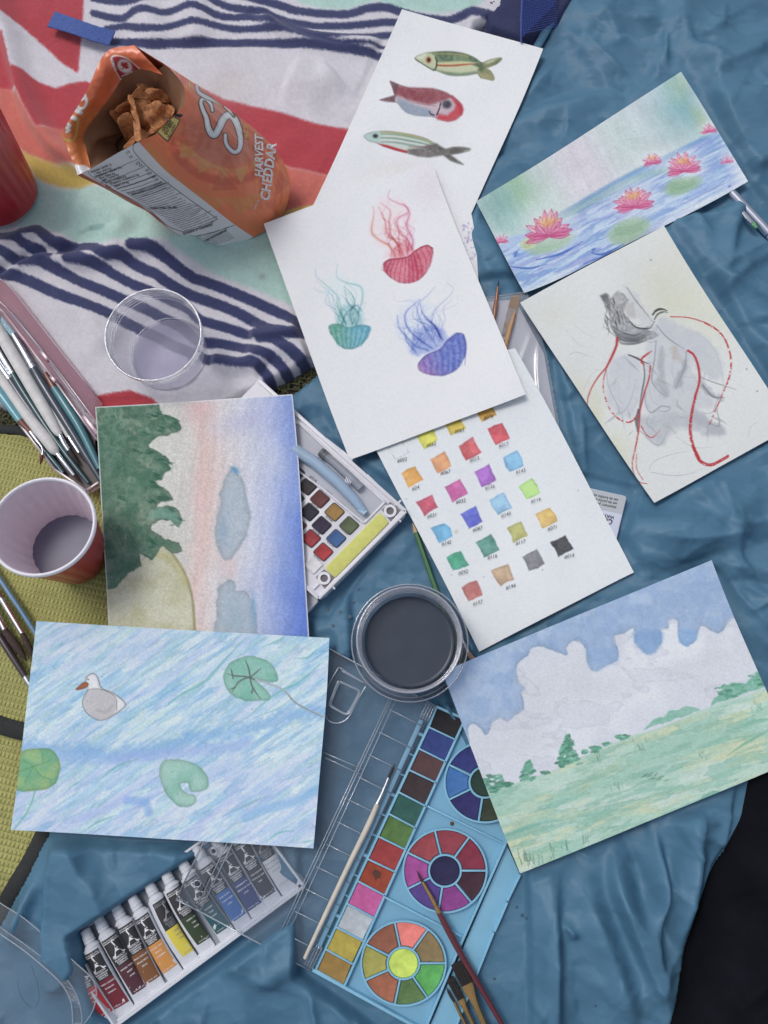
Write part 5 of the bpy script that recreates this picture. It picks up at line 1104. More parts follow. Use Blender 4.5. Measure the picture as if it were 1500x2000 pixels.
def paint_duck(c, X, Y, u, v):
    a_, b_ = rot(X, Y, -34); c.C[:] = (196, 218, 234)
    def f(sx, sy, sd, th, col, al, w=.1, m=1.0): c.field(smooth01((fbm(a_ / sx, b_ / sy, sd, 3) - th) / w) * al * m, col)
    lowm = smooth01((v - .5) / .3)
    f(120, 22, 5, .44, (166, 204, 230), .7, .2); f(70, 9, 9, .54, (142, 190, 224), .5, .16); f(80, 12, 13, .54, (208, 225, 234), .6, .16); f(40, 5, 17, .6, (128, 182, 216), .4, .14); f(90, 16, 21, .45, (186, 198, 236), .75, m=lowm); f(60, 9, 24, .55, (206, 214, 240), .6, m=lowm); f(40, 6, 29, .6, (190, 218, 214), .7, m=1 - lowm)
    for sx, sy, sd, th, col, al in ((110, 16, 181, .6, (146, 192, 224), .4), (70, 9, 184, .62, (132, 182, 218), .38), (90, 13, 187, .58, (214, 229, 235), .6), (60, 8, 190, .64, (122, 176, 212), .35), (90, 14, 193, .62, (160, 204, 208), .35), (120, 20, 195, .6, (200, 210, 238), .5)): c.wet(fbm(a_ / sx, b_ / sy, sd, 4), th, col, al)
    c.C += (12 * (fbm(a_ / 20, b_ / 3, 196, 3) - .5))[..., None]
    c.line(zI((110, 640), (330, 655), (500, 672), (700, 640), (850, 600), (1000, 575), (1150, 540), (1300, 490), (1450, 470)), 24, (122, 172, 218), .6, soft=20, wob=7); c.line(zI((500, 690), (760, 660), (1000, 640), (1100, 610)), 20, (150, 172, 226), .5, soft=14)
    c.poly(zI((320, 660), (350, 620), (380, 602), (410, 640), (460, 670), (400, 690)), (136, 180, 222), .6, soft=6); c.line(zI((120, 650), (300, 680), (480, 690)), 22, (150, 186, 226), .6, soft=14)
    c.line(zI((560, 870), (640, 880), (660, 925)), 16, (128, 168, 224), .6, soft=9, dry=.1); c.line(zI((1090, 950), (1160, 915), (1300, 880), (1400, 830)), 18, (130, 180, 222), .65, soft=9, dry=.1); c.line(zI((560, 860), (450, 920), (300, 960)), 16, (160, 180, 230), .5, soft=10)
    rng = np.random.default_rng(21)
    for k in range(80):
        x, y = rng.uniform(90, 1440), rng.uniform(80, 1060); L = rng.uniform(24, 120); an = math.radians(-34 + rng.normal() * 7)
        col = [(112, 172, 214), (134, 190, 222), (150, 200, 208), (126, 160, 220)][rng.integers(4)]
        c.line(zI((x, y), (x + L * .5 * math.cos(an), y + L * .5 * math.sin(an) + rng.normal() * 3), (x + L * math.cos(an), y + L * math.sin(an))), rng.uniform(1.6, 6), col, rng.uniform(.15, .45), soft=2.6, taper=(.2, .3), dry=.1, seed=k)
    TE = (112, 180, 182)
    for pts, w, a in [(((735, 455), (800, 405), (900, 350), (960, 290), (1010, 235), (1090, 150)), 6.5, .7), (((1090, 510), (1220, 400), (1330, 345), (1420, 265)), 5, .7), (((1140, 500), (1240, 460), (1300, 415)), 3.5, .6), (((1300, 240), (1370, 235), (1420, 180)), 4, .6), (((1160, 190), (1230, 165), (1280, 130)), 4, .6), (((440, 778), (520, 720), (615, 685)), 4.2, .75), (((370, 1016), (430, 970), (520, 935)), 4.2, .75), (((1020, 925), (1100, 890), (1180, 852)), 4, .65), (((1180, 1055), (1240, 1015), (1305, 1005)), 4.5, .7), (((970, 990), (1090, 960), (1200, 920)), 3, .5), (((1100, 670), (1240, 590), (1380, 510)), 2, .6), (((1200, 790), (1300, 770), (1420, 720)), 2.4, .6), (((1110, 735), (1170, 710), (1230, 675)), 2, .5), (((1330, 1062), (1400, 1045)), 4, .6), (((760, 1030), (850, 1000), (900, 985)), 3, .45), (((280, 845), (330, 800), (390, 770)), 4, .4), (((250, 990), (300, 950), (355, 925)), 4, .4), (((1300, 960), (1400, 900)), 2.4, .5), (((320, 360), (420, 300), (500, 260)), 2.5, .4), (((150, 180), (260, 110), (330, 90)), 4, .35)]:
        c.line(zI(*pts), w, TE if w > 3.4 else (124, 182, 196), a, soft=2, taper=(.3, .3))
    def pad(pts, col, col2, sd): c.poly(zI(*pts), col, .95, soft=1.5, warp=1.6, edge=.16, ew=3.0, gran=.16, gs=8, sm=3, col2=col2, seed=sd)
    pad([(1132, 332), (1180, 345), (1232, 340), (1228, 300), (1200, 262), (1150, 236), (1095, 230), (1040, 248), (1005, 280), (990, 325), (1005, 375), (1040, 410), (1090, 428), (1150, 430), (1195, 425), (1198, 400), (1170, 370)], (122, 184, 164), (140, 194, 176), 3)
    pad([(800, 800), (835, 795), (845, 830), (890, 832), (922, 815), (926, 775), (900, 735), (850, 700), (790, 690), (735, 692), (710, 715), (708, 760), (725, 820), (760, 870), (800, 900), (850, 898), (873, 872), (862, 845), (822, 836)], (138, 190, 172), (158, 200, 184), 5)
    pad([(60, 680), (100, 650), (170, 640), (225, 645), (258, 680), (268, 725), (255, 780), (220, 815), (160, 828), (70, 826), (40, 760)], (112, 172, 128), (146, 184, 120), 7)
    for pts in [((80, 745), (150, 720), (230, 690)), ((150, 720), (180, 760), (230, 780)), ((100, 690), (150, 720)), ((110, 790), (150, 720)), ((190, 660), (190, 700))]: c.line(zI(*pts), 2.2, (90, 150, 104), .7, soft=1.6)
    c.line(zI((155, 830), (140, 880), (110, 940), (60, 1000)), 3.4, (124, 186, 176), .85)
    GR = (96, 104, 104)
    for pts in [((1132, 335), (1090, 322), (1040, 318), (1008, 308)), ((1110, 330), (1105, 290), (1088, 245)), ((1112, 325), (1135, 305), (1158, 284)), ((1100, 325), (1060, 345), (1030, 390)), ((1110, 330), (1122, 370), (1155, 420)), ((1118, 395), (1120, 375)), ((1035, 330), (1025, 283)), ((1045, 370), (1022, 378))]: c.line(zI(*pts), 3.2, GR, .85, soft=1.3, taper=(1, .4))
    c.line(zI((1135, 335), (1200, 355), (1265, 385), (1310, 435), (1380, 475), (1440, 500)), 4, (166, 178, 184), .9, soft=1.6); c.line(zI((1265, 388), (1315, 440), (1430, 500)), 1.4, (112, 124, 128), .8)
    # duck
    c.poly(zI((378, 340), (385, 322), (405, 308), (425, 312), (438, 340), (450, 372), (500, 395), (545, 425), (557, 445), (540, 470), (500, 498), (455, 516), (410, 500), (375, 470), (366, 430), (385, 395), (388, 372)), (222, 224, 228), 1, soft=1.3, edge=.3, ew=1.4, sm=3)
    c.poly(zI((374, 425), (390, 390), (430, 376), (475, 388), (510, 415), (518, 455), (500, 495), (455, 514), (410, 498), (378, 466)), (186, 184, 186), .9, soft=3, gran=.2, sm=3); c.line(zI((430, 470), (470, 480), (500, 450)), 6, (160, 158, 160), .5, soft=4)
    for pts in [((366, 430), (388, 385), (430, 376), (480, 390), (515, 420), (518, 470)), ((438, 335), (452, 372), (505, 395), (557, 440), (540, 468), (456, 515), (400, 497), (370, 460), (366, 425)), ((378, 345), (385, 322), (405, 308), (428, 314), (438, 338))]: c.line(zI(*pts), 1.5, (122, 118, 116), .85)
    c.poly(zI((335, 380), (350, 362), (372, 346), (392, 350), (390, 365), (365, 378)), (166, 104, 72), 1, soft=1.2, edge=.3, ew=1.5, sm=3); c.blob(*zI((391, 334))[0], 1.5, 1.5, (60, 60, 60), 1)
    for k in range(14): x, y = rng.uniform(100, 1400), rng.uniform(100, 1050); c.blob(*zI((x, y))[0], 1.1, 1.1, (84, 112, 170), .7)

sheet('fish', 'fish_painting', (.0125, .0115, .011, .012), paint_fish, 'white sheet with three painted fish, one green, one red, one striped', curl=.0015)
sheet('lily', 'water_lily_painting', (.0125, .0135, .0145, .0125), paint_lily, 'watercolour of pink water lilies on blue water, lying on the nylon sheet', curl=.004, base=(214, 220, 222), tooth=.035, bow=(-2, 1, 9, 1))
sheet('swatch', 'colour_swatch_sheet', (.0135, .0135, .013, .013), paint_swatch, 'white sheet with rows of small numbered colour swatch squares', base=(222, 227, 231), curl=.001)
sheet('jelly', 'jellyfish_drawing', (.022, .0185, .0185, .0195), paint_jelly, 'white sheet with red, green and blue jellyfish drawn in pencil', curl=.0015)
sheet('drawing', 'torso_sketch', (.0165, .019, .016, .015), paint_drawing, 'grey wash figure sketch with loose red ribbon lines on cream paper', base=(216, 219, 216), curl=.002)
sheet('field', 'meadow_painting', (.030, .022, .016, .024), paint_field, 'watercolour landscape of green meadow under blue sky with white cloud', base=(222, 226, 232), curl=.001, tooth=.03)
sheet('sunset', 'shore_painting', (.030, .030, .0235, .019), paint_sunset, 'watercolour of dark green trees beside pink and blue sky, turned sideways', base=(214, 214, 214), tooth=.05)
sheet('duck', 'duck_painting', (.0285, .032, .031, .029), paint_duck, 'watercolour of a white duck and green lily pads on blue water', base=(200, 218, 232), curl=.002, tooth=.035)

def swatch_text():
    par = bpy.data.objects['colour_swatch_sheet']; mb = MB(); rng = np.random.default_rng(1)
    for x, y, col, s, lx, ly in SWATCHES + [(0, 0, 0, '#003', 480, 295)]:
        an = math.radians(-14 + rng.normal() * 2); q = zH((lx, ly))[0]
        def fn(X, Y, q=q, an=an):
            px = q[0] + X * math.cos(an) + Y * math.sin(an); py = q[1] + X * math.sin(an) - Y * math.cos(an)
            return P(px, py, .0151)
        text_on(mb, s, fn, 10.5, 0, -4, 'c', bold=-.004, sx=.9, slant=.25)
    mb.build('lettering', mat('ink', (52, 54, 58), rough=.8), par, smooth=False)['kind'] = 'stuff'
swatch_text()
# ------------------------------------------------------------------ helpers for things laid out on the picture plane
def plate(mb, pts, z0, z1, bev=0.0, sm=0):
    p = catmull(pts, sm, True) if sm else np.asarray(pts, float)
    w = P(p[:, 0], p[:, 1], z1)[:, :2]
    mb.prism(w, z0, z1, bev=bev); return mb
def rib(mb, a, b, w, z0, z1, w2=None):
    """straight bar between two pixels, w pixels wide"""
    a = np.array(a, float); b = np.array(b, float); d = b - a; d /= np.linalg.norm(d); n = np.array([-d[1], d[0]])
    w2 = w if w2 is None else w2
    return plate(mb, [a - n * w / 2, b - n * w2 / 2, b + n * w2 / 2, a + n * w / 2], z0, z1, bev=0.0003)
def bar_path(mb, pts, r_px, z, n=8, sm=5, flat=1.0, closed=False):
    p = catmull(pts, sm, closed) if len(pts) > 2 and sm else np.asarray(pts, float)
    if closed: p = np.vstack([p, p[:1]])
    w = P(p[:, 0], p[:, 1], z); mb.tube(w, r_px / ppm(*p[0], np.mean(z)), n, flat=flat); return mb
def ring_pts(cx, cy, r, n=40, a0=0, a1=360):
    return [(cx + r * math.cos(math.radians(a)), cy - r * math.sin(math.radians(a))) for a in np.linspace(a0, a1, n, endpoint=(a1 - a0) < 360)]

# ------------------------------------------------------------------ cups
def fluted_cup(name, label, base_c, rim_c, r0, r1, water=None, flutes=22, group='red plastic cups', turn=0.0):
    axis = rim_c - base_c; H = np.linalg.norm(axis)
    M = frame(base_c, (1, .2, 0), axis)
    t = thing(name, base_c, label, 'cup', group)
    def rad(z): return r0 + (r1 - r0) * (z / H)
    def wob(a, z):
        k = smooth01(np.array((z / H - .06) / .1)) * smooth01(np.array((.985 - z / H) / .05))
        return float(.036 * k * (abs(math.sin(a * flutes / 2 + 1.2 * z / H + turn)) - .6))
    zs_ = np.linspace(0, 1, 26) * H
    red = mat('cup_red', (176, 40, 48), rough=.32, spec=.5, coat=.2, var=.05, vscale=80); white = mat('cup_white', (222, 206, 214), rough=.4, spec=.5, var=.03, vscale=120)
    mb = MB(); mb.lathe([(rad(z), z) for z in zs_], 132, M, wob); mb.disc(r0, 0.001, 66, M); mb.build('wall', red, t, smooth=True)
    mb = MB(); mb.lathe([(rad(z) - .0014, z) for z in zs_[::-1]] + [(.001, .002)], 132, M, wob); mb.build('lining', white, t, smooth=True)
    mb = MB(); rr = .0026; mb.lathe([(r1 + rr * .7 * math.cos(a), H + rr * math.sin(a)) for a in np.linspace(0, 6.283, 13)[:-1]], 96, M, close=True); mb.build('rim', mat('cup_rim', (226, 222, 230), rough=.35), t, smooth=True)
    if water:
        zw_, col = water; mb = MB(); mb.disc(rad(zw_) - .0016, zw_, 96, M); mb.build('water', mat('paint_water_violet', col, rough=.3, spec=.2, var=.08, vscale=40), t)
    return t
fluted_cup('water_cup', 'red fluted plastic cup with white rim, half full of murky violet water', P(152, 1086, .002), P(84, 1028, .094), .0300, .0468, (.030, (104, 102, 122)))
fluted_cup('tumbler', 'red fluted plastic cup cut off by the left edge beside the snack bag', P(3, 384, .010), P(-112, 236, .115), .0420, .0560, None, 26, turn=.7)

def clear_cup(name, label, base_px, rim_px, zr, rb, rr, zbase=.002, group='clear plastic cups', outer=None, water=None):
    b = P(*base_px, zbase); r = P(*rim_px, zr); axis = r - b; H = np.linalg.norm(axis); M = frame(b, (1, 0, 0), axis)
    t = thing(name, b, label, 'cup', group)
    wall = clear_mat('cup_clear', (.93, .93, .955), gloss=.16, rough=.10, body=.10, body_col=(.80, .80, .88)); edge = clear_mat('cup_clear_edge', (.90, .91, .94), gloss=.34, rough=.08, body=.22, body_col=(.82, .83, .90))
    def rad(z): return rb + (rr - rb) * (z / H) ** .8
    mb = MB(); zz = [0, .02, .06, .2, .4, .6, .8, .9, .94, 1.0]
    mb.lathe([(rad(z * H) - (.002 if z < .03 else 0) + (.0012 if .88 < z < .96 else 0), z * H) for z in zz], 96, M); mb.build('wall', wall, t, smooth=True)
    mb = MB()
    for zk, rad2 in ((1.0, .0010), (.95, .0006), (.90, .0007), (.84, .0006), (.78, .0005), (.70, .0004)):
        mb.lathe([(rad(zk * H) + rad2 * math.cos(a), zk * H + rad2 * math.sin(a)) for a in np.linspace(0, 6.283, 9)[:-1]], 96, M, close=True)
    mb.build('rim', edge, t, smooth=True)
    if not water:
        mb = MB(); mb.lathe([(.0005, .003), (rb * .42, .003), (rb * .46, .002), (rb * .9, .0018), (rb - .0016, .0010)], 96, M)
        mb.build('base', clear_mat('cup_base', (.84, .83, .92), gloss=.03, rough=.5, body=.42, body_col=(.62, .60, .74)), t, smooth=True)
        mb = MB(); mb.lathe([(rb + .0007 * math.cos(a), .0012 + .0007 * math.sin(a)) for a in np.linspace(0, 6.283, 9)[:-1]], 96, M, close=True); mb.build('base_rim', edge, t, smooth=True)
    if water:
        zw_, col = water; mb = MB(); mb.lathe([(.0003, zw_)] + [(rad(zw_) * k, zw_) for k in (.3, .6, .9, .97)] + [(rad(zw_) - .0008, zw_ + .0012)], 96, M)
        mb.build('water', mat('paint_water_grey', col, rough=.25, spec=.25, var=.06, vscale=50), t, smooth=True)
        mb = MB(); mb.lathe([(rad(z) - .001, z) for z in np.linspace(0, zw_, 6)], 96, M); mb.disc(rb, .0012, 96, M); mb.build('water_body', mat('paint_water_side', tuple(c * 1.15 for c in col), rough=.2), t, smooth=True)
    # dried splashes of paint clinging to the wall
    rng = np.random.default_rng(len(name)); mb = MB()
    for k in range(34):
        a = rng.random() * 6.283; z = (water[0] + .003 if water else .003) + rng.random() ** 2 * (H * .3); q = (rad(z) - .0010); c = np.array([q * math.cos(a), q * math.sin(a), z]); s = rng.uniform(.0003, .0010)
        tx = np.array([-math.sin(a), math.cos(a), 0]); mb.add([app(M, c + s * (math.cos(f) * tx + math.sin(f) * np.array([0, 0, 1.0]))) for f in np.linspace(0, 6.283, 7)[:-1]], [tuple(range(6))])
    mb.build('paint_splashes', mat('splash', (74, 80, 96), rough=.4), t, smooth=False)['kind'] = 'stuff'
    return t
clear_cup('clear_cup', 'empty clear plastic cup standing on the navy stripes of the fleece', (331, 692), (299, 653), .064, .0405, .0485, .010)
clear_cup('rinse_cup', 'clear plastic cup of dark grey paint water beside the swatch sheet', (800, 1257), (799, 1248), .070, .0375, .0474, .0165, water=(.026, (58, 67, 80)))

def wide_dish():
    b = P(800, 1256, .0125); M = frame(b, (1, 0, 0)); t = thing('clear_dish', b, 'wide shallow clear dish nested around the foot of the grey water cup', 'dish')
    wall = clear_mat('cup_clear', (1, 1, 1)); edge = clear_mat('cup_clear_edge')
    mb = MB(); mb.lathe([(.001, .001), (.049, .001), (.0520, .003), (.0550, .026)], 96, M); mb.build('wall', wall, t, smooth=True)
    mb = MB()
    for r, z in ((.0550, .026), (.0520, .003)): mb.lathe([(r + .0008 * math.cos(a), z + .0008 * math.sin(a)) for a in np.linspace(0, 6.283, 9)[:-1]], 96, M, close=True)
    mb.build('rim', edge, t, smooth=True)
wide_dish()
# ------------------------------------------------------------------ turquoise paint palette
def arc_sector(cx, cy, r0, r1, a0, a1, n=10):
    return ring_pts(cx, cy, r1, n, a0, a1) + ring_pts(cx, cy, r0, n, a0, a1)[::-1]
def paint_cake(name, pts, col, z, parent, label=None, rough=.75, dish=.0):
    """a block of dry paint: bevelled, with a slightly worn hollow"""
    w = P(np.array(pts)[:, 0], np.array(pts)[:, 1], z)[:, :2]
    a = 0.5 * np.sum(w[:, 0] * np.roll(w[:, 1], -1) - np.roll(w[:, 0], -1) * w[:, 1])
    if a < 0: w = w[::-1]
    n = len(w); c = w.mean(0); V = []; F = []
    rings = [(0.0, z - .004, 0), (0.0, z - .0006, 0), (.0007, z, 1), (None, z - .0005, .72), (None, z - .0009, .4)]
    for ins, zz, k in rings:
        q = inset(w, ins) if ins is not None else c + (w - c) * k
        V += [(x, y, zz) for x, y in q]
    for r in range(len(rings) - 1):
        for i in range(n): j = (i + 1) % n; F.append((r * n + i, r * n + j, (r + 1) * n + j, (r + 1) * n + i))
    F.append(tuple((len(rings) - 1) * n + i for i in range(n)))
    nm = 'cake_%d_%d_%d' % tuple(col)
    o = obj(name, np.array(V), F, mat(nm, col, rough=rough, spec=.35, var=.16, vscale=130, bump=.35, bscale=260), parent, smooth=.7)
    if label: o['label'] = label
    return o
def palette():
    t = thing('paint_palette', P(800, 1700, .003), 'turquoise plastic watercolour palette with a pan column and three colour wheels', 'palette')
    tq = mat('turquoise_plastic', (122, 180, 208), rough=.38, spec=.5, var=.04, vscale=60, bump=.05, bscale=90); tq2 = mat('turquoise_floor', (112, 168, 196), rough=.45, spec=.45, var=.06, vscale=40)
    zb_, zf_, zt_ = .0035, .0065, .0128
    out = [(852, 1378), (1010, 1448), (1004, 1612), (988, 1648), (834, 2003), (828, 2016), (610, 1896)]
    mb = MB(); plate(mb, out, zb_, zf_); mb.build('tray', tq2, t)
    def wall(pts, w, z1=zt_, name='wall', z0=zf_ - .0005):
        mb = MB()
        for a, b in zip(pts[:-1], pts[1:]): rib(mb, a, b, w, z0, z1)
        mb.build(name, tq, t)
    wall([(852, 1380), (1012, 1450)], 5); wall([(610, 1895), (828, 2015)], 6); wall([(1000, 1618), (988, 1648), (893, 1861), (834, 2003)], 4.5); wall([(853, 1380), (838, 1418), (617, 1894)], 4.5, zt_ - .0008)
    Lp = [(854, 1382)] + zx((1235, 850), (1140, 1060), (1045, 1270), (940, 1485), (850, 1700), (745, 1920)) + zy((690, 190), (590, 405), (485, 625), (380, 855), (275, 1070), (185, 1275))
    Rp = [(909, 1403)] + zx((1500, 975), (1410, 1195), (1320, 1400), (1220, 1630), (1115, 1840)) + zy((1060, 100), (965, 320), (865, 550), (760, 770), (650, 995), (545, 1220), (463, 1432))
    wall([Rp[0], Rp[6], Rp[-1]], 4.5, zt_ - .0006)
    cols = [(38, 36, 40), (50, 66, 128), (88, 62, 64), (62, 50, 52), (46, 92, 84), (82, 118, 60), (156, 58, 58), (152, 64, 40), (194, 90, 152), (176, 184, 190), (176, 158, 58), (152, 120, 58)]
    for i in range(13): wall([Lp[i], Rp[i]], 3.4, zt_ - .0006, 'divider') if i not in (0,) else None
    for i, c in enumerate(cols):
        q = [Lp[i], Rp[i], Rp[i + 1], Lp[i + 1]]; m = np.mean(q, axis=0); q = [m + (np.array(p) - m) * .92 for p in q]
        paint_cake('paint_pan', q, c, .0108, t, rough=.55 if i in (9,) else .72)
    for k in range(13):   # shallow slots beside the column
        pass
    rail_a, rail_b = np.array((823, 1407.)), np.array((621, 1853.))
    mb = MB(); rib(mb, rail_a, rail_b, 8.5, zf_, .0135); mb.build('hinge_rail', tq, t)
    mb = MB(); plate(mb, [(838, 1412), (840, 1420), (634, 1862), (626, 1850)], zf_ - .0004, zf_ + .0008); mb.build('slot_floor', mat('slot_teal', (84, 138, 152), rough=.5), t)
    for k in range(11):
        f = (k + .6) / 11.3; a = rail_a + (rail_b - rail_a) * f; wall([a, a + np.array((16, 7))], 6 if k % 3 == 0 else 2.4, .0112, 'slot_bridge')
    wheels = [((947, 1528), 77, 28, [104, 54, 0, -50, -99, -154, -206], [(60, 96, 60), (120, 150, 60), (60, 120, 90), (56, 66, 52), (50, 48, 104), (62, 114, 176), (52, 60, 124)], (42, 66, 58)),
              ((869, 1701), 80, 29, [104, 54, 0, -50, -99, -154, -206], [(146, 62, 74), (132, 48, 68), (68, 42, 54), (140, 64, 138), (90, 68, 140), (166, 76, 150), (154, 68, 74)], (44, 42, 78)),
              ((788, 1882), 81, 29, [102, 54, 0, -55, -102, -156, -207], [(248, 128, 118), (136, 116, 78), (86, 172, 84), (88, 120, 68), (164, 100, 72), (162, 158, 74), (146, 90, 68)], (196, 220, 82))]
    wheels[0][4][0:3] = [(90, 120, 170), (70, 110, 150), (60, 120, 120)]
    for (cx, cy), R, r, ang, cc, mid in wheels:
        w = thing_part('colour_wheel', t, None)
        mb = MB(); plate(mb, ring_pts(cx, cy, R + 3.5, 64), zf_ - .0003, .0092); wh = mb.build('colour_wheel', tq, t, smooth=.6)
        mb = MB()
        for rr in (R + 1.5, r + 2): mb_ring(mb, cx, cy, rr - 1.8, rr + 1.8, .0088, .0128)
        mb.build('ring', tq, wh, smooth=.6)
        for k in range(7):
            a0, a1 = ang[k], ang[(k + 1) % 7] - (360 if k == 6 else 0) if k == 6 else ang[k + 1]
            if k == 6: a0, a1 = ang[6], ang[0] - 360
            sp = math.radians(a0); mb = MB(); rib(mb, (cx + (r + 2) * math.cos(sp), cy - (r + 2) * math.sin(sp)), (cx + R * math.cos(sp), cy - R * math.sin(sp)), 3.6, .0088, .0127); mb.build('spoke', tq, wh)
            g = math.degrees(3.0 / R); gi = math.degrees(3.4 / (r + 5))
            sec = ring_pts(cx, cy, R - 1.2, 9, a1 + g, a0 - g) + ring_pts(cx, cy, r + 5.5, 6, a1 + gi, a0 - gi)[::-1]
            paint_cake('paint_sector', sec, cc[k], .0118, wh)
        paint_cake('paint_centre', ring_pts(cx, cy, r - .6, 36), mid, .0120, wh)
    wall([(750, 1752), (903, 1830)], 3.6, .0115, 'divider'); wall([(835, 1575), (985, 1648)], 3.6, .0115, 'divider')
    # hinged side flap
    mb = MB(); plate(mb, [(990, 1650), (1016, 1708), (992, 1758), (988, 1764), (966, 1818), (887, 2012), (838, 2008)], .0032, .0058, bev=.0006); fl = mb.build('side_flap', tq, t)
    mb = MB()
    for a, b in (((1016, 1709), (991, 1760)), ((991, 1763), (966, 1820)), ((964, 1822), (889, 2010))): rib(mb, a, b, 4.5, .005, .0085)
    mb.build('flap_lip', tq, fl)
    for a, b in (((852, 1381), (838, 1410)), ((632, 1852), (612, 1893))):
        mb = MB()
        for k in range(4): o = np.array((-2.8 - 5 * k, -1.2 - 2.2 * k)); rib(mb, np.array(a) + o, np.array(b) + o, 2.6, .0125, .0150)
        mb.build('clear_hinge', clear_mat('hinge_clear', (.88, .93, .96), gloss=.3, rough=.06, body=.12), t)
    mb = MB(); plate(mb, ring_pts(883, 1609, 4.2, 9), .0064, .0076, bev=.0005); mb.build('paint_blot', mat('blot', (92, 66, 44), rough=.8), t)
    mb = MB(); plate(mb, [(727, 1705), (732, 1698), (739, 1701), (744, 1706), (741, 1711), (743, 1716), (737, 1714), (734, 1721), (731, 1712)], .0092, .01035, sm=3); mb.build('paint_blot', mat('blot_dark', (84, 48, 36), rough=.7), t)
    # clear lid folded out to the left
    lc = clear_mat('lid_clear', (.965, .97, .98), gloss=.07, rough=.25, body=.06, body_col=(.40, .50, .60)); le = clear_mat('lid_edge', (.84, .87, .91), gloss=.34, rough=.08, body=.38, body_col=(.62, .70, .80))
    ld = thing('palette_lid', P(650, 1560, .013), 'clear plastic palette lid with mixing wells, folded open over the tubes', 'lid')
    zl_ = .0215
    def lz(px, py):   # the lid rises to the left over the tube tray
        d = ((852 - px) * 518 - (1378 - py) * -242) / 572.0
        return .0145 + np.clip(d, 0, 150) / 150 * .0085
    def lplate(mb, pts, th=.0010):
        p = np.asarray(pts, float); top = P(p[:, 0], p[:, 1], lz(p[:, 0], p[:, 1])); n = len(p); bot = top - [0, 0, th]
        mb.add(np.vstack([top, bot]), [tuple(range(n)), tuple(reversed(range(n, 2 * n)))] + [(i, i + n, (i + 1) % n + n, (i + 1) % n) for i in range(n)])
    def lrib(mb, pts, r, sm=4, dz=.0006, n=6, closed=False):
        p = catmull(pts, sm, closed) if len(pts) > 2 and sm else np.asarray(pts, float)
        if closed: p = np.vstack([p, p[:1]])
        mb.tube(P(p[:, 0], p[:, 1], lz(p[:, 0], p[:, 1]) + dz), r / ppm(*p[0], .015), n)
    mb = MB(); lplate(mb, [(850, 1378), (606, 1896), (382, 1776), (628, 1259)]); mb.build('panel', lc, ld)
    mb = MB(); lplate(mb, [(624, 1257), (378, 1775), (344, 1757), (590, 1241)]); mb.build('clasp_flap', lc, ld)
    def ribs(name, lines, r):
        mb = MB()
        for l in lines: lrib(mb, l, r)
        mb.build(name, le, ld, smooth=True)
    ribs('edge', [[(850, 1378), (628, 1259)], [(606, 1896), (382, 1776)], [(628, 1259), (382, 1776)], [(590, 1241), (344, 1757)], [(344, 1757), (382, 1776)], [(637, 1262), (391, 1780)]], 1.7)
    for a, b in [((766, 1364), (536, 1859)), ((774, 1366), (545, 1862)), ((762, 1362), (531, 1856))]: ribs('divider', [[a, b]], 1.2)
    for a, b in [((628, 1468), (708, 1502)), ((631, 1478), (704, 1512))]: ribs('divider', [[a, b]], 1.3)
    for k in range(11):
        f = .04 + k * .0885; a = np.array((770, 1366)) + f * np.array((-231, 495)); ribs('cell_rib', [[a, a + np.array((66, 33))]], 1.1)
    ribs('thumb_latch', [zx((360, 265), (300, 360), (240, 480), (215, 620), (222, 720), (262, 790), (340, 812), (420, 785), (480, 715), (560, 560), (632, 432)), zx((365, 268), (480, 340), (635, 430)), zx((385, 300), (500, 365), (612, 425))], 1.5)
    mb = MB(); lrib(mb, zx((362, 402), (450, 440), (545, 482), (562, 510), (545, 560), (500, 650), (460, 712), (420, 726), (350, 690), (280, 650), (266, 618), (300, 530), (340, 430)), 1.5, 3, .002, closed=True); lrib(mb, zx((375, 420), (450, 452), (538, 494), (540, 540), (450, 700), (400, 705), (292, 640), (286, 610), (350, 450)), 1.0, 3, .0012, closed=True); mb.build('latch_window', le, ld, smooth=True)
    for q in zu((228, 530), (388, 212)):
        mb = MB(); lrib(mb, ring_pts(q[0], q[1], 6.5, 16), 1.2, 2, .0008, closed=True); mb.build('rivet_hole', le, ld, smooth=True)
        mb = MB(); p = np.array(ring_pts(q[0], q[1], 3.6, 14)); mb.add(P(p[:, 0], p[:, 1], lz(p[:, 0], p[:, 1]) + .0010), [tuple(range(14))]); mb.build('hole', mat('hole_dark', (44, 48, 54), rough=.6), ld, smooth=False)
def mb_ring(mb, cx, cy, r0, r1, z0, z1, n=64):
    a = np.array(ring_pts(cx, cy, r1, n)); b = np.array(ring_pts(cx, cy, r0, n)); A = P(a[:, 0], a[:, 1], z1); B = P(b[:, 0], b[:, 1], z1)
    A0 = A.copy(); A0[:, 2] = z0; B0 = B.copy(); B0[:, 2] = z0; V = np.vstack([A0, A, B, B0]); F = []
    for i in range(n):
        j = (i + 1) % n
        for q in range(3): F.append((q * n + i, (q + 1) * n + i, (q + 1) * n + j, q * n + j))
    mb.add(V, F)
def thing_part(*a): return None
palette()

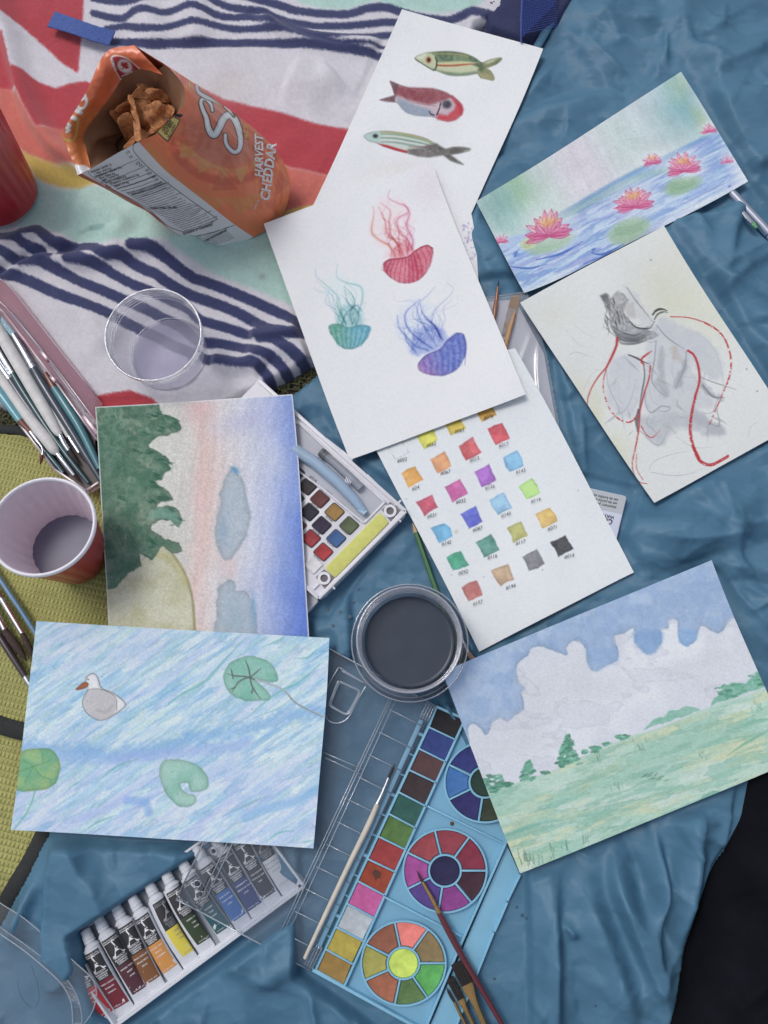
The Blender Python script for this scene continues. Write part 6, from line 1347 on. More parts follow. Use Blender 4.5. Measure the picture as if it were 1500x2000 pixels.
# ------------------------------------------------------------------ white pan set with water brush
def pan_set():
    t = thing('pan_set', P(640, 1000, .003), 'white plastic pan set holding ten small paints, a sponge strip and a recess', 'paint box')
    wh = mat('white_plastic', (214, 213, 220), rough=.38, spec=.5, var=.03, vscale=90); zt_ = .0225; zi_ = .0195
    T, R, B, L = (505, 742), (792, 998), (622, 1168), (335, 912)
    out = [T] + [(573 + 64, 804 + 57), (637 + 2, 859), (714, 926), (716, 931)] + [(780, 984), (793, 996), (791, 1006)] + [(634, 1163), (623, 1169), (613, 1165)] + [L]
    mb = MB(); plate(mb, out, .003, zi_, bev=.0005); mb.build('box', wh, t)
    mb = MB()
    for a, b in ((T, R), (R, B), (B, L)): rib(mb, a, b, 7, zi_ - .001, zt_)
    mb.build('border', wh, t)
    for a, b in ((zp((330, 372), (470, 480))), (zp((470, 478), (560, 560))), (zp((690, 690), (900, 890)))):
        mb = MB(); rib(mb, np.array(a) + (4, -4), np.array(b) + (4, -4), 6, .016, .0205); mb.build('clip', wh, t)
    # brush recess: a sunken floor seen through a rounded opening
    rec = catmull(zp((40, 250), (100, 212), (150, 250), (480, 560), (850, 895), (862, 915), (840, 945), (705, 1082), (680, 1090), (640, 1060), (350, 820), (40, 560)), 3, True)
    inner = P(rec[:, 0], rec[:, 1], zi_ + .0004)
    floor = mat('recess_grey', (170, 172, 182), rough=.45, spec=.4, var=.06, vscale=50)
    mb = MB(); mb.add(inner, [tuple(range(len(inner)))[::-1]]); mb.build('recess', floor, t, smooth=False)
    mb = MB(); bar_path(mb, rec, 2.6, zi_ + .0008, closed=True, sm=0, n=8); mb.build('recess_lip', wh, t, smooth=True)
    pans = [(185, 770, (60, 56, 56)), (295, 885, (106, 62, 60)), (425, 1000, (156, 120, 64)), (555, 1120, (88, 100, 70)), (200, 1000, (48, 50, 58)), (310, 1118, (60, 52, 72)), (440, 1235, (66, 100, 150)), (215, 1235, (154, 58, 64)), (325, 1355, (174, 60, 64)), (235, 1470, (216, 212, 216)), (75, 655, (60, 58, 70)), (70, 880, (60, 70, 60)), (90, 1120, (120, 60, 60))]
    for x, y, c in pans:
        q = zp((x - 92, y + 2), (x - 4, y - 86), (x + 92, y - 2), (x + 4, y + 86))
        cq = np.mean(q, axis=0); rnd = []
        for i in range(4):
            p0, p1, p2 = np.array(q[i - 1]), np.array(q[i]), np.array(q[(i + 1) % 4]); rnd += [p1 + (p0 - p1) * .13, p1 + (p0 - p1) * .03 + (p2 - p1) * .03, p1 + (p2 - p1) * .13]
        mb = MB(); bar_path(mb, rnd, 1.2, zi_ + .0003, closed=True, sm=0, n=6); mb.build('pan_frame', wh if c[0] > 200 else mat('pan_gap', (96, 92, 96), rough=.6), t, smooth=True)
        paint_cake('paint_pan', [cq + (p - cq) * .95 for p in rnd], c, zi_ + .0019, t)
    mb = MB(); plate(mb, zp((818, 1012), (838, 1016), (898, 1078), (904, 1096), (442, 1572), (424, 1580), (350, 1508), (346, 1488)), zi_ - .001, zi_ + .0022, bev=.0008); mb.build('sponge_strip', mat('sponge_yellow', (204, 204, 104), rough=.95, var=.06, vscale=200, bump=.6, bscale=700), t)
    for x, y in ((918, 990), (332, 1588)):
        c = zp((x, y))[0]
        mb = MB(); q = zp((x - 75, y - 10), (x, y - 80), (x + 95, y - 5), (x + 5, y + 95)); plate(mb, q, zi_ - .001, zi_ + .0003); mb.build('corner_well', mat('well_grey', (120, 112, 118), rough=.6), t)
        mb = MB(); mb_ring(mb, c[0], c[1], 7.5, 12.5, zi_ - .001, zt_ - .0006, 36); mb.build('post', wh, t, smooth=.6)
        mb = MB(); p = np.array(ring_pts(c[0], c[1], 7.6, 24)); mb.add(P(p[:, 0], p[:, 1], zi_ + .0006), [tuple(range(24))]); mb.build('post_hole', mat('well_dark', (104, 98, 100), rough=.7), t, smooth=False)
        mb = MB()
        for dx, dy in ((60, 60), (-60, 60)) if y > 1200 else ((60, -60), (60, 60)): rib(mb, zp((x + dx * .8, y + dy * .8))[0], zp((x + dx * 1.6, y + dy * 1.6))[0], 3.5, zi_ - .001, zt_ - .0008)
        mb.build('web', wh, t)
    # printed names beside the pans
    mb = MB()
    for s, x, y in [('#318', 225, 715), ('#362', 355, 835), ('#227', 480, 945), ('#334', 615, 1065), ('#370', 240, 950), ('#306', 370, 1065), ('#225', 505, 1175), ('#318', 250, 1185), ('#230', 385, 1290), ('#303', 262, 1410)]:
        q = zp((x, y))[0]; an = math.radians(42)
        text_on(mb, s, lambda X, Y, q=q, an=an: P(q[0] + X * math.cos(an) + Y * math.sin(an), q[1] + X * math.sin(an) - Y * math.cos(an), zi_ + .0009), 9, 0, 0, 'c', sx=.9)
    mb.build('lettering', mat('grey_print', (96, 96, 100), rough=.7), t, smooth=False)['kind'] = 'stuff'
    # the folded-back lid under the box
    mb = MB(); plate(mb, zp((180, 1690), (265, 1760), (278, 1790), (260, 1815), (200, 1880), (100, 1960), (0, 1850)), .003, .012, bev=.001); mb.build('open_lid', wh, t)
    mb = MB(); plate(mb, zp((190, 1720), (248, 1770), (256, 1790), (190, 1855), (100, 1930), (20, 1850)), .0118, .0124); mb.build('mixing_well', mat('well_white', (196, 196, 204), rough=.4), t)
    wb = thing('water_brush', P(640, 930, zi_), 'pale blue capped water brush lying in the pan set recess', 'brush')
    blue = clear_mat('waterbrush_blue', (.72, .84, .95), gloss=.14, rough=.15, body=.62, body_col=(.50, .66, .84))
    pts = zp((60, 440), (250, 560), (450, 735), (600, 890), (640, 945), (690, 1000)); rr = [12, 12, 11.5, 10.5, 9, 6.5]
    w = np.array([P(*p, zi_ + .0055) for p in pts]); k = ppm(640, 950, .02); MB().tube(w, np.array(rr) / k, 14).build('barrel', blue, wb, smooth=.8)
    MB().tube(np.array([P(*p, zi_ + .0055) for p in zp((618, 920), (660, 972), (700, 1012))]), np.array([8, 7.5, 6]) / k, 14).build('cap', mat('cap_blue', (176, 204, 226), rough=.3), wb, smooth=.8)
    grey = clear_mat('reservoir', (.80, .82, .86), gloss=.16, rough=.15, body=.45, body_col=(.46, .48, .54))
    MB().tube(np.array([P(*p, zi_ + .004) for p in zp((300, 470), (420, 560), (560, 690), (660, 790))]), np.array([7.5, 8.5, 9, 9]) / k, 12).build('reservoir', grey, wb, smooth=.8)
    for q in (320, 345): MB().tube(np.array([P(*p, zi_ + .004) for p in zp((q - 18, q + 145), (q + 4, q + 163))]), 9.2 / k, 12).build('collar', mat('collar_grey', (94, 98, 106), rough=.4), wb, smooth=.8)
    for q in range(4): bar_path(MB(), zp((520 + q * 14, 735 + q * 5), (535 + q * 14, 690 + q * 8), (565 + q * 12, 665 + q * 12)), 1.1, zi_ + .0075).build('grip_ring', mat('grip_white', (220, 224, 230), rough=.3), wb, smooth=True)
pan_set()

# ------------------------------------------------------------------ printed set box under the swatch sheet
def set_box():
    t = thing('sketch_set_box', P(1170, 1000, .003), 'small white and grey printed watercolour set box peeking out beside the swatches', 'box')
    z1 = .0122; wht = mat('box_white', (206, 210, 226), rough=.4, spec=.4); gry = mat('box_grey', (176, 182, 186), rough=.45, spec=.4)
    body = zw((-700, 40), (200, 240), (1230, 468), (1280, 490), (1300, 530), (1292, 580), (1030, 1660), (900, 2200), (-900, 1900))
    mb = MB(); plate(mb, body, .003, z1, bev=.0012); mb.build('box', wht, t)
    mb = MB(); plate(mb, zw((-700, 60), (200, 258), (1225, 484), (1270, 503), (1284, 535), (1180, 920), (540, 786), (-900, 470)), z1 - .001, z1 + .00025); mb.build('grey_panel', gry, t, smooth=False)
    mb = MB(); an = math.radians(192)
    def put(s, x, y, size, bold=.0, sx=1.0, slant=0.0):
        q = zw((x, y))[0]; text_on(mb, s, lambda X, Y: P(q[0] + X * math.cos(an) + Y * math.sin(an), q[1] + X * math.sin(an) - Y * math.cos(an), z1 + .0005), size, bold=bold, sx=sx, slant=slant)
    put('set de bolsillo sketchers', 1095, 560, 7.2, .012); put('set de poche esquisse', 1072, 650, 7.2, .012); put("sketchers' pocket box", 1050, 740, 7.2, .012)
    put('WATERCOLOURS', 1000, 975, 8.6, .025); put('Cotman', 985, 1070, 16, .02, .9, .25); put('WINSOR', 925, 1275, 9, .01)
    mb.build('lettering', mat('box_ink', (46, 50, 66), rough=.6), t, smooth=False)['kind'] = 'stuff'
set_box()

# ------------------------------------------------------------------ tray of paint tubes
def tube_tray():
    t = thing('tube_tray', P(380, 1800, .002), 'long pale grey plastic tray holding a row of paint tubes', 'tray')
    pl = mat('tray_plastic', (200, 204, 212), rough=.4, spec=.5, var=.04, vscale=70); fl = mat('tray_floor', (140, 146, 156), rough=.5, spec=.4, var=.06, vscale=50)
    TL, TR, BR, BL = (112, 1842), (482, 1580), (594, 1732), (224, 2006)
    mb = MB(); plate(mb, [TL, TR, BR, BL], .002, .0040); mb.build('floor', fl, t)
    c = np.mean([TL, TR, BR, BL], axis=0)
    for k, (w, z1) in enumerate(((7, .0145), (5, .0165))):
        for i, (a, b) in enumerate(((TL, TR), (TR, BR), (BR, BL), (BL, TL))):
            a, b = np.array(a, float), np.array(b, float); o = (c - (a + b) / 2); o = o / np.linalg.norm(o) * (6 if k == 0 else 0)
            mb = MB(); rib(mb, a + o, b + o, w, .0035, z1 - (.004 if k == 0 else 0)); mb.build('wall' if k else 'ledge', pl, t)
tube_tray()
def paint_tube(cap, end, col, label, names, roll=0.0, seed=0, r=.0077):
    rng = np.random.default_rng(seed); zfl = .0046
    A = P(*cap, .012); B = P(*end, .008); A[2] = zfl; B[2] = zfl; L = np.linalg.norm(B - A); ax = (B - A) / L; sd = np.array([ax[1], -ax[0], 0.0])
    t = thing('paint_tube', (A + B) / 2, label, 'paint tube', 'paint tubes in the plastic tray')
    def sec(s):   # half width, half height at distance s
        f = np.clip((s - .30 * L) / (.70 * L), 0, 1)
        return r * (1 + .10 * f ** 1.5), np.maximum(r * .94 * (1 - f ** 1.9), .0007)
    def pt(s, phi, eps=0.0):
        w, h = sec(s); w, h = w + eps, h + eps; cz = h - eps
        lean = .0016 * np.sin(3.1 * s / L + seed)
        return A + np.multiply.outer(s, ax) + np.multiply.outer(w * np.sin(phi) + lean, sd) + np.multiply.outer(cz + h * np.cos(phi), np.array([0, 0, 1.0]))
    metal = mat('tube_white', (206, 209, 216), rough=.36, spec=.55, var=.05, vscale=140, bump=.25, bscale=240); capm = mat('tube_cap', (200, 204, 212), rough=.5, spec=.4, var=.04, vscale=90)
    def shell(s0, s1, p0, p1, eps, name, m, ns=22, npz=28, parent=t, crease=0.0):
        S, Ph = np.meshgrid(np.linspace(s0, s1, ns), np.linspace(p0, p1, npz), indexing='ij'); V = pt(S, Ph, eps)
        if crease: V[..., 2] += crease * (fbm(S * 260 + seed * 3, Ph * 2, 5, 3) - .5) * smooth01((S - .55 * L) / (.3 * L))
        idx = np.arange(ns * npz).reshape(ns, npz); F = [(idx[i, j], idx[i + 1, j], idx[i + 1, j + 1], idx[i, j + 1]) for i in range(ns - 1) for j in range(npz - 1)]
        return obj(name, V.reshape(-1, 3), F, m, parent, smooth=True)
    sb = .165 * L
    shell(sb, L, -math.pi, math.pi, 0, 'body', metal, 34, 36, crease=.0012)
    mb = MB(); Mx = frame(A + [0, 0, r * .94], (0, 0, 1), ax)
    mb.lathe([(r * .45, .10 * L), (r * .55, .115 * L), (r * .82, .14 * L), (r * .98, sb)], 28, Mx); mb.build('shoulder', metal, t, smooth=True)
    mb = MB(); mb.lathe([(.0003, -.003)] + [(r * k, z) for k, z in ((.50, -.003), (.58, -.002), (.60, .03 * L), (.64, .035 * L), (.66, .075 * L), (.60, .08 * L), (.66, .085 * L), (.68, .112 * L), (.4, .116 * L))], 30, Mx, wob=lambda a, z: .02 * math.cos(15 * a)); mb.build('cap', capm, t, smooth=.5)
    mb = MB(); w, h = sec(L); rows = []
    for sv in (L * .955, L * 1.0): rows += [A + ax * sv + sd * x + [0, 0, z] for x, z in ((-w * 1.02, 0.0002), (w * 1.02, .0002), (w * 1.02, .0019), (-w * 1.02, .0019))]
    mb.add(rows, [(0, 1, 5, 4), (1, 2, 6, 5), (2, 3, 7, 6), (3, 0, 4, 7), (3, 2, 1, 0), (4, 5, 6, 7)]); mb.build('crimp', metal, t)
    p0, p1 = roll - 1.12, roll + 1.12
    shell(.20 * L, .52 * L, p0, p1, .00022, 'label_panel', mat('label_black', (50, 48, 52), rough=.5), 20, 26)
    shell(.52 * L, .86 * L, p0, p1, .00022, 'colour_band', mat('band_%d_%d_%d' % tuple(col), col, rough=.5), 20, 26)
    mb = MB()
    def put(s, sx, sy, size, al='c', bold=0.0, wx=1.0):
        # lines run across the tube, stacked from cap to crimp
        text_on(mb, s, lambda X, Y: pt(sy * L - Y, np.clip(roll + X / r, p0, p1), .0005), size, sx, 0, al, bold, wx)
    put('GRUMBACHER', 0, .235, .0022, sx_(r, 10), .0, 1.0) if False else put('GRUMBACHER', 0, .235, .0023)
    S, Ph = np.linspace(.243, .249, 2), np.linspace(-1, 1, 10)
    mb.add(np.array([pt(np.array(a * L), np.array(roll + b * 1.1), .0005) for a in S for b in Ph]), [(j, j + 10, j + 11, j + 1) for j in range(9)])
    put('A', -.0005, .405, .0195, 'c', .035, .85); put('ACADEMY', 0, .434, .0025, 'c', .015)
    for k, s in enumerate(('WATERCOLOR', 'AQUARELLE', 'ACUARELA')): put(s, -.0005, .460 + .022 * k, .0018, 'c', .03)
    for k, s in enumerate(names): put(s, -.001, .575 + .05 * k, .0019, 'c', .02)
    put('.25 FL. OZ./7.5 ml', 0, .842, .0015, 'c', .02)
    o = mb.build('lettering', mat('label_white', (226, 226, 228), rough=.5), t, smooth=False) if col[0] < 185 or col[1] < 170 else mb.build('lettering', mat('label_grey', (150, 150, 154), rough=.5), t, smooth=False)
    o['kind'] = 'stuff'
def sx_(a, b): return 0
TUBES = [(zt((30, 1000))[0], zt((430, 1835))[0], (186, 44, 52), 'paint tube with bright red band, leftmost in the tray under the clear lid', ('CADMIUM RED', 'ROUGE', 'ROJO'), 0, 1),
    (zt((190, 905))[0], zt((580, 1745))[0], (124, 42, 52), 'paint tube with deep crimson band, second from the left in the tray', ('ALIZARIN CRIMSON', 'CRAMOISI', 'CARMESI'), .05, 2),
    (zt((320, 790))[0], zt((750, 1605))[0], (88, 48, 56), 'paint tube with dark maroon brown band between crimson and tan tubes', ('BURNT SIENNA', 'TERRE', 'SIENA'), -.45, 3),
    (zt((485, 665))[0], zt((905, 1490))[0], (132, 86, 46), 'paint tube with tan brown band, next to the orange one', ('YELLOW OCHRE', 'OCRE JAUNE', 'OCRE'), -.1, 4),
    (zt((650, 585))[0], zt((1090, 1365))[0], (214, 146, 62), 'paint tube with warm orange band in the middle of the tray', ('CAD. YELLOW', 'JAUNE', 'AMARILLO'), .05, 5),
    (zt((805, 440))[0], zt((1230, 1235))[0], (222, 204, 50), 'paint tube with lemon yellow band, rolled so its label faces left', ('LEMON', 'CITRON', 'LIMON'), -.85, 6),
    (zt((965, 320))[0], zt((1375, 1120))[0], (58, 74, 46), 'paint tube with dark sap green band beside the yellow one', ('SAP GREEN', 'VERT', 'VERDE'), -.6, 7),
    (zt((1125, 212))[0], zu((530, 1105))[0], (40, 92, 98), 'paint tube with teal green band under the corner of the lid', ('VIRIDIAN', 'VERT', 'VERDE'), -.15, 8),
    (zu((225, 190))[0], zu((690, 985))[0], (46, 104, 178), 'paint tube with bright blue band under the clear lid', ('THALO BLUE', 'BLEU THALO', 'AZUL'), 0, 9),
    (zu((395, 80))[0], zu((860, 865))[0], (50, 62, 122), 'paint tube with ultramarine navy band, third from the right end', ('ULTRAMARINE', 'BLEU OUTREMER', 'AZUL'), .05, 10),
    (zu((560, -30))[0], zu((1005, 745))[0], (54, 54, 58), 'paint tube with all black band, second from the right end', ("PAYNE'S GRAY", 'GRIS DE PAYNE', 'GRIS'), .05, 11),
    (zu((715, -135))[0], zu((1160, 630))[0], (206, 208, 212), 'paint tube with white band at the right end of the tray', ('CHINESE WHITE', 'BLANC DE CHINE', 'BLANCO'), 0, 12)]
for a in TUBES: paint_tube(*a)

# ------------------------------------------------------------------ clear tray lid in the lower left corner
def corner_lid():
    t = thing('tray_lid', P(60, 1900, .006), 'clear plastic tray lid with rounded corner in the lower left', 'lid')
    lc = clear_mat('lid2_clear', (.93, .94, .95), gloss=.10, rough=.15, body=.07, body_col=(.5, .56, .62)); le = clear_mat('lid2_edge', (.86, .89, .92), gloss=.42, rough=.06, body=.34, body_col=(.70, .76, .84))
    outer = zl((-900, -300), (0, 310), (300, 500), (700, 830), (1100, 1190), (1240, 1310), (1320, 1430), (1350, 1560), (1330, 1700), (1250, 1900), (1000, 2200), (400, 2900), (-900, 2500))
    inner = zl((-900, 20), (0, 650), (400, 930), (760, 1210), (950, 1400), (1060, 1580), (1120, 1750), (1140, 2000), (1060, 2300), (400, 2900), (-900, 2400))
    inn2 = zl((-900, 110), (0, 740), (380, 1010), (720, 1300), (880, 1470), (980, 1660), (1010, 1830), (1010, 2050), (940, 2300), (400, 2800), (-900, 2330))
    def rs(c, n=90):
        c = catmull(c, 6, True); c = np.vstack([c, c[:1]]); d = np.concatenate([[0], np.cumsum(np.hypot(*np.diff(c, axis=0).T))]); return np.stack([np.interp(np.linspace(0, d[-1], n, endpoint=False), d, c[:, k]) for k in range(2)], -1)
    n = 90; o_, i_, j_ = rs(outer), rs(inner), rs(inn2)
    zo, zi_, zj = .0330, .0337, .0405
    O = P(o_[:, 0], o_[:, 1], zo); I = P(i_[:, 0], i_[:, 1], zi_); J = P(j_[:, 0], j_[:, 1], zj)
    F = [(i, (i + 1) % n, (i + 1) % n + n, i + n) for i in range(n)]
    obj('flange', np.vstack([O, I]), F, lc, t, smooth=True); obj('side_wall', np.vstack([I, J]), F, le, t, smooth=True); obj('top_panel', J, [tuple(range(n))], lc, t)
    for q, z, r in ((o_, zo, 1.2), (i_, zi_, 1.3), (j_, zj, 1.4), ((i_ * .6 + j_ * .4), zi_ + .002, .9)): bar_path(MB(), q, r, z, closed=True, sm=0, n=6).build('edge', le, t, smooth=True)
    # a stray hair on the lid
    bar_path(MB(), zl((430, 1170), (470, 1290), (520, 1450), (540, 1620), (500, 1760), (430, 1770), (340, 1690), (260, 1530), (245, 1380)), .35, .0412, n=5).build('hair', mat('hair', (84, 92, 100), rough=.6), t, smooth=True)
corner_lid()

# ------------------------------------------------------------------ clear sleeve with card, white sheet under the jellyfish
def sleeve():
    t = thing('plastic_sleeve', P(1030, 740, .004), 'crinkled clear plastic sleeve with white card, between two drawings', 'sleeve')
    q = [(905, 588), (1030, 570), (1068, 690), (1110, 930), (940, 900)]
    mb = MB(); p = np.array([(915, 592), (1006, 585), (1062, 690), (1104, 925), (950, 890)]); mb.add(P(p[:, 0], p[:, 1], .0085), [tuple(range(5))[::-1]]); mb.build('card', mat('card_grey', (196, 198, 206), rough=.7), t, smooth=False)
    xs = np.linspace(880, 1125, 110); ys = np.linspace(560, 940, 160); X, Y = np.meshgrid(xs, ys)
    h = .0108 + .0008 * fbm(X / 20, Y / 26, 3, 3) + ridge(X, Y, [(1040, 645), (1020, 700), (1012, 730)], 4, .0022, True) + ridge(X, Y, [(1052, 660), (1050, 720), (1056, 790)], 4, .002, True) + ridge(X, Y, [(1060, 760), (1070, 830), (1080, 890)], 5, .0015, True)
    V = P(X, Y, h); sl = clear_mat('sleeve_clear', (.93, .93, .95), gloss=.16, rough=.16, body=.22, body_col=(.66, .68, .74))
    grid_obj('film', V, sl, t, keep=sdf(X, Y, q) < 1)
    bar_path(MB(), [(905, 588), (960, 580), (1030, 570)], 1.5, .0122).build('seam', sl, t, smooth=True)
sleeve()
def hidden_sheet():
    PAPER['hidden'] = [(800, 420), (921, 418), (938, 600), (830, 620)]
    def pt(c, X, Y, u, v):
        rng = np.random.default_rng(5)
        for k in range(40): x, y = 915 + rng.normal() * 9, 480 + rng.normal() * 30; c.blob(x, y, rng.uniform(1, 3), rng.uniform(1, 3), (150, 120, 176), .6)
    o = sheet('hidden', 'dabbed_sheet', (.0100, .0100, .0098, .0098), pt, 'sliver of white sheet with purple dabs, mostly hidden under the jellyfish drawing')
hidden_sheet()
# ------------------------------------------------------------------ brushes, pen, pencil
SILVER = lambda: mat('ferrule_silver', (206, 210, 216), rough=.22, metal=1.0, var=.08, vscale=400)
GOLD = lambda: mat('ferrule_gold', (206, 162, 96), rough=.25, metal=1.0, var=.08, vscale=400)
def brush(name, label, segs, group='loose paint brushes', z=.012):
    """segs: (part, material, [(px, py, radius px[, z])], flat) from one end to the other"""
    first = segs[0][2][0]; t = thing(name, P(first[0], first[1], max(z - .004, 0)), label, 'brush' if 'brush' in name else name.split('_')[-1], group if 'brush' in name else None)
    for sg in segs:
        part, m, pts = sg[:3]; flat = sg[3] if len(sg) > 3 else 1.0
        p = np.array([(a[0], a[1], a[2], a[3] if len(a) > 3 else z) for a in pts], float)
        if len(p) > 2: p = catmull(p, 4)
        w = np.array([P(a[0], a[1], a[3]) for a in p]); r = p[:, 2] / ppm(p[0, 0], p[0, 1], z)
        MB().tube(w, r, 14, flat=flat).build(part, m, t, smooth=.9)
        if part == 'ferrule' and len(sg) > 4:
            for f in sg[4]:
                i = int(f * (len(w) - 1)); j = min(i + 1, len(w) - 1)
                d = (w[j] - w[i]); d = d / (np.linalg.norm(d) + 1e-9); MB().tube(np.array([w[i] - d * .0004, w[i], w[i] + d * .0004]), np.array([r[i], r[i] * 1.12, r[i]]), 14, flat=flat).build('crimp_ring', m, t, smooth=True)
    return t
def hairmat(name, col): return mat(name, col, rough=.8, var=.35, vscale=500, bump=.6, bscale=900)
def lacq(name, col, **k): return mat(name, col, rough=.28, spec=.5, coat=.3, var=.06, vscale=160, **k)

brush('round_brush', 'thin round brush with pale wooden handle lying along the palette edge', [
    ('bristles', hairmat('hair_dark', (50, 48, 52)), [(771, 1493, .5, .0185), (766, 1504, 3.0, .0185), (759, 1520, 3.0, .0185)]),
    ('ferrule', SILVER(), [(759, 1519, 3.2, .0185), (748, 1546, 4.0, .0185), (737, 1570, 5.2, .0185)], 1.0, (.72, .86)),
    ('handle', mat('pale_wood', (196, 188, 174), rough=.5, var=.08, vscale=90), [(738, 1568, 4.6, .0185), (720, 1610, 5.6, .0190), (680, 1692, 4.9, .0190), (630, 1798, 4.3, .0190), (595, 1872, 3.5, .0190)])])
brush('liner_brush', 'fine brush with dark red handle and gold ferrule across the colour wheels', [
    ('bristles', hairmat('hair_maroon', (64, 36, 40)), [(814, 1700, .4, .0155), (819, 1711, 2.0, .016), (826, 1724, 2.8, .0165)]),
    ('ferrule', GOLD(), [(825, 1722, 3.0, .0165), (842, 1752, 3.8, .0175), (858, 1783, 4.9, .018)], 1.0, (.75, .85)),
    ('handle', lacq('maroon_lacquer', (98, 42, 50)), [(857, 1782, 4.9, .018), (874, 1814, 6.6, .0175), (905, 1872, 6.0, .0165), (950, 1948, 5.2, .0145), (1010, 2052, 4.2, .0130)])])
def flat_brush(label, tip, fer0, fer1, hand, wt, wf, wh, hair, z=.0125, name='flat_brush'):
    tip, fer0, fer1, hand = [np.array(v, float) for v in (tip, fer0, fer1, hand)]
    t = thing(name, P(*tip, z - .003), label, 'brush', 'loose paint brushes')
    k = ppm(*fer0, z)
    def loft(pts, ws, hs, part, m, n=16):
        w = np.array([P(*p, z) for p in pts]); V = []; F = []
        d = w[-1] - w[0]; d /= np.linalg.norm(d); s = np.array([d[1], -d[0], 0])
        for i, p in enumerate(w):
            for q in range(n):
                a = 2 * math.pi * q / n; cx, cy = math.cos(a), math.sin(a); e = .55
                V.append(p + s * ws[i] / k * np.sign(cx) * abs(cx) ** e + np.array([0, 0, 1.0]) * hs[i] / k * np.sign(cy) * abs(cy) ** e)
        m_ = len(w); F = [(i * n + q, i * n + (q + 1) % n, (i + 1) * n + (q + 1) % n, (i + 1) * n + q) for i in range(m_ - 1) for q in range(n)] + [tuple(range(n))[::-1], tuple((m_ - 1) * n + q for q in range(n))]
        return obj(part, np.array(V), F, m, t, smooth=.9)
    loft([tip, tip * .5 + fer0 * .5, fer0], [wt, wt * 1.02, wf], [1.2, 2.6, 3.0], 'bristles', hair)
    # loose strands over the bristle head
    rng = np.random.default_rng(3); mb = MB(); dr = (fer0 - tip); nr = np.array([-dr[1], dr[0]]) / np.linalg.norm(dr)
    for q in range(26):
        o = rng.uniform(-.95, .95); a = tip + nr * o * wt - dr * rng.uniform(-.05, .06); b = fer0 + nr * o * wf; mb.tube([P(*a, z + .0008), P(*((a + b) / 2 + nr * rng.normal() * .4), z + .0016), P(*b, z + .0018)], .00022, 4)
    mb.build('strands', hair, t)['kind'] = 'stuff'
    f = lambda u: fer0 + (fer1 - fer0) * u
    loft([fer0, f(.12), f(.3), f(.55), f(1.0)], [wf, wf * 1.0, wf * .72, wh * 1.05, wh], [3.2, 3.4, 4.4, wh, wh], 'ferrule', GOLD())
    loft([fer1, (fer1 + hand) / 2, hand], [wh * 1.02, wh * 1.25, wh * .9], [wh, wh * 1.2, wh * .9], 'handle', lacq('black_lacquer', (40, 38, 42)))
flat_brush('wide flat black bristle brush with gold ferrule at the bottom edge', zf((440, 325))[0], zf((600, 680))[0], zf((880, 1330))[0], zf((1120, 1900))[0], 13.6, 12.4, 5.8, hairmat('hair_black', (48, 44, 44)), .0135)
flat_brush('medium flat black bristle brush left of the wide one at bottom edge', zf((320, 580))[0], zf((500, 925))[0], zf((700, 1345))[0], zf((960, 1900))[0], 8.0, 7.4, 4.0, hairmat('hair_black', (48, 44, 44)), .0115)
brush('small_round_brush', 'small pointed black brush with gold ferrule, leftmost of three at the bottom edge', [
    ('bristles', hairmat('hair_black', (48, 44, 44)), [(*zf((268, 735))[0], .4), (*zf((310, 830))[0], 2.8), (*zf((392, 970))[0], 2.6)]),
    ('ferrule', GOLD(), [(*zf((392, 965))[0], 2.7), (*zf((480, 1150))[0], 3.1), (*zf((570, 1333))[0], 3.6)]),
    ('handle', lacq('black_lacquer', (40, 38, 42)), [(*zf((565, 1325))[0], 3.6), (*zf((640, 1480))[0], 4.6), (*zf((860, 1900))[0], 3.4)])], z=.0100)

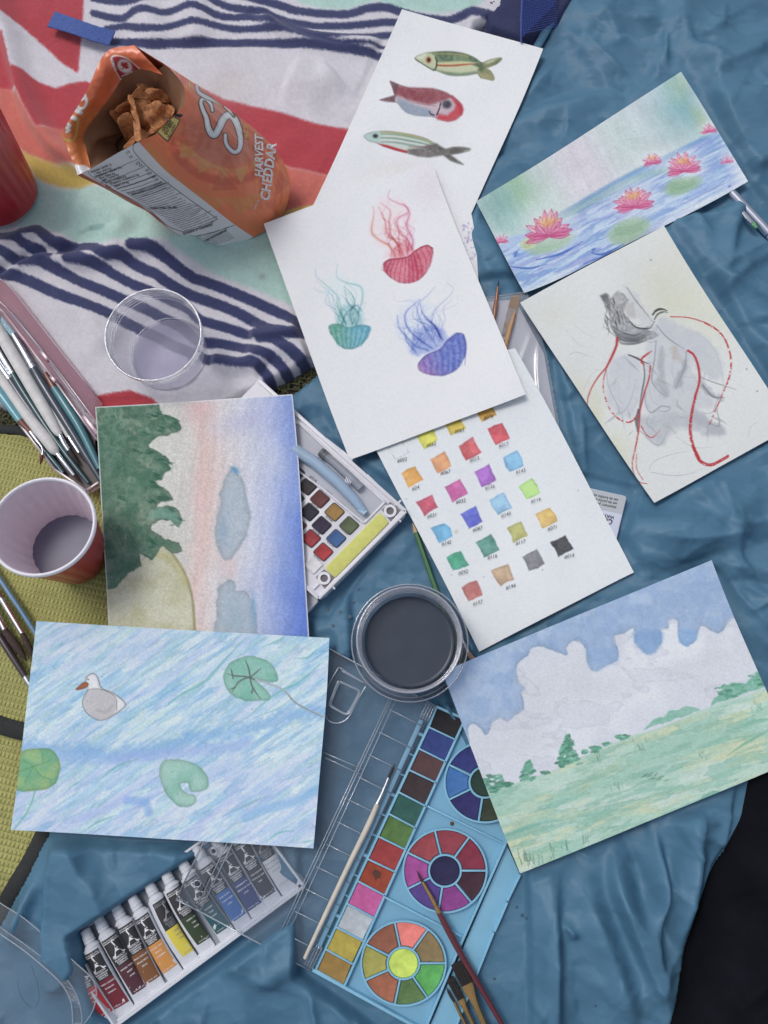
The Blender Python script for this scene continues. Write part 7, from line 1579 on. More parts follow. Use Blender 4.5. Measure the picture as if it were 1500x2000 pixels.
# the open pink brush case
def brush_case():
    t = thing('brush_case', P(80, 760, .006), 'translucent pink plastic brush case lying open at the left edge', 'case')
    pk = clear_mat('case_pink', (.86, .70, .74), gloss=.06, rough=.3, body=.20, body_col=(.66, .46, .52)); pe = clear_mat('case_edge', (.84, .70, .76), gloss=.12, rough=.2, body=.42, body_col=(.62, .50, .58)); fl = mat('case_floor', (84, 74, 74), rough=.55, var=.12, vscale=60)
    L0, L1, R1, R0 = zb((-420, 620), (800, 1985), (925, 1900), (-420, -120))
    mb = MB(); p = np.array(zb((-400, 650), (510, 1785), (800, 1990), (925, 1905), (880, 1500), (-400, 20))); mb.add(P(p[:, 0], p[:, 1], .0115), [tuple(range(6))]); mb.build('floor', fl, t)
    def wall(pts, w, z0, z1, m=pe, name='wall'):
        mb = MB()
        for a, b in zip(pts[:-1], pts[1:]): rib(mb, a, b, w, z0, z1)
        mb.build(name, m, t)
    wall(zb((-420, 640), (0, 1135), (500, 1790), (800, 1990)), 5, .0115, .022); wall(zb((808, 1985), (918, 1912)), 5, .0115, .022); wall(zb((-420, -40), (30, 330), (480, 930), (900, 1520)), 4, .0115, .024); wall(zb((-420, -140), (60, 290), (520, 850), (960, 1440)), 3, .0115, .025)
    for a, b in (((375, 690), (440, 770)), ((470, 925), (510, 975)), ((770, 1290), (900, 1460))): wall(zb(a, b), 7, .022, .0262, pe, 'latch')
    # lid folded outwards, sloping down on to the fleece
    X, Y = np.meshgrid(np.linspace(0, 1, 50), np.linspace(0, 1, 14)); a0, a1 = np.array(zb((-420, -110))[0]), np.array(zb((955, 1430))[0]); b0, b1 = np.array(zb((-420, -420))[0]), np.array(zb((960, 1190))[0])
    e = np.array([np.array(p) * (1 - f) + np.array(q) * f for p, q in zip(*[(lambda L: (L[:-1], L[1:]))(zb((-420, -420), (-100, -60), (90, 95), (150, 165), (560, 690), (950, 1180)))][0]) for f in np.linspace(0, 1, 14)]); i = np.clip((X[0] * (len(e) - 1)).astype(int), 0, len(e) - 1); E = e[i]; A = a0 + (a1 - a0) * X[0][:, None]
    px = A[None, :, 0] * (1 - Y) + E[None, :, 0] * Y; py = A[None, :, 1] * (1 - Y) + E[None, :, 1] * Y
    V = P(px, py, .0245 - .007 * Y); grid_obj('lid', V, pk, t, thick=.0010)
    bar_path(MB(), E[::3], 1.4, .0180, sm=0, n=6).build('lid_edge', pe, t, smooth=True)
    wall(zb((100, 330), (400, 700)), 4, .0240, .0252, mat('hinge_grey', (124, 118, 136), rough=.3), 'hinge'); wall(zb((460, 800), (800, 1260)), 4, .0240, .0252, mat('hinge_grey', (124, 118, 136), rough=.3), 'hinge')
brush_case()
G2 = 'brushes in the pink case'
slate = lacq('slate_lacquer', (58, 70, 84)); dteal = lacq('dark_teal_lacquer', (40, 78, 86)); teal = lacq('teal_lacquer', (66, 124, 134)); lteal = lacq('light_teal_lacquer', (92, 158, 172)); copper = lacq('copper_brown', (116, 70, 56))
chalk = mat('worn_white_paint', (206, 204, 202), rough=.6, var=.10, vscale=110, bump=.3, bscale=300); brn = hairmat('hair_brown', (66, 50, 44))
def cb(*pts): return [(*zb((p[0], p[1]))[0], p[2], p[3] if len(p) > 3 else .0165) for p in pts]
brush('paint_brush', 'brush with pale blue bristles, silver ferrule and slate handle in the case', [
    ('bristles', hairmat('hair_blue', (150, 186, 200)), cb((12, 368, .8, .019), (45, 430, 6, .019), (128, 545, 6.2, .019))), ('ferrule', SILVER(), cb((125, 540, 6.2, .019), (215, 690, 6.8, .019), (312, 858, 7.8, .019)), 1.0, (.78, .88, .95)), ('handle', slate, cb((310, 855, 7.8, .019), (400, 1010, 9.5, .019), (600, 1330, 9, .018), (800, 1660, 7.4, .017), (945, 1900, 5.5, .0165)))], G2)
brush('paint_brush', 'fat chipped white handled brush lying centrally in the case', [
    ('handle', chalk, cb((-160, 210, 10, .0205), (0, 520, 11.5, .0205), (250, 950, 11.5, .0205), (420, 1240, 11, .0205), (520, 1420, 8.4, .020), (560, 1478, 5, .020))), ('ferrule', SILVER(), cb((556, 1472, 4.6, .020), (600, 1560, 4.6, .0195), (640, 1620, 4.0, .019)), 1.0, (.3, .5)), ('bristles', brn, cb((636, 1610, 4, .019), (690, 1690, 3.2, .018), (735, 1750, .8, .017)))], G2)
brush('paint_brush', 'thin white handled brush close along the right of the fat white one', [
    ('handle', chalk, cb((60, 560, 6, .0165), (300, 960, 7, .0165), (480, 1230, 7, .0165), (640, 1492, 4.5, .0165))), ('ferrule', SILVER(), cb((638, 1488, 4.2), (690, 1570, 3.8), (735, 1640, 3.2)), 1.0, (.3, .5)), ('bristles', brn, cb((732, 1635, 3), (770, 1690, 2.4), (800, 1732, .6)))], G2)
brush('paint_brush', 'brush with dark teal handle running the length of the case', [
    ('ferrule', SILVER(), cb((-60, 600, 5), (30, 760, 5.4), (122, 912, 6)), 1.0, (.8, .9)), ('handle', dteal, cb((120, 908, 6.2), (230, 1090, 7), (460, 1440, 6.4), (680, 1740, 5), (825, 1922, 3.2)))], G2)
brush('paint_brush', 'brush with dark slate handle and silver ferrule at the case left side', [
    ('ferrule', SILVER(), cb((-80, 690, 6), (0, 830, 6.4), (95, 965, 7)), 1.0, (.75, .9)), ('handle', slate, cb((92, 960, 7.2), (220, 1150, 8), (420, 1430, 6.4), (560, 1600, 4.2)))], G2)
brush('paint_brush', 'speckled white handled brush with brown tip pointing at the red cup', [
    ('handle', chalk, cb((-180, 660, 9, .0205), (0, 940, 9.5, .0205), (230, 1270, 10.5, .0205), (420, 1500, 11, .0205), (500, 1610, 9.5, .020), (535, 1650, 5, .020))), ('ferrule', SILVER(), cb((530, 1645, 4.8, .020), (600, 1735, 4.6, .0195), (690, 1850, 3.8, .018)), 1.0, (.12, .25)), ('bristles', brn, cb((684, 1842, 3.4, .018), (715, 1880, 2.6, .0175), (745, 1916, .6, .017)))], G2)
brush('paint_brush', 'light teal brush with copper neck and bent fine tip on the case rim', [
    ('handle', lteal, cb((-160, 880, 8, .024), (0, 1085, 9, .024), (190, 1345, 7, .024))), ('neck', copper, cb((188, 1342, 7, .024), (240, 1400, 5, .024), (288, 1450, 3.6, .024))), ('ferrule', SILVER(), cb((284, 1446, 3.8, .024), (330, 1510, 2.8, .024), (388, 1585, 1.8, .024)), 1.0, (.1, .25)), ('wire', SILVER(), cb((386, 1582, 1.3, .024), (396, 1620, 1.2, .024), (390, 1670, 1.4, .024))), ('bristles', hairmat('hair_red', (104, 50, 44)), cb((390, 1662, 2.6, .024), (385, 1700, 3.2, .024), (372, 1752, .6, .024)))], G2)
brush('paint_brush', 'teal handled brush with brown collar next to the case hinge', [
    ('collar', copper, cb((420, 900, 4.5, .019), (460, 965, 5.6, .019), (505, 1042, 6.5, .019))), ('handle', teal, cb((503, 1038, 6.6, .019), (600, 1180, 8.5, .019), (760, 1440, 8, .018), (930, 1790, 6.5, .0165)))], G2)
brush('paint_brush', 'short dark teal brush end lowest in the case near the cup', [('handle', dteal, cb((280, 1420, 4.5), (400, 1595, 5.5), (500, 1720, 5.6), (590, 1830, 4.5)))], G2)

def cq(*pts): return [(*zQ((p[0], p[1]))[0], p[2], p[3] if len(p) > 3 else .006) for p in pts]
brush('paint_brush', 'brush with plain blue handle on the green mat below the red cup', [('handle', lacq('blue_lacquer', (92, 134, 168)), cq((-200, 730, 4.2), (0, 1050, 4.6), (160, 1290, 4.6), (310, 1520, 4.2), (420, 1700, 3.4)))])
brush('paint_brush', 'brush with brown bristles and red striped silver ferrule on the mat', [
    ('handle', copper, cq((-150, 960, 4), (-60, 1100, 4.6), (15, 1225, 5))), ('ferrule', SILVER(), cq((12, 1222, 5.2), (100, 1370, 5.2), (200, 1535, 4.8)), 1.0, (.05, .15, .25)), ('stripe', mat('maroon_print', (120, 46, 52), rough=.35), [(*zQ((52, 1262))[0], 1.8, .0088), (*zQ((210, 1528))[0], 1.6, .0086)]), ('bristles', brn, cq((198, 1532, 5), (240, 1620, 6.2), (275, 1690, 5), (300, 1760, 1)))])
brush('paint_brush', 'brush with wide dark bristles cut by the left edge, on the mat', [
    ('ferrule', SILVER(), cq((-120, 1180, 5.6), (-40, 1330, 5.8), (45, 1505, 5.6)), 1.0, (.3,)), ('stripe', mat('maroon_print', (120, 46, 52), rough=.35), [(*zQ((-20, 1370))[0], 1.8, .0092), (*zQ((56, 1498))[0], 1.6, .009)]), ('bristles', brn, cq((42, 1500, 5.8), (110, 1600, 8), (180, 1690, 6.5), (240, 1780, 1.2)))])
brush('paint_brush', 'dark brown handled brush with chrome end beside the duck painting', [
    ('handle', lacq('dark_plum', (62, 52, 56)), cq((-160, 1310, 5.5), (-40, 1500, 6.5), (100, 1720, 7), (225, 1915, 6))), ('ferrule', SILVER(), cq((220, 1908, 6), (250, 1960, 6), (320, 2060, 5)), 1.0, (.2, .5))])
brush('paint_brush', 'brush with fine copper tip poking out of the plastic sleeve', [
    ('bristles', hairmat('hair_dark', (50, 48, 52)), [(*zs((415, 38))[0], .4, .013), (*zs((408, 80))[0], 1.4, .013), (*zs((400, 122))[0], 1.8, .013)]), ('ferrule', mat('copper', (170, 116, 88), rough=.3, metal=1.0), [(*zs((401, 112))[0], 1.9, .013), (*zs((392, 200))[0], 2.8, .013), (*zs((385, 270))[0], 3.6, .013)]), ('handle', lacq('copper_wood', (140, 92, 66)), [(*zs((386, 262))[0], 3.8, .013), (*zs((375, 340))[0], 5, .013), (*zs((362, 430))[0], 4.4, .013), (*zs((330, 640))[0], 3.6, .0125)])])
brush('paint_brush', 'slim brush handle of honey coloured wood inside the plastic sleeve', [('handle', mat('honey_wood', (184, 138, 92), rough=.45, var=.12, vscale=90), [(*zs((590, 385))[0], 1.6, .0135), (*zs((560, 480))[0], 3.8, .0135), (*zs((500, 690))[0], 5, .0135), (*zs((470, 800))[0], 5, .0135)])])
MB_ = MB(); plate(MB_, zs((548, 205), (655, 182), (600, 420), (520, 620), (440, 640)), .0095, .0112)
tag(MB_.build('wood_ruler', mat('brown_wood', (136, 112, 92), rough=.6, var=.15, vscale=60)), 'flat strip of brown wood inside the plastic sleeve', 'strip')
brush('paint_brush', 'brush end with silver ferrule and brown handle between cup and meadow painting', [('ferrule', SILVER(), [(890, 1228, 3, .0165), (903, 1252, 3.6, .0165), (914, 1276, 4.6, .0165)], 1.0, (.8,)), ('handle', mat('raw_wood', (150, 118, 98), rough=.5, var=.1, vscale=80), [(913, 1274, 4.8, .0165), (930, 1298, 6, .0165), (960, 1345, 6, .0165)])])
t_ = thing('green_pencil', P(830, 1090, .008), 'plain green pencil running under the grey water cup', 'pencil')
MB().tube(np.array([P(812, 1040, .0095), P(840, 1120, .0095), P(905, 1300, .0095), P(925, 1356, .0095)]), 5.0 / ppm(840, 1120), 6).build('shaft', lacq('pencil_green', (66, 112, 66)), t_, smooth=.4)
MB().tube(np.array([P(812, 1040, .0095), P(806, 1022, .0095)]), np.array([5.0, .8]) / ppm(840, 1120), 6).build('point', mat('pencil_wood', (190, 160, 120), rough=.7), t_)
def pen():
    t = thing('ballpoint_pen', P(1470, 420, .006), 'silver ballpoint pen with green clip tip at the right edge', 'pen')
    k = ppm(1470, 420, .012); a = np.array((1418, 366.)); b = np.array((1502, 456.)); c = np.array((1560, 518.)); z = .0088
    MB().tube(np.array([P(*(a - (30, 32)), z), P(*a, z), P(*b, z)]), 9.0 / k, 20).build('barrel', mat('pen_silver', (186, 190, 204), rough=.26, metal=.85), t, smooth=.9)
    MB().tube(np.array([P(*b, z), P(*(b + (1.4, 1.5)), z)]), 9.5 / k, 20).build('joint_ring', mat('pen_dark', (70, 74, 84), rough=.3, metal=.6), t, smooth=.9)
    MB().tube(np.array([P(*(b + (1.4, 1.5)), z), P(*c, z)]), np.array([9.0, 8.2]) / k, 20).build('grip', mat('pen_white', (196, 200, 212), rough=.3, metal=.6), t, smooth=.9)
    mb = MB(); plate(mb, zn((560, 620), (640, 620), (860, 830), (1040, 1030), (965, 1095), (800, 930), (690, 780)), z + .0040, z + .0062, bev=.0006); mb.build('clip', mat('pen_clip', (206, 206, 216), rough=.2, metal=.8), t)
    mb = MB(); plate(mb, zn((1045, 1030), (1075, 1060), (1150, 1190), (1100, 1225), (960, 1110)), z + .0040, z + .0060, bev=.0005); mb.build('clip_tip', mat('pen_green', (96, 160, 108), rough=.4), t)
pen()
# ------------------------------------------------------------------ snack bag
def coons(T, B, L, R, nu, nv):
    """px patch between four curves; each curve is resampled by length"""
    def rs(c, n):
        c = catmull(c, 6); d = np.concatenate([[0], np.cumsum(np.hypot(*np.diff(c[:, :2], axis=0).T))]); return np.stack([np.interp(np.linspace(0, d[-1], n), d, c[:, k]) for k in range(c.shape[1])], -1)
    t, b, l, r = rs(T, nu), rs(B, nu), rs(L, nv), rs(R, nv)
    u = np.linspace(0, 1, nu)[None, :, None]; v = np.linspace(0, 1, nv)[:, None, None]
    return (1 - v) * t[None] + v * b[None] + (1 - u) * l[:, None] + u * r[:, None] - ((1 - u) * (1 - v) * t[0] + u * (1 - v) * t[-1] + (1 - u) * v * b[0] + u * v * b[-1]), u[..., 0] + 0 * v[..., 0], v[..., 0] + 0 * u[..., 0]
class Surf:
    def __init__(s, X, Y, Z): s.X, s.Y, s.Z = X.ravel(), Y.ravel(), Z.ravel()
    def at(s, px, py, lift=.0010):
        px = np.asarray(px, float); py = np.asarray(py, float); z = np.empty(px.shape)
        for i in range(len(px)):
            z[i] = s.Z[np.argmin((s.X - px[i]) ** 2 + (s.Y - py[i]) ** 2)]
        return P(px, py, z + lift)
def snack_bag():
    t = thing('snack_bag', P(440, 430, .010), 'open orange snack bag with white nutrition panel, leaning on the fleece', 'bag')
    foil = attr_mat('bag_film', rough=.36, spec=.5, coat=.25, bump=.5, bscale=45, var=.03, vscale=60)
    def p3(pts, z): return [(x, y, zz) for (x, y), zz in zip(pts, z)]
    Lc = p3(zg((855, 985)) + zh((100, 900), (300, 1060), (520, 1230), (760, 1420), (975, 1568)), (.158, .128, .098, .068, .036, .010))
    Rc = p3([(262, 88), (326, 128), (384, 166), (440, 208), (510, 262), (550, 310), (567, 360), (558, 408), (545, 430)], (.168, .150, .130, .108, .078, .055, .036, .018, .010))
    Tc = p3(zg((855, 985), (1000, 920), (1040, 885), (1240, 690), (1302, 605), (1290, 440), (1130, 245), (1000, 165)) + [(262, 88)], (.158, .160, .162, .166, .168, .168, .168, .168, .168))
    Bc = p3(zh((975, 1568), (1100, 1500)) + [(545, 430)], (.010, .010, .010))
    G, u, v = coons(Tc, Bc, Lc, Rc, 250, 260)
    X, Y, Z = G[..., 0], G[..., 1], G[..., 2]
    Z = Z + .010 * np.sin(math.pi * u) * np.sin(math.pi * np.clip(v, 0, 1)) + .0070 * (fbm(u * 6, v * 5, 8, 4) - .5) * smooth01(v * 6) * smooth01((1 - v) * 8) * smooth01(u * 8) * smooth01((1 - u) * 8)
    c = Canvas(X, Y, (238, 122, 68))
    sx, sy = zh((720, 430))[0]
    c.blob(sx, sy, 96, 96, (198, 108, 82), .85, power=6)
    c.field(np.exp(-((np.hypot(X - sx, Y - sy) - 118) / 9) ** 4) * .9, (214, 94, 60)); 
    rngs = [((280, 600), (440, 775), (255, 792)), ((430, 770), (622, 872), (440, 938)), ((608, 868), (755, 905), (660, 1035)), ((765, 905), (925, 868), (860, 1045)), ((240, 400), (330, 500), (200, 590)), ((960, 840), (1020, 760), (1010, 1000))]
    for q in rngs: c.poly(zh(*q), (218, 142, 72), .95, soft=1.0)
    c.poly(zh((-60, 640), (0, 700), (180, 930), (400, 1100), (560, 1165), (700, 1192), (900, 1175), (1060, 1130), (940, 1290), (820, 1352), (740, 1220), (560, 1310), (300, 1090), (60, 900), (-120, 800)), (224, 136, 68), .9, soft=1.2)
    for q in (((120, 560), (300, 380), (350, 700)), ((640, 900), (820, 1100), (560, 1120)), ((1230, 900), (1330, 1040), (1180, 1180)), ((1080, 1240), (1180, 1180), (1230, 1380)), ((-40, 880), (160, 1020), (40, 1040))): c.poly(zh(*q), (204, 88, 58), .5, soft=1.2)
    # big initial
    S = zh((575, 330), (560, 270), (520, 225), (480, 215), (462, 250), (480, 320), (515, 400), (530, 480), (560, 550), (600, 565), (640, 500), (680, 415), (725, 375), (770, 385), (810, 450), (838, 540), (850, 630), (835, 710), (790, 735), (740, 700), (705, 640), (700, 570))
    c.line(S, 17, (84, 56, 48), .95, soft=1.5, taper=(.55, .6)); c.line(S, 13, (206, 206, 206), 1, soft=1.2, taper=(.35, .5)); c.line(S, 4, (226, 226, 226), .8, soft=2, taper=(.3, .3))
    S2 = zh((420, 90), (440, 150), (500, 190), (580, 230), (650, 275)); c.line(S2, 11, (84, 56, 48), .9, taper=(.8, .2)); c.line(S2, 7, (200, 198, 196), 1, taper=(.8, .2)); S3 = zh((690, 290), (740, 330), (785, 385)); c.line(S3, 7, (84, 56, 48), .9); c.line(S3, 4, (206, 204, 202), 1, taper=(.6, .2))
    for q, w in ((zg((850, 70), (880, 100), (930, 100)), 5), (zg((985, 155), (965, 190), (985, 240), (1020, 300)), 5), (zg((1095, 215), (1080, 250), (1095, 300)), 8), (zg((1215, 310), (1190, 350), (1215, 400)), 9), (zg((1345, 385), (1352, 430), (1355, 470)), 4)): c.line(q, w + 2, (120, 70, 40), .8, taper=(.5, .3)); c.line(q, w, (214, 176, 72), 1, taper=(.4, .3))
    c.poly(zg((985, 175), (1130, 250), (1290, 430), (1300, 600), (1240, 690), (1160, 600), (1090, 400), (1010, 300)), (214, 100, 62), .85, soft=4)
    # front seal
    c.poly(zg((1025, 885), (1190, 735), (1262, 765), (1235, 830), (1140, 988), (1090, 950)), (60, 46, 34), .95, soft=1.2); c.poly(zg((1036, 884), (1190, 745), (1250, 772), (1225, 830), (1136, 972), (1092, 936)), (212, 184, 92), 1, soft=1.0); c.poly(zg((1205, 705), (1290, 720), (1262, 752), (1205, 738)), (40, 38, 38), 1, soft=1)
    front = Surf(X, Y, Z); V = P(X, Y, Z)
    grid_obj('front_panel', V, foil, t, colors=c.linear())
    mb = MB()
    def run(s, a, b, size, sx=1.0, bold=.02, slant=0.0):
        a = np.array(zh(a)[0]); b = np.array(zh(b)[0]); d = b - a; d /= np.linalg.norm(d); up = np.array([d[1], -d[0]])
        text_on(mb, s, lambda X_, Y_: front.at(a[0] + X_ * d[0] + Y_ * up[0], a[1] + X_ * d[1] + Y_ * up[1]), size, bold=bold, sx=sx, slant=slant)
    run('HARVEST', (1068, 985), (1068, 540), 23, .86, .03, .25); run('CHEDDAR', (1128, 1215), (1200, 640), 26, .92, .035, .12); run('SAVEUR', (990, 1300), (1035, 1200), 6, 1, .01)
    o = mb.build('lettering', mat('bag_white', (216, 214, 212), rough=.4), t, smooth=False); o['kind'] = 'stuff'
    mb = MB(); run('MULTI', (918, 600), (925, 430), 10, .9); run('-', (930, 690), (930, 660), 12); o = mb.build('yellow_lettering', mat('bag_yellow', (206, 168, 70), rough=.4), t, smooth=False); o['kind'] = 'stuff'
    mb = MB()
    def runz(s, a, b, size, bold=.02):
        a = np.array(zg(a)[0]); b = np.array(zg(b)[0]); d = b - a; d /= np.linalg.norm(d); up = np.array([d[1], -d[0]]); text_on(mb, s, lambda X_, Y_: front.at(a[0] + X_ * d[0] + Y_ * up[0], a[1] + X_ * d[1] + Y_ * up[1]), size, bold=bold, sx=.8)
    runz('GRAINS', (1100, 890), (1190, 750), 10); runz('ENTIERS', (1130, 920), (1215, 760), 9.5); runz('38 g / portion', (1150, 950), (1235, 790), 6.5)
    o = mb.build('seal_lettering', mat('bag_ink', (46, 38, 32), rough=.5), t, smooth=False); o['kind'] = 'stuff'
    # white side panel
    Lg = p3([(160, 339)] + zi((300, 462), (500, 590), (640, 668), (760, 765), (970, 910), (1070, 985)), (.146, .118, .090, .072, .054, .024, .010))
    Tg = p3([(160, 339)] + zg((380, 1255), (620, 1110), (855, 985)), (.146, .149, .154, .158)); Bg = p3(zi((1070, 985), (1200, 1005), (1350, 985)) + zh((975, 1568)), (.010, .010, .010, .010))
    G2_, u2, v2 = coons(Tg, Bg, Lg, Lc, 130, 210); X2, Y2, Z2 = G2_[..., 0], G2_[..., 1], G2_[..., 2]
    Z2 = Z2 - .006 * np.sin(math.pi * u2) * smooth01(v2 * 4) + .0022 * np.sin(v2 * 40 + u2 * 3) * smooth01((v2 - .25) * 5) * smooth01((.75 - v2) * 5) * (1 - u2)
    c = Canvas(X2, Y2, (220, 219, 217))
    c.line(zi((300, 452), (360, 500), (440, 540), (520, 590), (590, 630), (640, 668), (720, 720), (770, 770), (860, 850), (970, 912)), 5, (178, 88, 62), .95, soft=1.2, dry=.12)
    fr = [zi((530, 100))[0], zi((545, 170))[0], zi((700, 330))[0], zi((1000, 560))[0], zi((1255, 740))[0]]
    c.line(fr, 1.3, (60, 60, 62), .9, soft=1); c.line(zi((140, 330), (170, 370), (260, 430), (420, 520), (640, 640), (830, 800), (960, 850)), 1.2, (70, 70, 72), .85, soft=1); c.line(zi((1255, 740), (1150, 800), (960, 855)), 1.2, (60, 60, 62), .9, soft=1)
    for a, b, w in [((210, 370), (570, 222), 1.0), ((250, 430), (630, 285), 1.0), ((300, 470), (690, 335), .9), ((390, 480), (722, 365), 2.2), ((430, 500), (740, 400), 1), ((480, 520), (780, 420), 1), ((520, 530), (805, 430), 2.2), ((600, 545), (850, 460), 1.4), ((1060, 890), (1400, 795), 1.3)]: c.line(zi(a, ((a[0] + b[0]) / 2, (a[1] + b[1]) / 2 + 8), b), w, (58, 58, 60), .9, soft=.9)
    rng = np.random.default_rng(3)
    for k in range(26):
        f = k / 25; x0, y0 = 470 + 500 * f, 515 + 325 * f; L = 330 - 40 * f + rng.uniform(-70, 20); yy = .32 + .06 * math.sin(f * 9)
        c.line(zi((x0, y0), (x0 + L * .5, y0 - L * yy * .5 + 7), (x0 + L, y0 - L * yy)), 1.5, (92, 92, 94), .75, soft=1.0, dry=.35, ds=1.8, seed=k)
    for k in range(8):
        f = k / 7; x0, y0 = 1070 + 80 * f, 900 + 80 * f; c.line(zi((x0, y0), (x0 + 160, y0 - 45), (x0 + 250, y0 - 78)), 1.2, (104, 104, 106), .7, soft=1.0, dry=.3, ds=1.8, seed=k)
    side = Surf(X2, Y2, Z2); grid_obj('side_panel', P(X2, Y2, Z2), foil, t, colors=c.linear())
    mb = MB()
    def runi(s, a, b, size, al='l', bold=.0):
        a = np.array(zi(a)[0]); b = np.array(zi(b)[0]); d = b - a; d /= np.linalg.norm(d); up = np.array([d[1], -d[0]]); text_on(mb, s, lambda X_, Y_: side.at(a[0] + X_ * d[0] + Y_ * up[0], a[1] + X_ * d[1] + Y_ * up[1], .0007), size, bold=bold, sx=.78)
    for s, a, b in [('Saturated / saturés 1 g', (170, 345), (380, 262)), ('+ Trans / trans 0 g', (195, 365), (360, 300)), ('Carbohydrate / Glucides 33 g', (200, 390), (490, 280)), ('Fibre / Fibres 4 g', (240, 400), (400, 345)), ('Sugars / Sucres 4 g', (258, 420), (440, 352)), ('Protein / Protéines 4 g', (290, 440), (490, 370)), ('Cholesterol / Cholestérol 0 mg', (330, 450), (600, 360)), ('Sodium 330 mg', (370, 470), (530, 418)), ('15 %', (470, 185), (525, 160)), ('5 %', (500, 222), (550, 200)), ('14 %', (555, 278), (605, 255)), ('4 %', (585, 292), (628, 275)), ('0 %', (640, 335), (685, 315)), ('15 %', (655, 365), (705, 345)), ('4 %', (700, 395), (740, 375)), ('2 %', (725, 415), (765, 395)), ('4 %', (755, 440), (795, 420)), ('Questions or Comments?', (960, 880), (1250, 785)), ('ou des commentaires?', (1130, 950), (1400, 810)), ('Contains: Wheat, Oats, Milk.', (670, 655), (910, 650))]: runi(s, a, b, 7.6 if 'omment' in s else 6.0, bold=.012)
    o = mb.build('fact_lettering', mat('bag_ink', (46, 38, 32), rough=.5), t, smooth=False); o['kind'] = 'stuff'
    # hidden back of the bag
    def rsz(c_, n):
        c_ = catmull(c_, 6); d = np.concatenate([[0], np.cumsum(np.hypot(*np.diff(c_[:, :2], axis=0).T))]); return np.stack([np.interp(np.linspace(0, d[-1], n), d, c_[:, k]) for k in range(3)], -1)
    Tk = p3([(160, 339)] + zg((255, 1312), (222, 1205), (118, 950), (130, 855), (345, 490), (530, 113)) + [(262, 88)], (.146, .144, .148, .156, .158, .164, .166, .166)); Bk = p3(zi((1070, 985)) + [(450, 470), (545, 430)], (.010, .009, .010)); Gk, uk, vk = coons(Tk, Bk, Lg, Rc, 40, 40); zk = np.maximum(Gk[..., 2] - .05 * np.sin(math.pi * uk) * smooth01(vk * 3) - .002, .009); V = P(Gk[..., 0], Gk[..., 1], zk)
    grid_obj('back_panel', V[::-1], mat('bag_back', (190, 92, 56), rough=.4), t)
    # folded-in top band
    out = p3([(262, 88)] + zg((530, 113), (345, 490), (130, 855), (118, 950), (222, 1205), (255, 1312)), (.168, .168, .166, .160, .158, .150, .146)); inn = p3(zg((1090, 330), (930, 285), (810, 285), (690, 372), (572, 560), (400, 790), (322, 925), (345, 1060), (388, 1250)), (.160, .157, .154, .151, .149, .146, .143, .142, .146))
    a, b = rsz(out, 190), rsz(inn, 190); w = np.linspace(0, 1, 60)[:, None]; X3 = a[None, :, 0] * (1 - w) + b[None, :, 0] * w; Y3 = a[None, :, 1] * (1 - w) + b[None, :, 1] * w; Z3 = a[None, :, 2] * (1 - w) + b[None, :, 2] * w + .002 * np.sin(w * 5) * 1 + .0015 * (fbm(X3 / 18, Y3 / 18, 3, 2) - .5)
    c = Canvas(X3, Y3, (222, 106, 60)); c.field(smooth01((Y3 - 190) / 40), (212, 118, 56)); c.field(smooth01((fbm(X3 / 30, Y3 / 30, 6, 2) - .5) / .1) * .5, (214, 112, 62))
    c.poly(zg((580, 160), (640, 138), (740, 165), (835, 240), (870, 300), (700, 380), (655, 345), (605, 250)), (222, 218, 214), 1, soft=1.2, sm=3); c.poly(zg((592, 170), (645, 150), (735, 175), (825, 248), (850, 295), (700, 368), (662, 338), (615, 248)), (168, 40, 48), 1, soft=1.0, sm=3)
    c.blob(*zg((718, 245))[0], 15.5, 13, (222, 218, 214), 1, ang=35, power=6)
    leaf = np.array([(0, -1), (.18, -.55), (.45, -.7), (.4, -.2), (.75, -.4), (.8, -.15), (1, -.1), (.65, .2), (.7, .38), (.12, .35), (.1, .8), (-.1, .8), (-.12, .35), (-.7, .38), (-.65, .2), (-1, -.1), (-.8, -.15), (-.75, -.4), (-.4, -.2), (-.45, -.7), (-.18, -.55)]); an = math.radians(35); lf = [(zg((718, 242))[0][0] + 10 * (x * math.cos(an) - y * math.sin(an)), zg((718, 242))[0][1] + 10 * (x * math.sin(an) + y * math.cos(an))) for x, y in leaf]; c.poly(lf, (176, 42, 50), 1, soft=.9)
    WL = (224, 222, 220)
    c.line(zg((330, 530), (345, 600), (310, 660), (260, 640), (270, 590), (320, 560)), 5, WL, 1, soft=1); c.line(zg((225, 670), (290, 700)), 8, WL, 1, soft=1); c.line(zg((185, 735), (235, 760)), 8, WL, 1, soft=1); c.line(zg((150, 800), (185, 830), (150, 850), (180, 870), (150, 890)), 5, WL, 1, soft=1)
    c.line(zg((125, 955), (180, 975), (225, 960), (250, 880), (265, 760)), 4.5, (206, 168, 72), 1, soft=1); 
    for q in (((300, 740), (355, 705)), ((310, 780), (370, 770)), ((280, 840), (320, 850)), ((270, 910), (315, 920)), ((260, 960), (320, 985)), ((220, 1000), (255, 1040))): c.line(zg(*q), 2.2, (206, 140, 66), .9)
    c.poly(zg((222, 1205), (330, 1215), (388, 1250), (290, 1310), (255, 1312)), (222, 222, 224), .98, soft=1.5)
    band = Surf(X3, Y3, Z3); grid_obj('folded_top', P(X3, Y3, Z3)[::-1], foil, t, colors=c.linear()[::-1])
    mb = MB()
    def runb(s, a, b, size):
        a = np.array(zg(a)[0]); b = np.array(zg(b)[0]); d = b - a; d /= np.linalg.norm(d); up = np.array([d[1], -d[0]]); text_on(mb, s, lambda X_, Y_: band.at(a[0] + X_ * d[0] + Y_ * up[0], a[1] + X_ * d[1] + Y_ * up[1]), size, bold=.02, sx=.8)
    runb('CANADA', (640, 285), (600, 165), 7.5); runb('PRODUIT AU', (690, 355), (800, 300), 5)
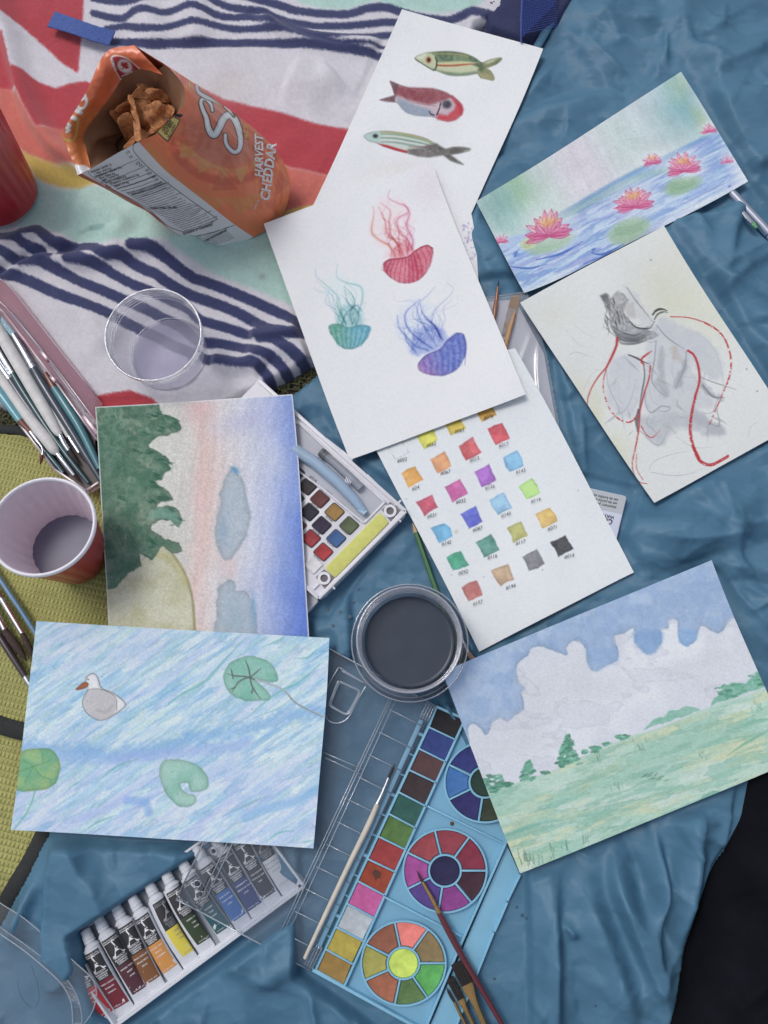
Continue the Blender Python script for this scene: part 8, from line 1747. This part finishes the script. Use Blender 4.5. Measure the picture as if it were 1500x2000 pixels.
    o = mb.build('seal_ring_lettering', mat('bag_white', (216, 214, 212), rough=.4), t, smooth=False); o['kind'] = 'stuff'
    # inside
    loop = [(x, y, z) for x, y, z in p3(zg((388, 1250), (620, 1115), (855, 985), (1000, 920), (1040, 885), (1240, 690), (1302, 605), (1290, 440), (1130, 245), (1030, 290), (930, 285), (810, 285), (690, 372), (572, 560), (400, 790), (322, 925), (345, 1060)), (.146, .152, .157, .159, .160, .164, .166, .166, .164, .158, .156, .153, .150, .148, .145, .142, .141))]
    lp = np.array(loop); lp = catmull(lp, 5, True); A = P(lp[:, 0], lp[:, 1], lp[:, 2]); cen = P(262, 228, .10); n = len(A); rings = []
    for f in np.linspace(0, 1, 14):
        q = A * (1 - f * .45) + cen * f * .45; q = q.copy(); q[:, 2] = A[:, 2] * (1 - f) + .098 * f; q[:, :2] += .003 * np.stack([np.sin(np.arange(n) * .5 + f * 6), np.cos(np.arange(n) * .37 + f * 5)], -1) * math.sin(3.1 * f); rings.append(q)
    V = np.vstack(rings); F = [(r * n + i, (r + 1) * n + i, (r + 1) * n + (i + 1) % n, r * n + (i + 1) % n) for r in range(13) for i in range(n)] + [tuple(13 * n + i for i in range(n))]
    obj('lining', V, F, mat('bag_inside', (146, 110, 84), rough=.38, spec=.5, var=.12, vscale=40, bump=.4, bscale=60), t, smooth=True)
snack_bag()

def crisps():
    m = mat('crisp', (184, 122, 72), rough=.85, var=.38, vscale=260, bump=1.0, bscale=420)
    rng = np.random.default_rng(2)
    defs = [(((925, 425), (990, 370), (1100, 425), (1120, 480), (1000, 470)), .132, 'curled crisp at the top of the bag opening'), (((785, 525), (860, 448), (900, 490), (960, 462), (1110, 488), (1185, 590), (1150, 612), (1050, 598), (900, 570), (815, 552)), .146, 'wide rough crisp lying across the others in the bag'),
            (((745, 532), (800, 545), (832, 650), (868, 800), (880, 955), (822, 975), (800, 800), (768, 650)), .149, 'long narrow crisp standing upright in the bag'), (((640, 650), (750, 592), (800, 700), (795, 800), (720, 720), (640, 690)), .138, 'triangular crisp left of the upright one'),
            (((870, 850), (985, 600), (1085, 605), (1070, 690), (960, 880), (890, 930)), .136, 'flat crisp leaning right of the upright one'), (((1090, 620), (1200, 650), (1180, 740), (1080, 860), (930, 920), (1020, 780)), .132, 'broad crisp tucked by the front seal of the bag'), (((705, 1045), (800, 930), (830, 975), (770, 1035)), .138, 'small broken crisp at the bottom of the opening'),
            (((940, 300), (1060, 330), (1110, 420), (1010, 380), (930, 400)), .134, 'dark edged crisp at the far end of the opening'), (((600, 560), (720, 480), (790, 520), (730, 600), (640, 640)), .128, 'pale crisp resting against the bag lining'), (((840, 830), (960, 900), (1000, 860), (930, 950), (850, 970)), .130, 'crisp fragment low beside the front panel fold'), (((560, 690), (650, 660), (740, 760), (790, 900), (700, 860)), .122, 'large shaded crisp at the left of the pile'),
            (((900, 640), (1080, 610), (1190, 700), (1120, 830), (1010, 880), (930, 760)), .141, 'large flat crisp filling the right of the opening'), (((650, 760), (760, 700), (830, 800), (860, 950), (760, 1000), (690, 900)), .132, 'large flat crisp low in the middle of the opening'), (((820, 380), (930, 350), (1020, 420), (960, 480), (850, 460)), .136, 'ragged crisp behind the wide one at the top'),
            (((820, 560), (980, 590), (950, 700), (870, 820), (840, 700)), .126, 'shaded crisp deep between the upright and leaning ones')]
    for pts, z, lab in defs:
        p = catmull(zg(*pts), 5, True); p = p + rng.normal(size=p.shape) * .35; n = len(p); c = p.mean(0)
        tilt = rng.normal(size=2) * .00045; V = []; rr = (1.0, .98, .8, .55, .25)
        def pt(q, dz): zz = z + (q[:, 0] - c[0]) * tilt[0] + (q[:, 1] - c[1]) * tilt[1] + .0012 * np.sin((q[:, 0] + q[:, 1]) * .16); return P(q[:, 0], q[:, 1], zz + dz)
        for f, dz in zip(rr, (-.0012, .0006, .0014, .0012, .0016)): V.append(pt(c + (p - c) * f, dz))
        for f in (.5, ): V.append(pt(c + (p - c) * .98, -.003))
        V = np.vstack(V); F = []
        for r in range(4): F += [(r * n + i, (r + 1) * n + i, (r + 1) * n + (i + 1) % n, r * n + (i + 1) % n) for i in range(n)]
        F += [(i, (i + 1) % n, 5 * n + (i + 1) % n, 5 * n + i) for i in range(n)] + [tuple(4 * n + i for i in range(n))[::-1], tuple(5 * n + i for i in range(n))]
        o = obj('crisp', V, F, m, smooth=.9); tag(o, lab, 'crisp', 'crisps in the snack bag')
crisps()
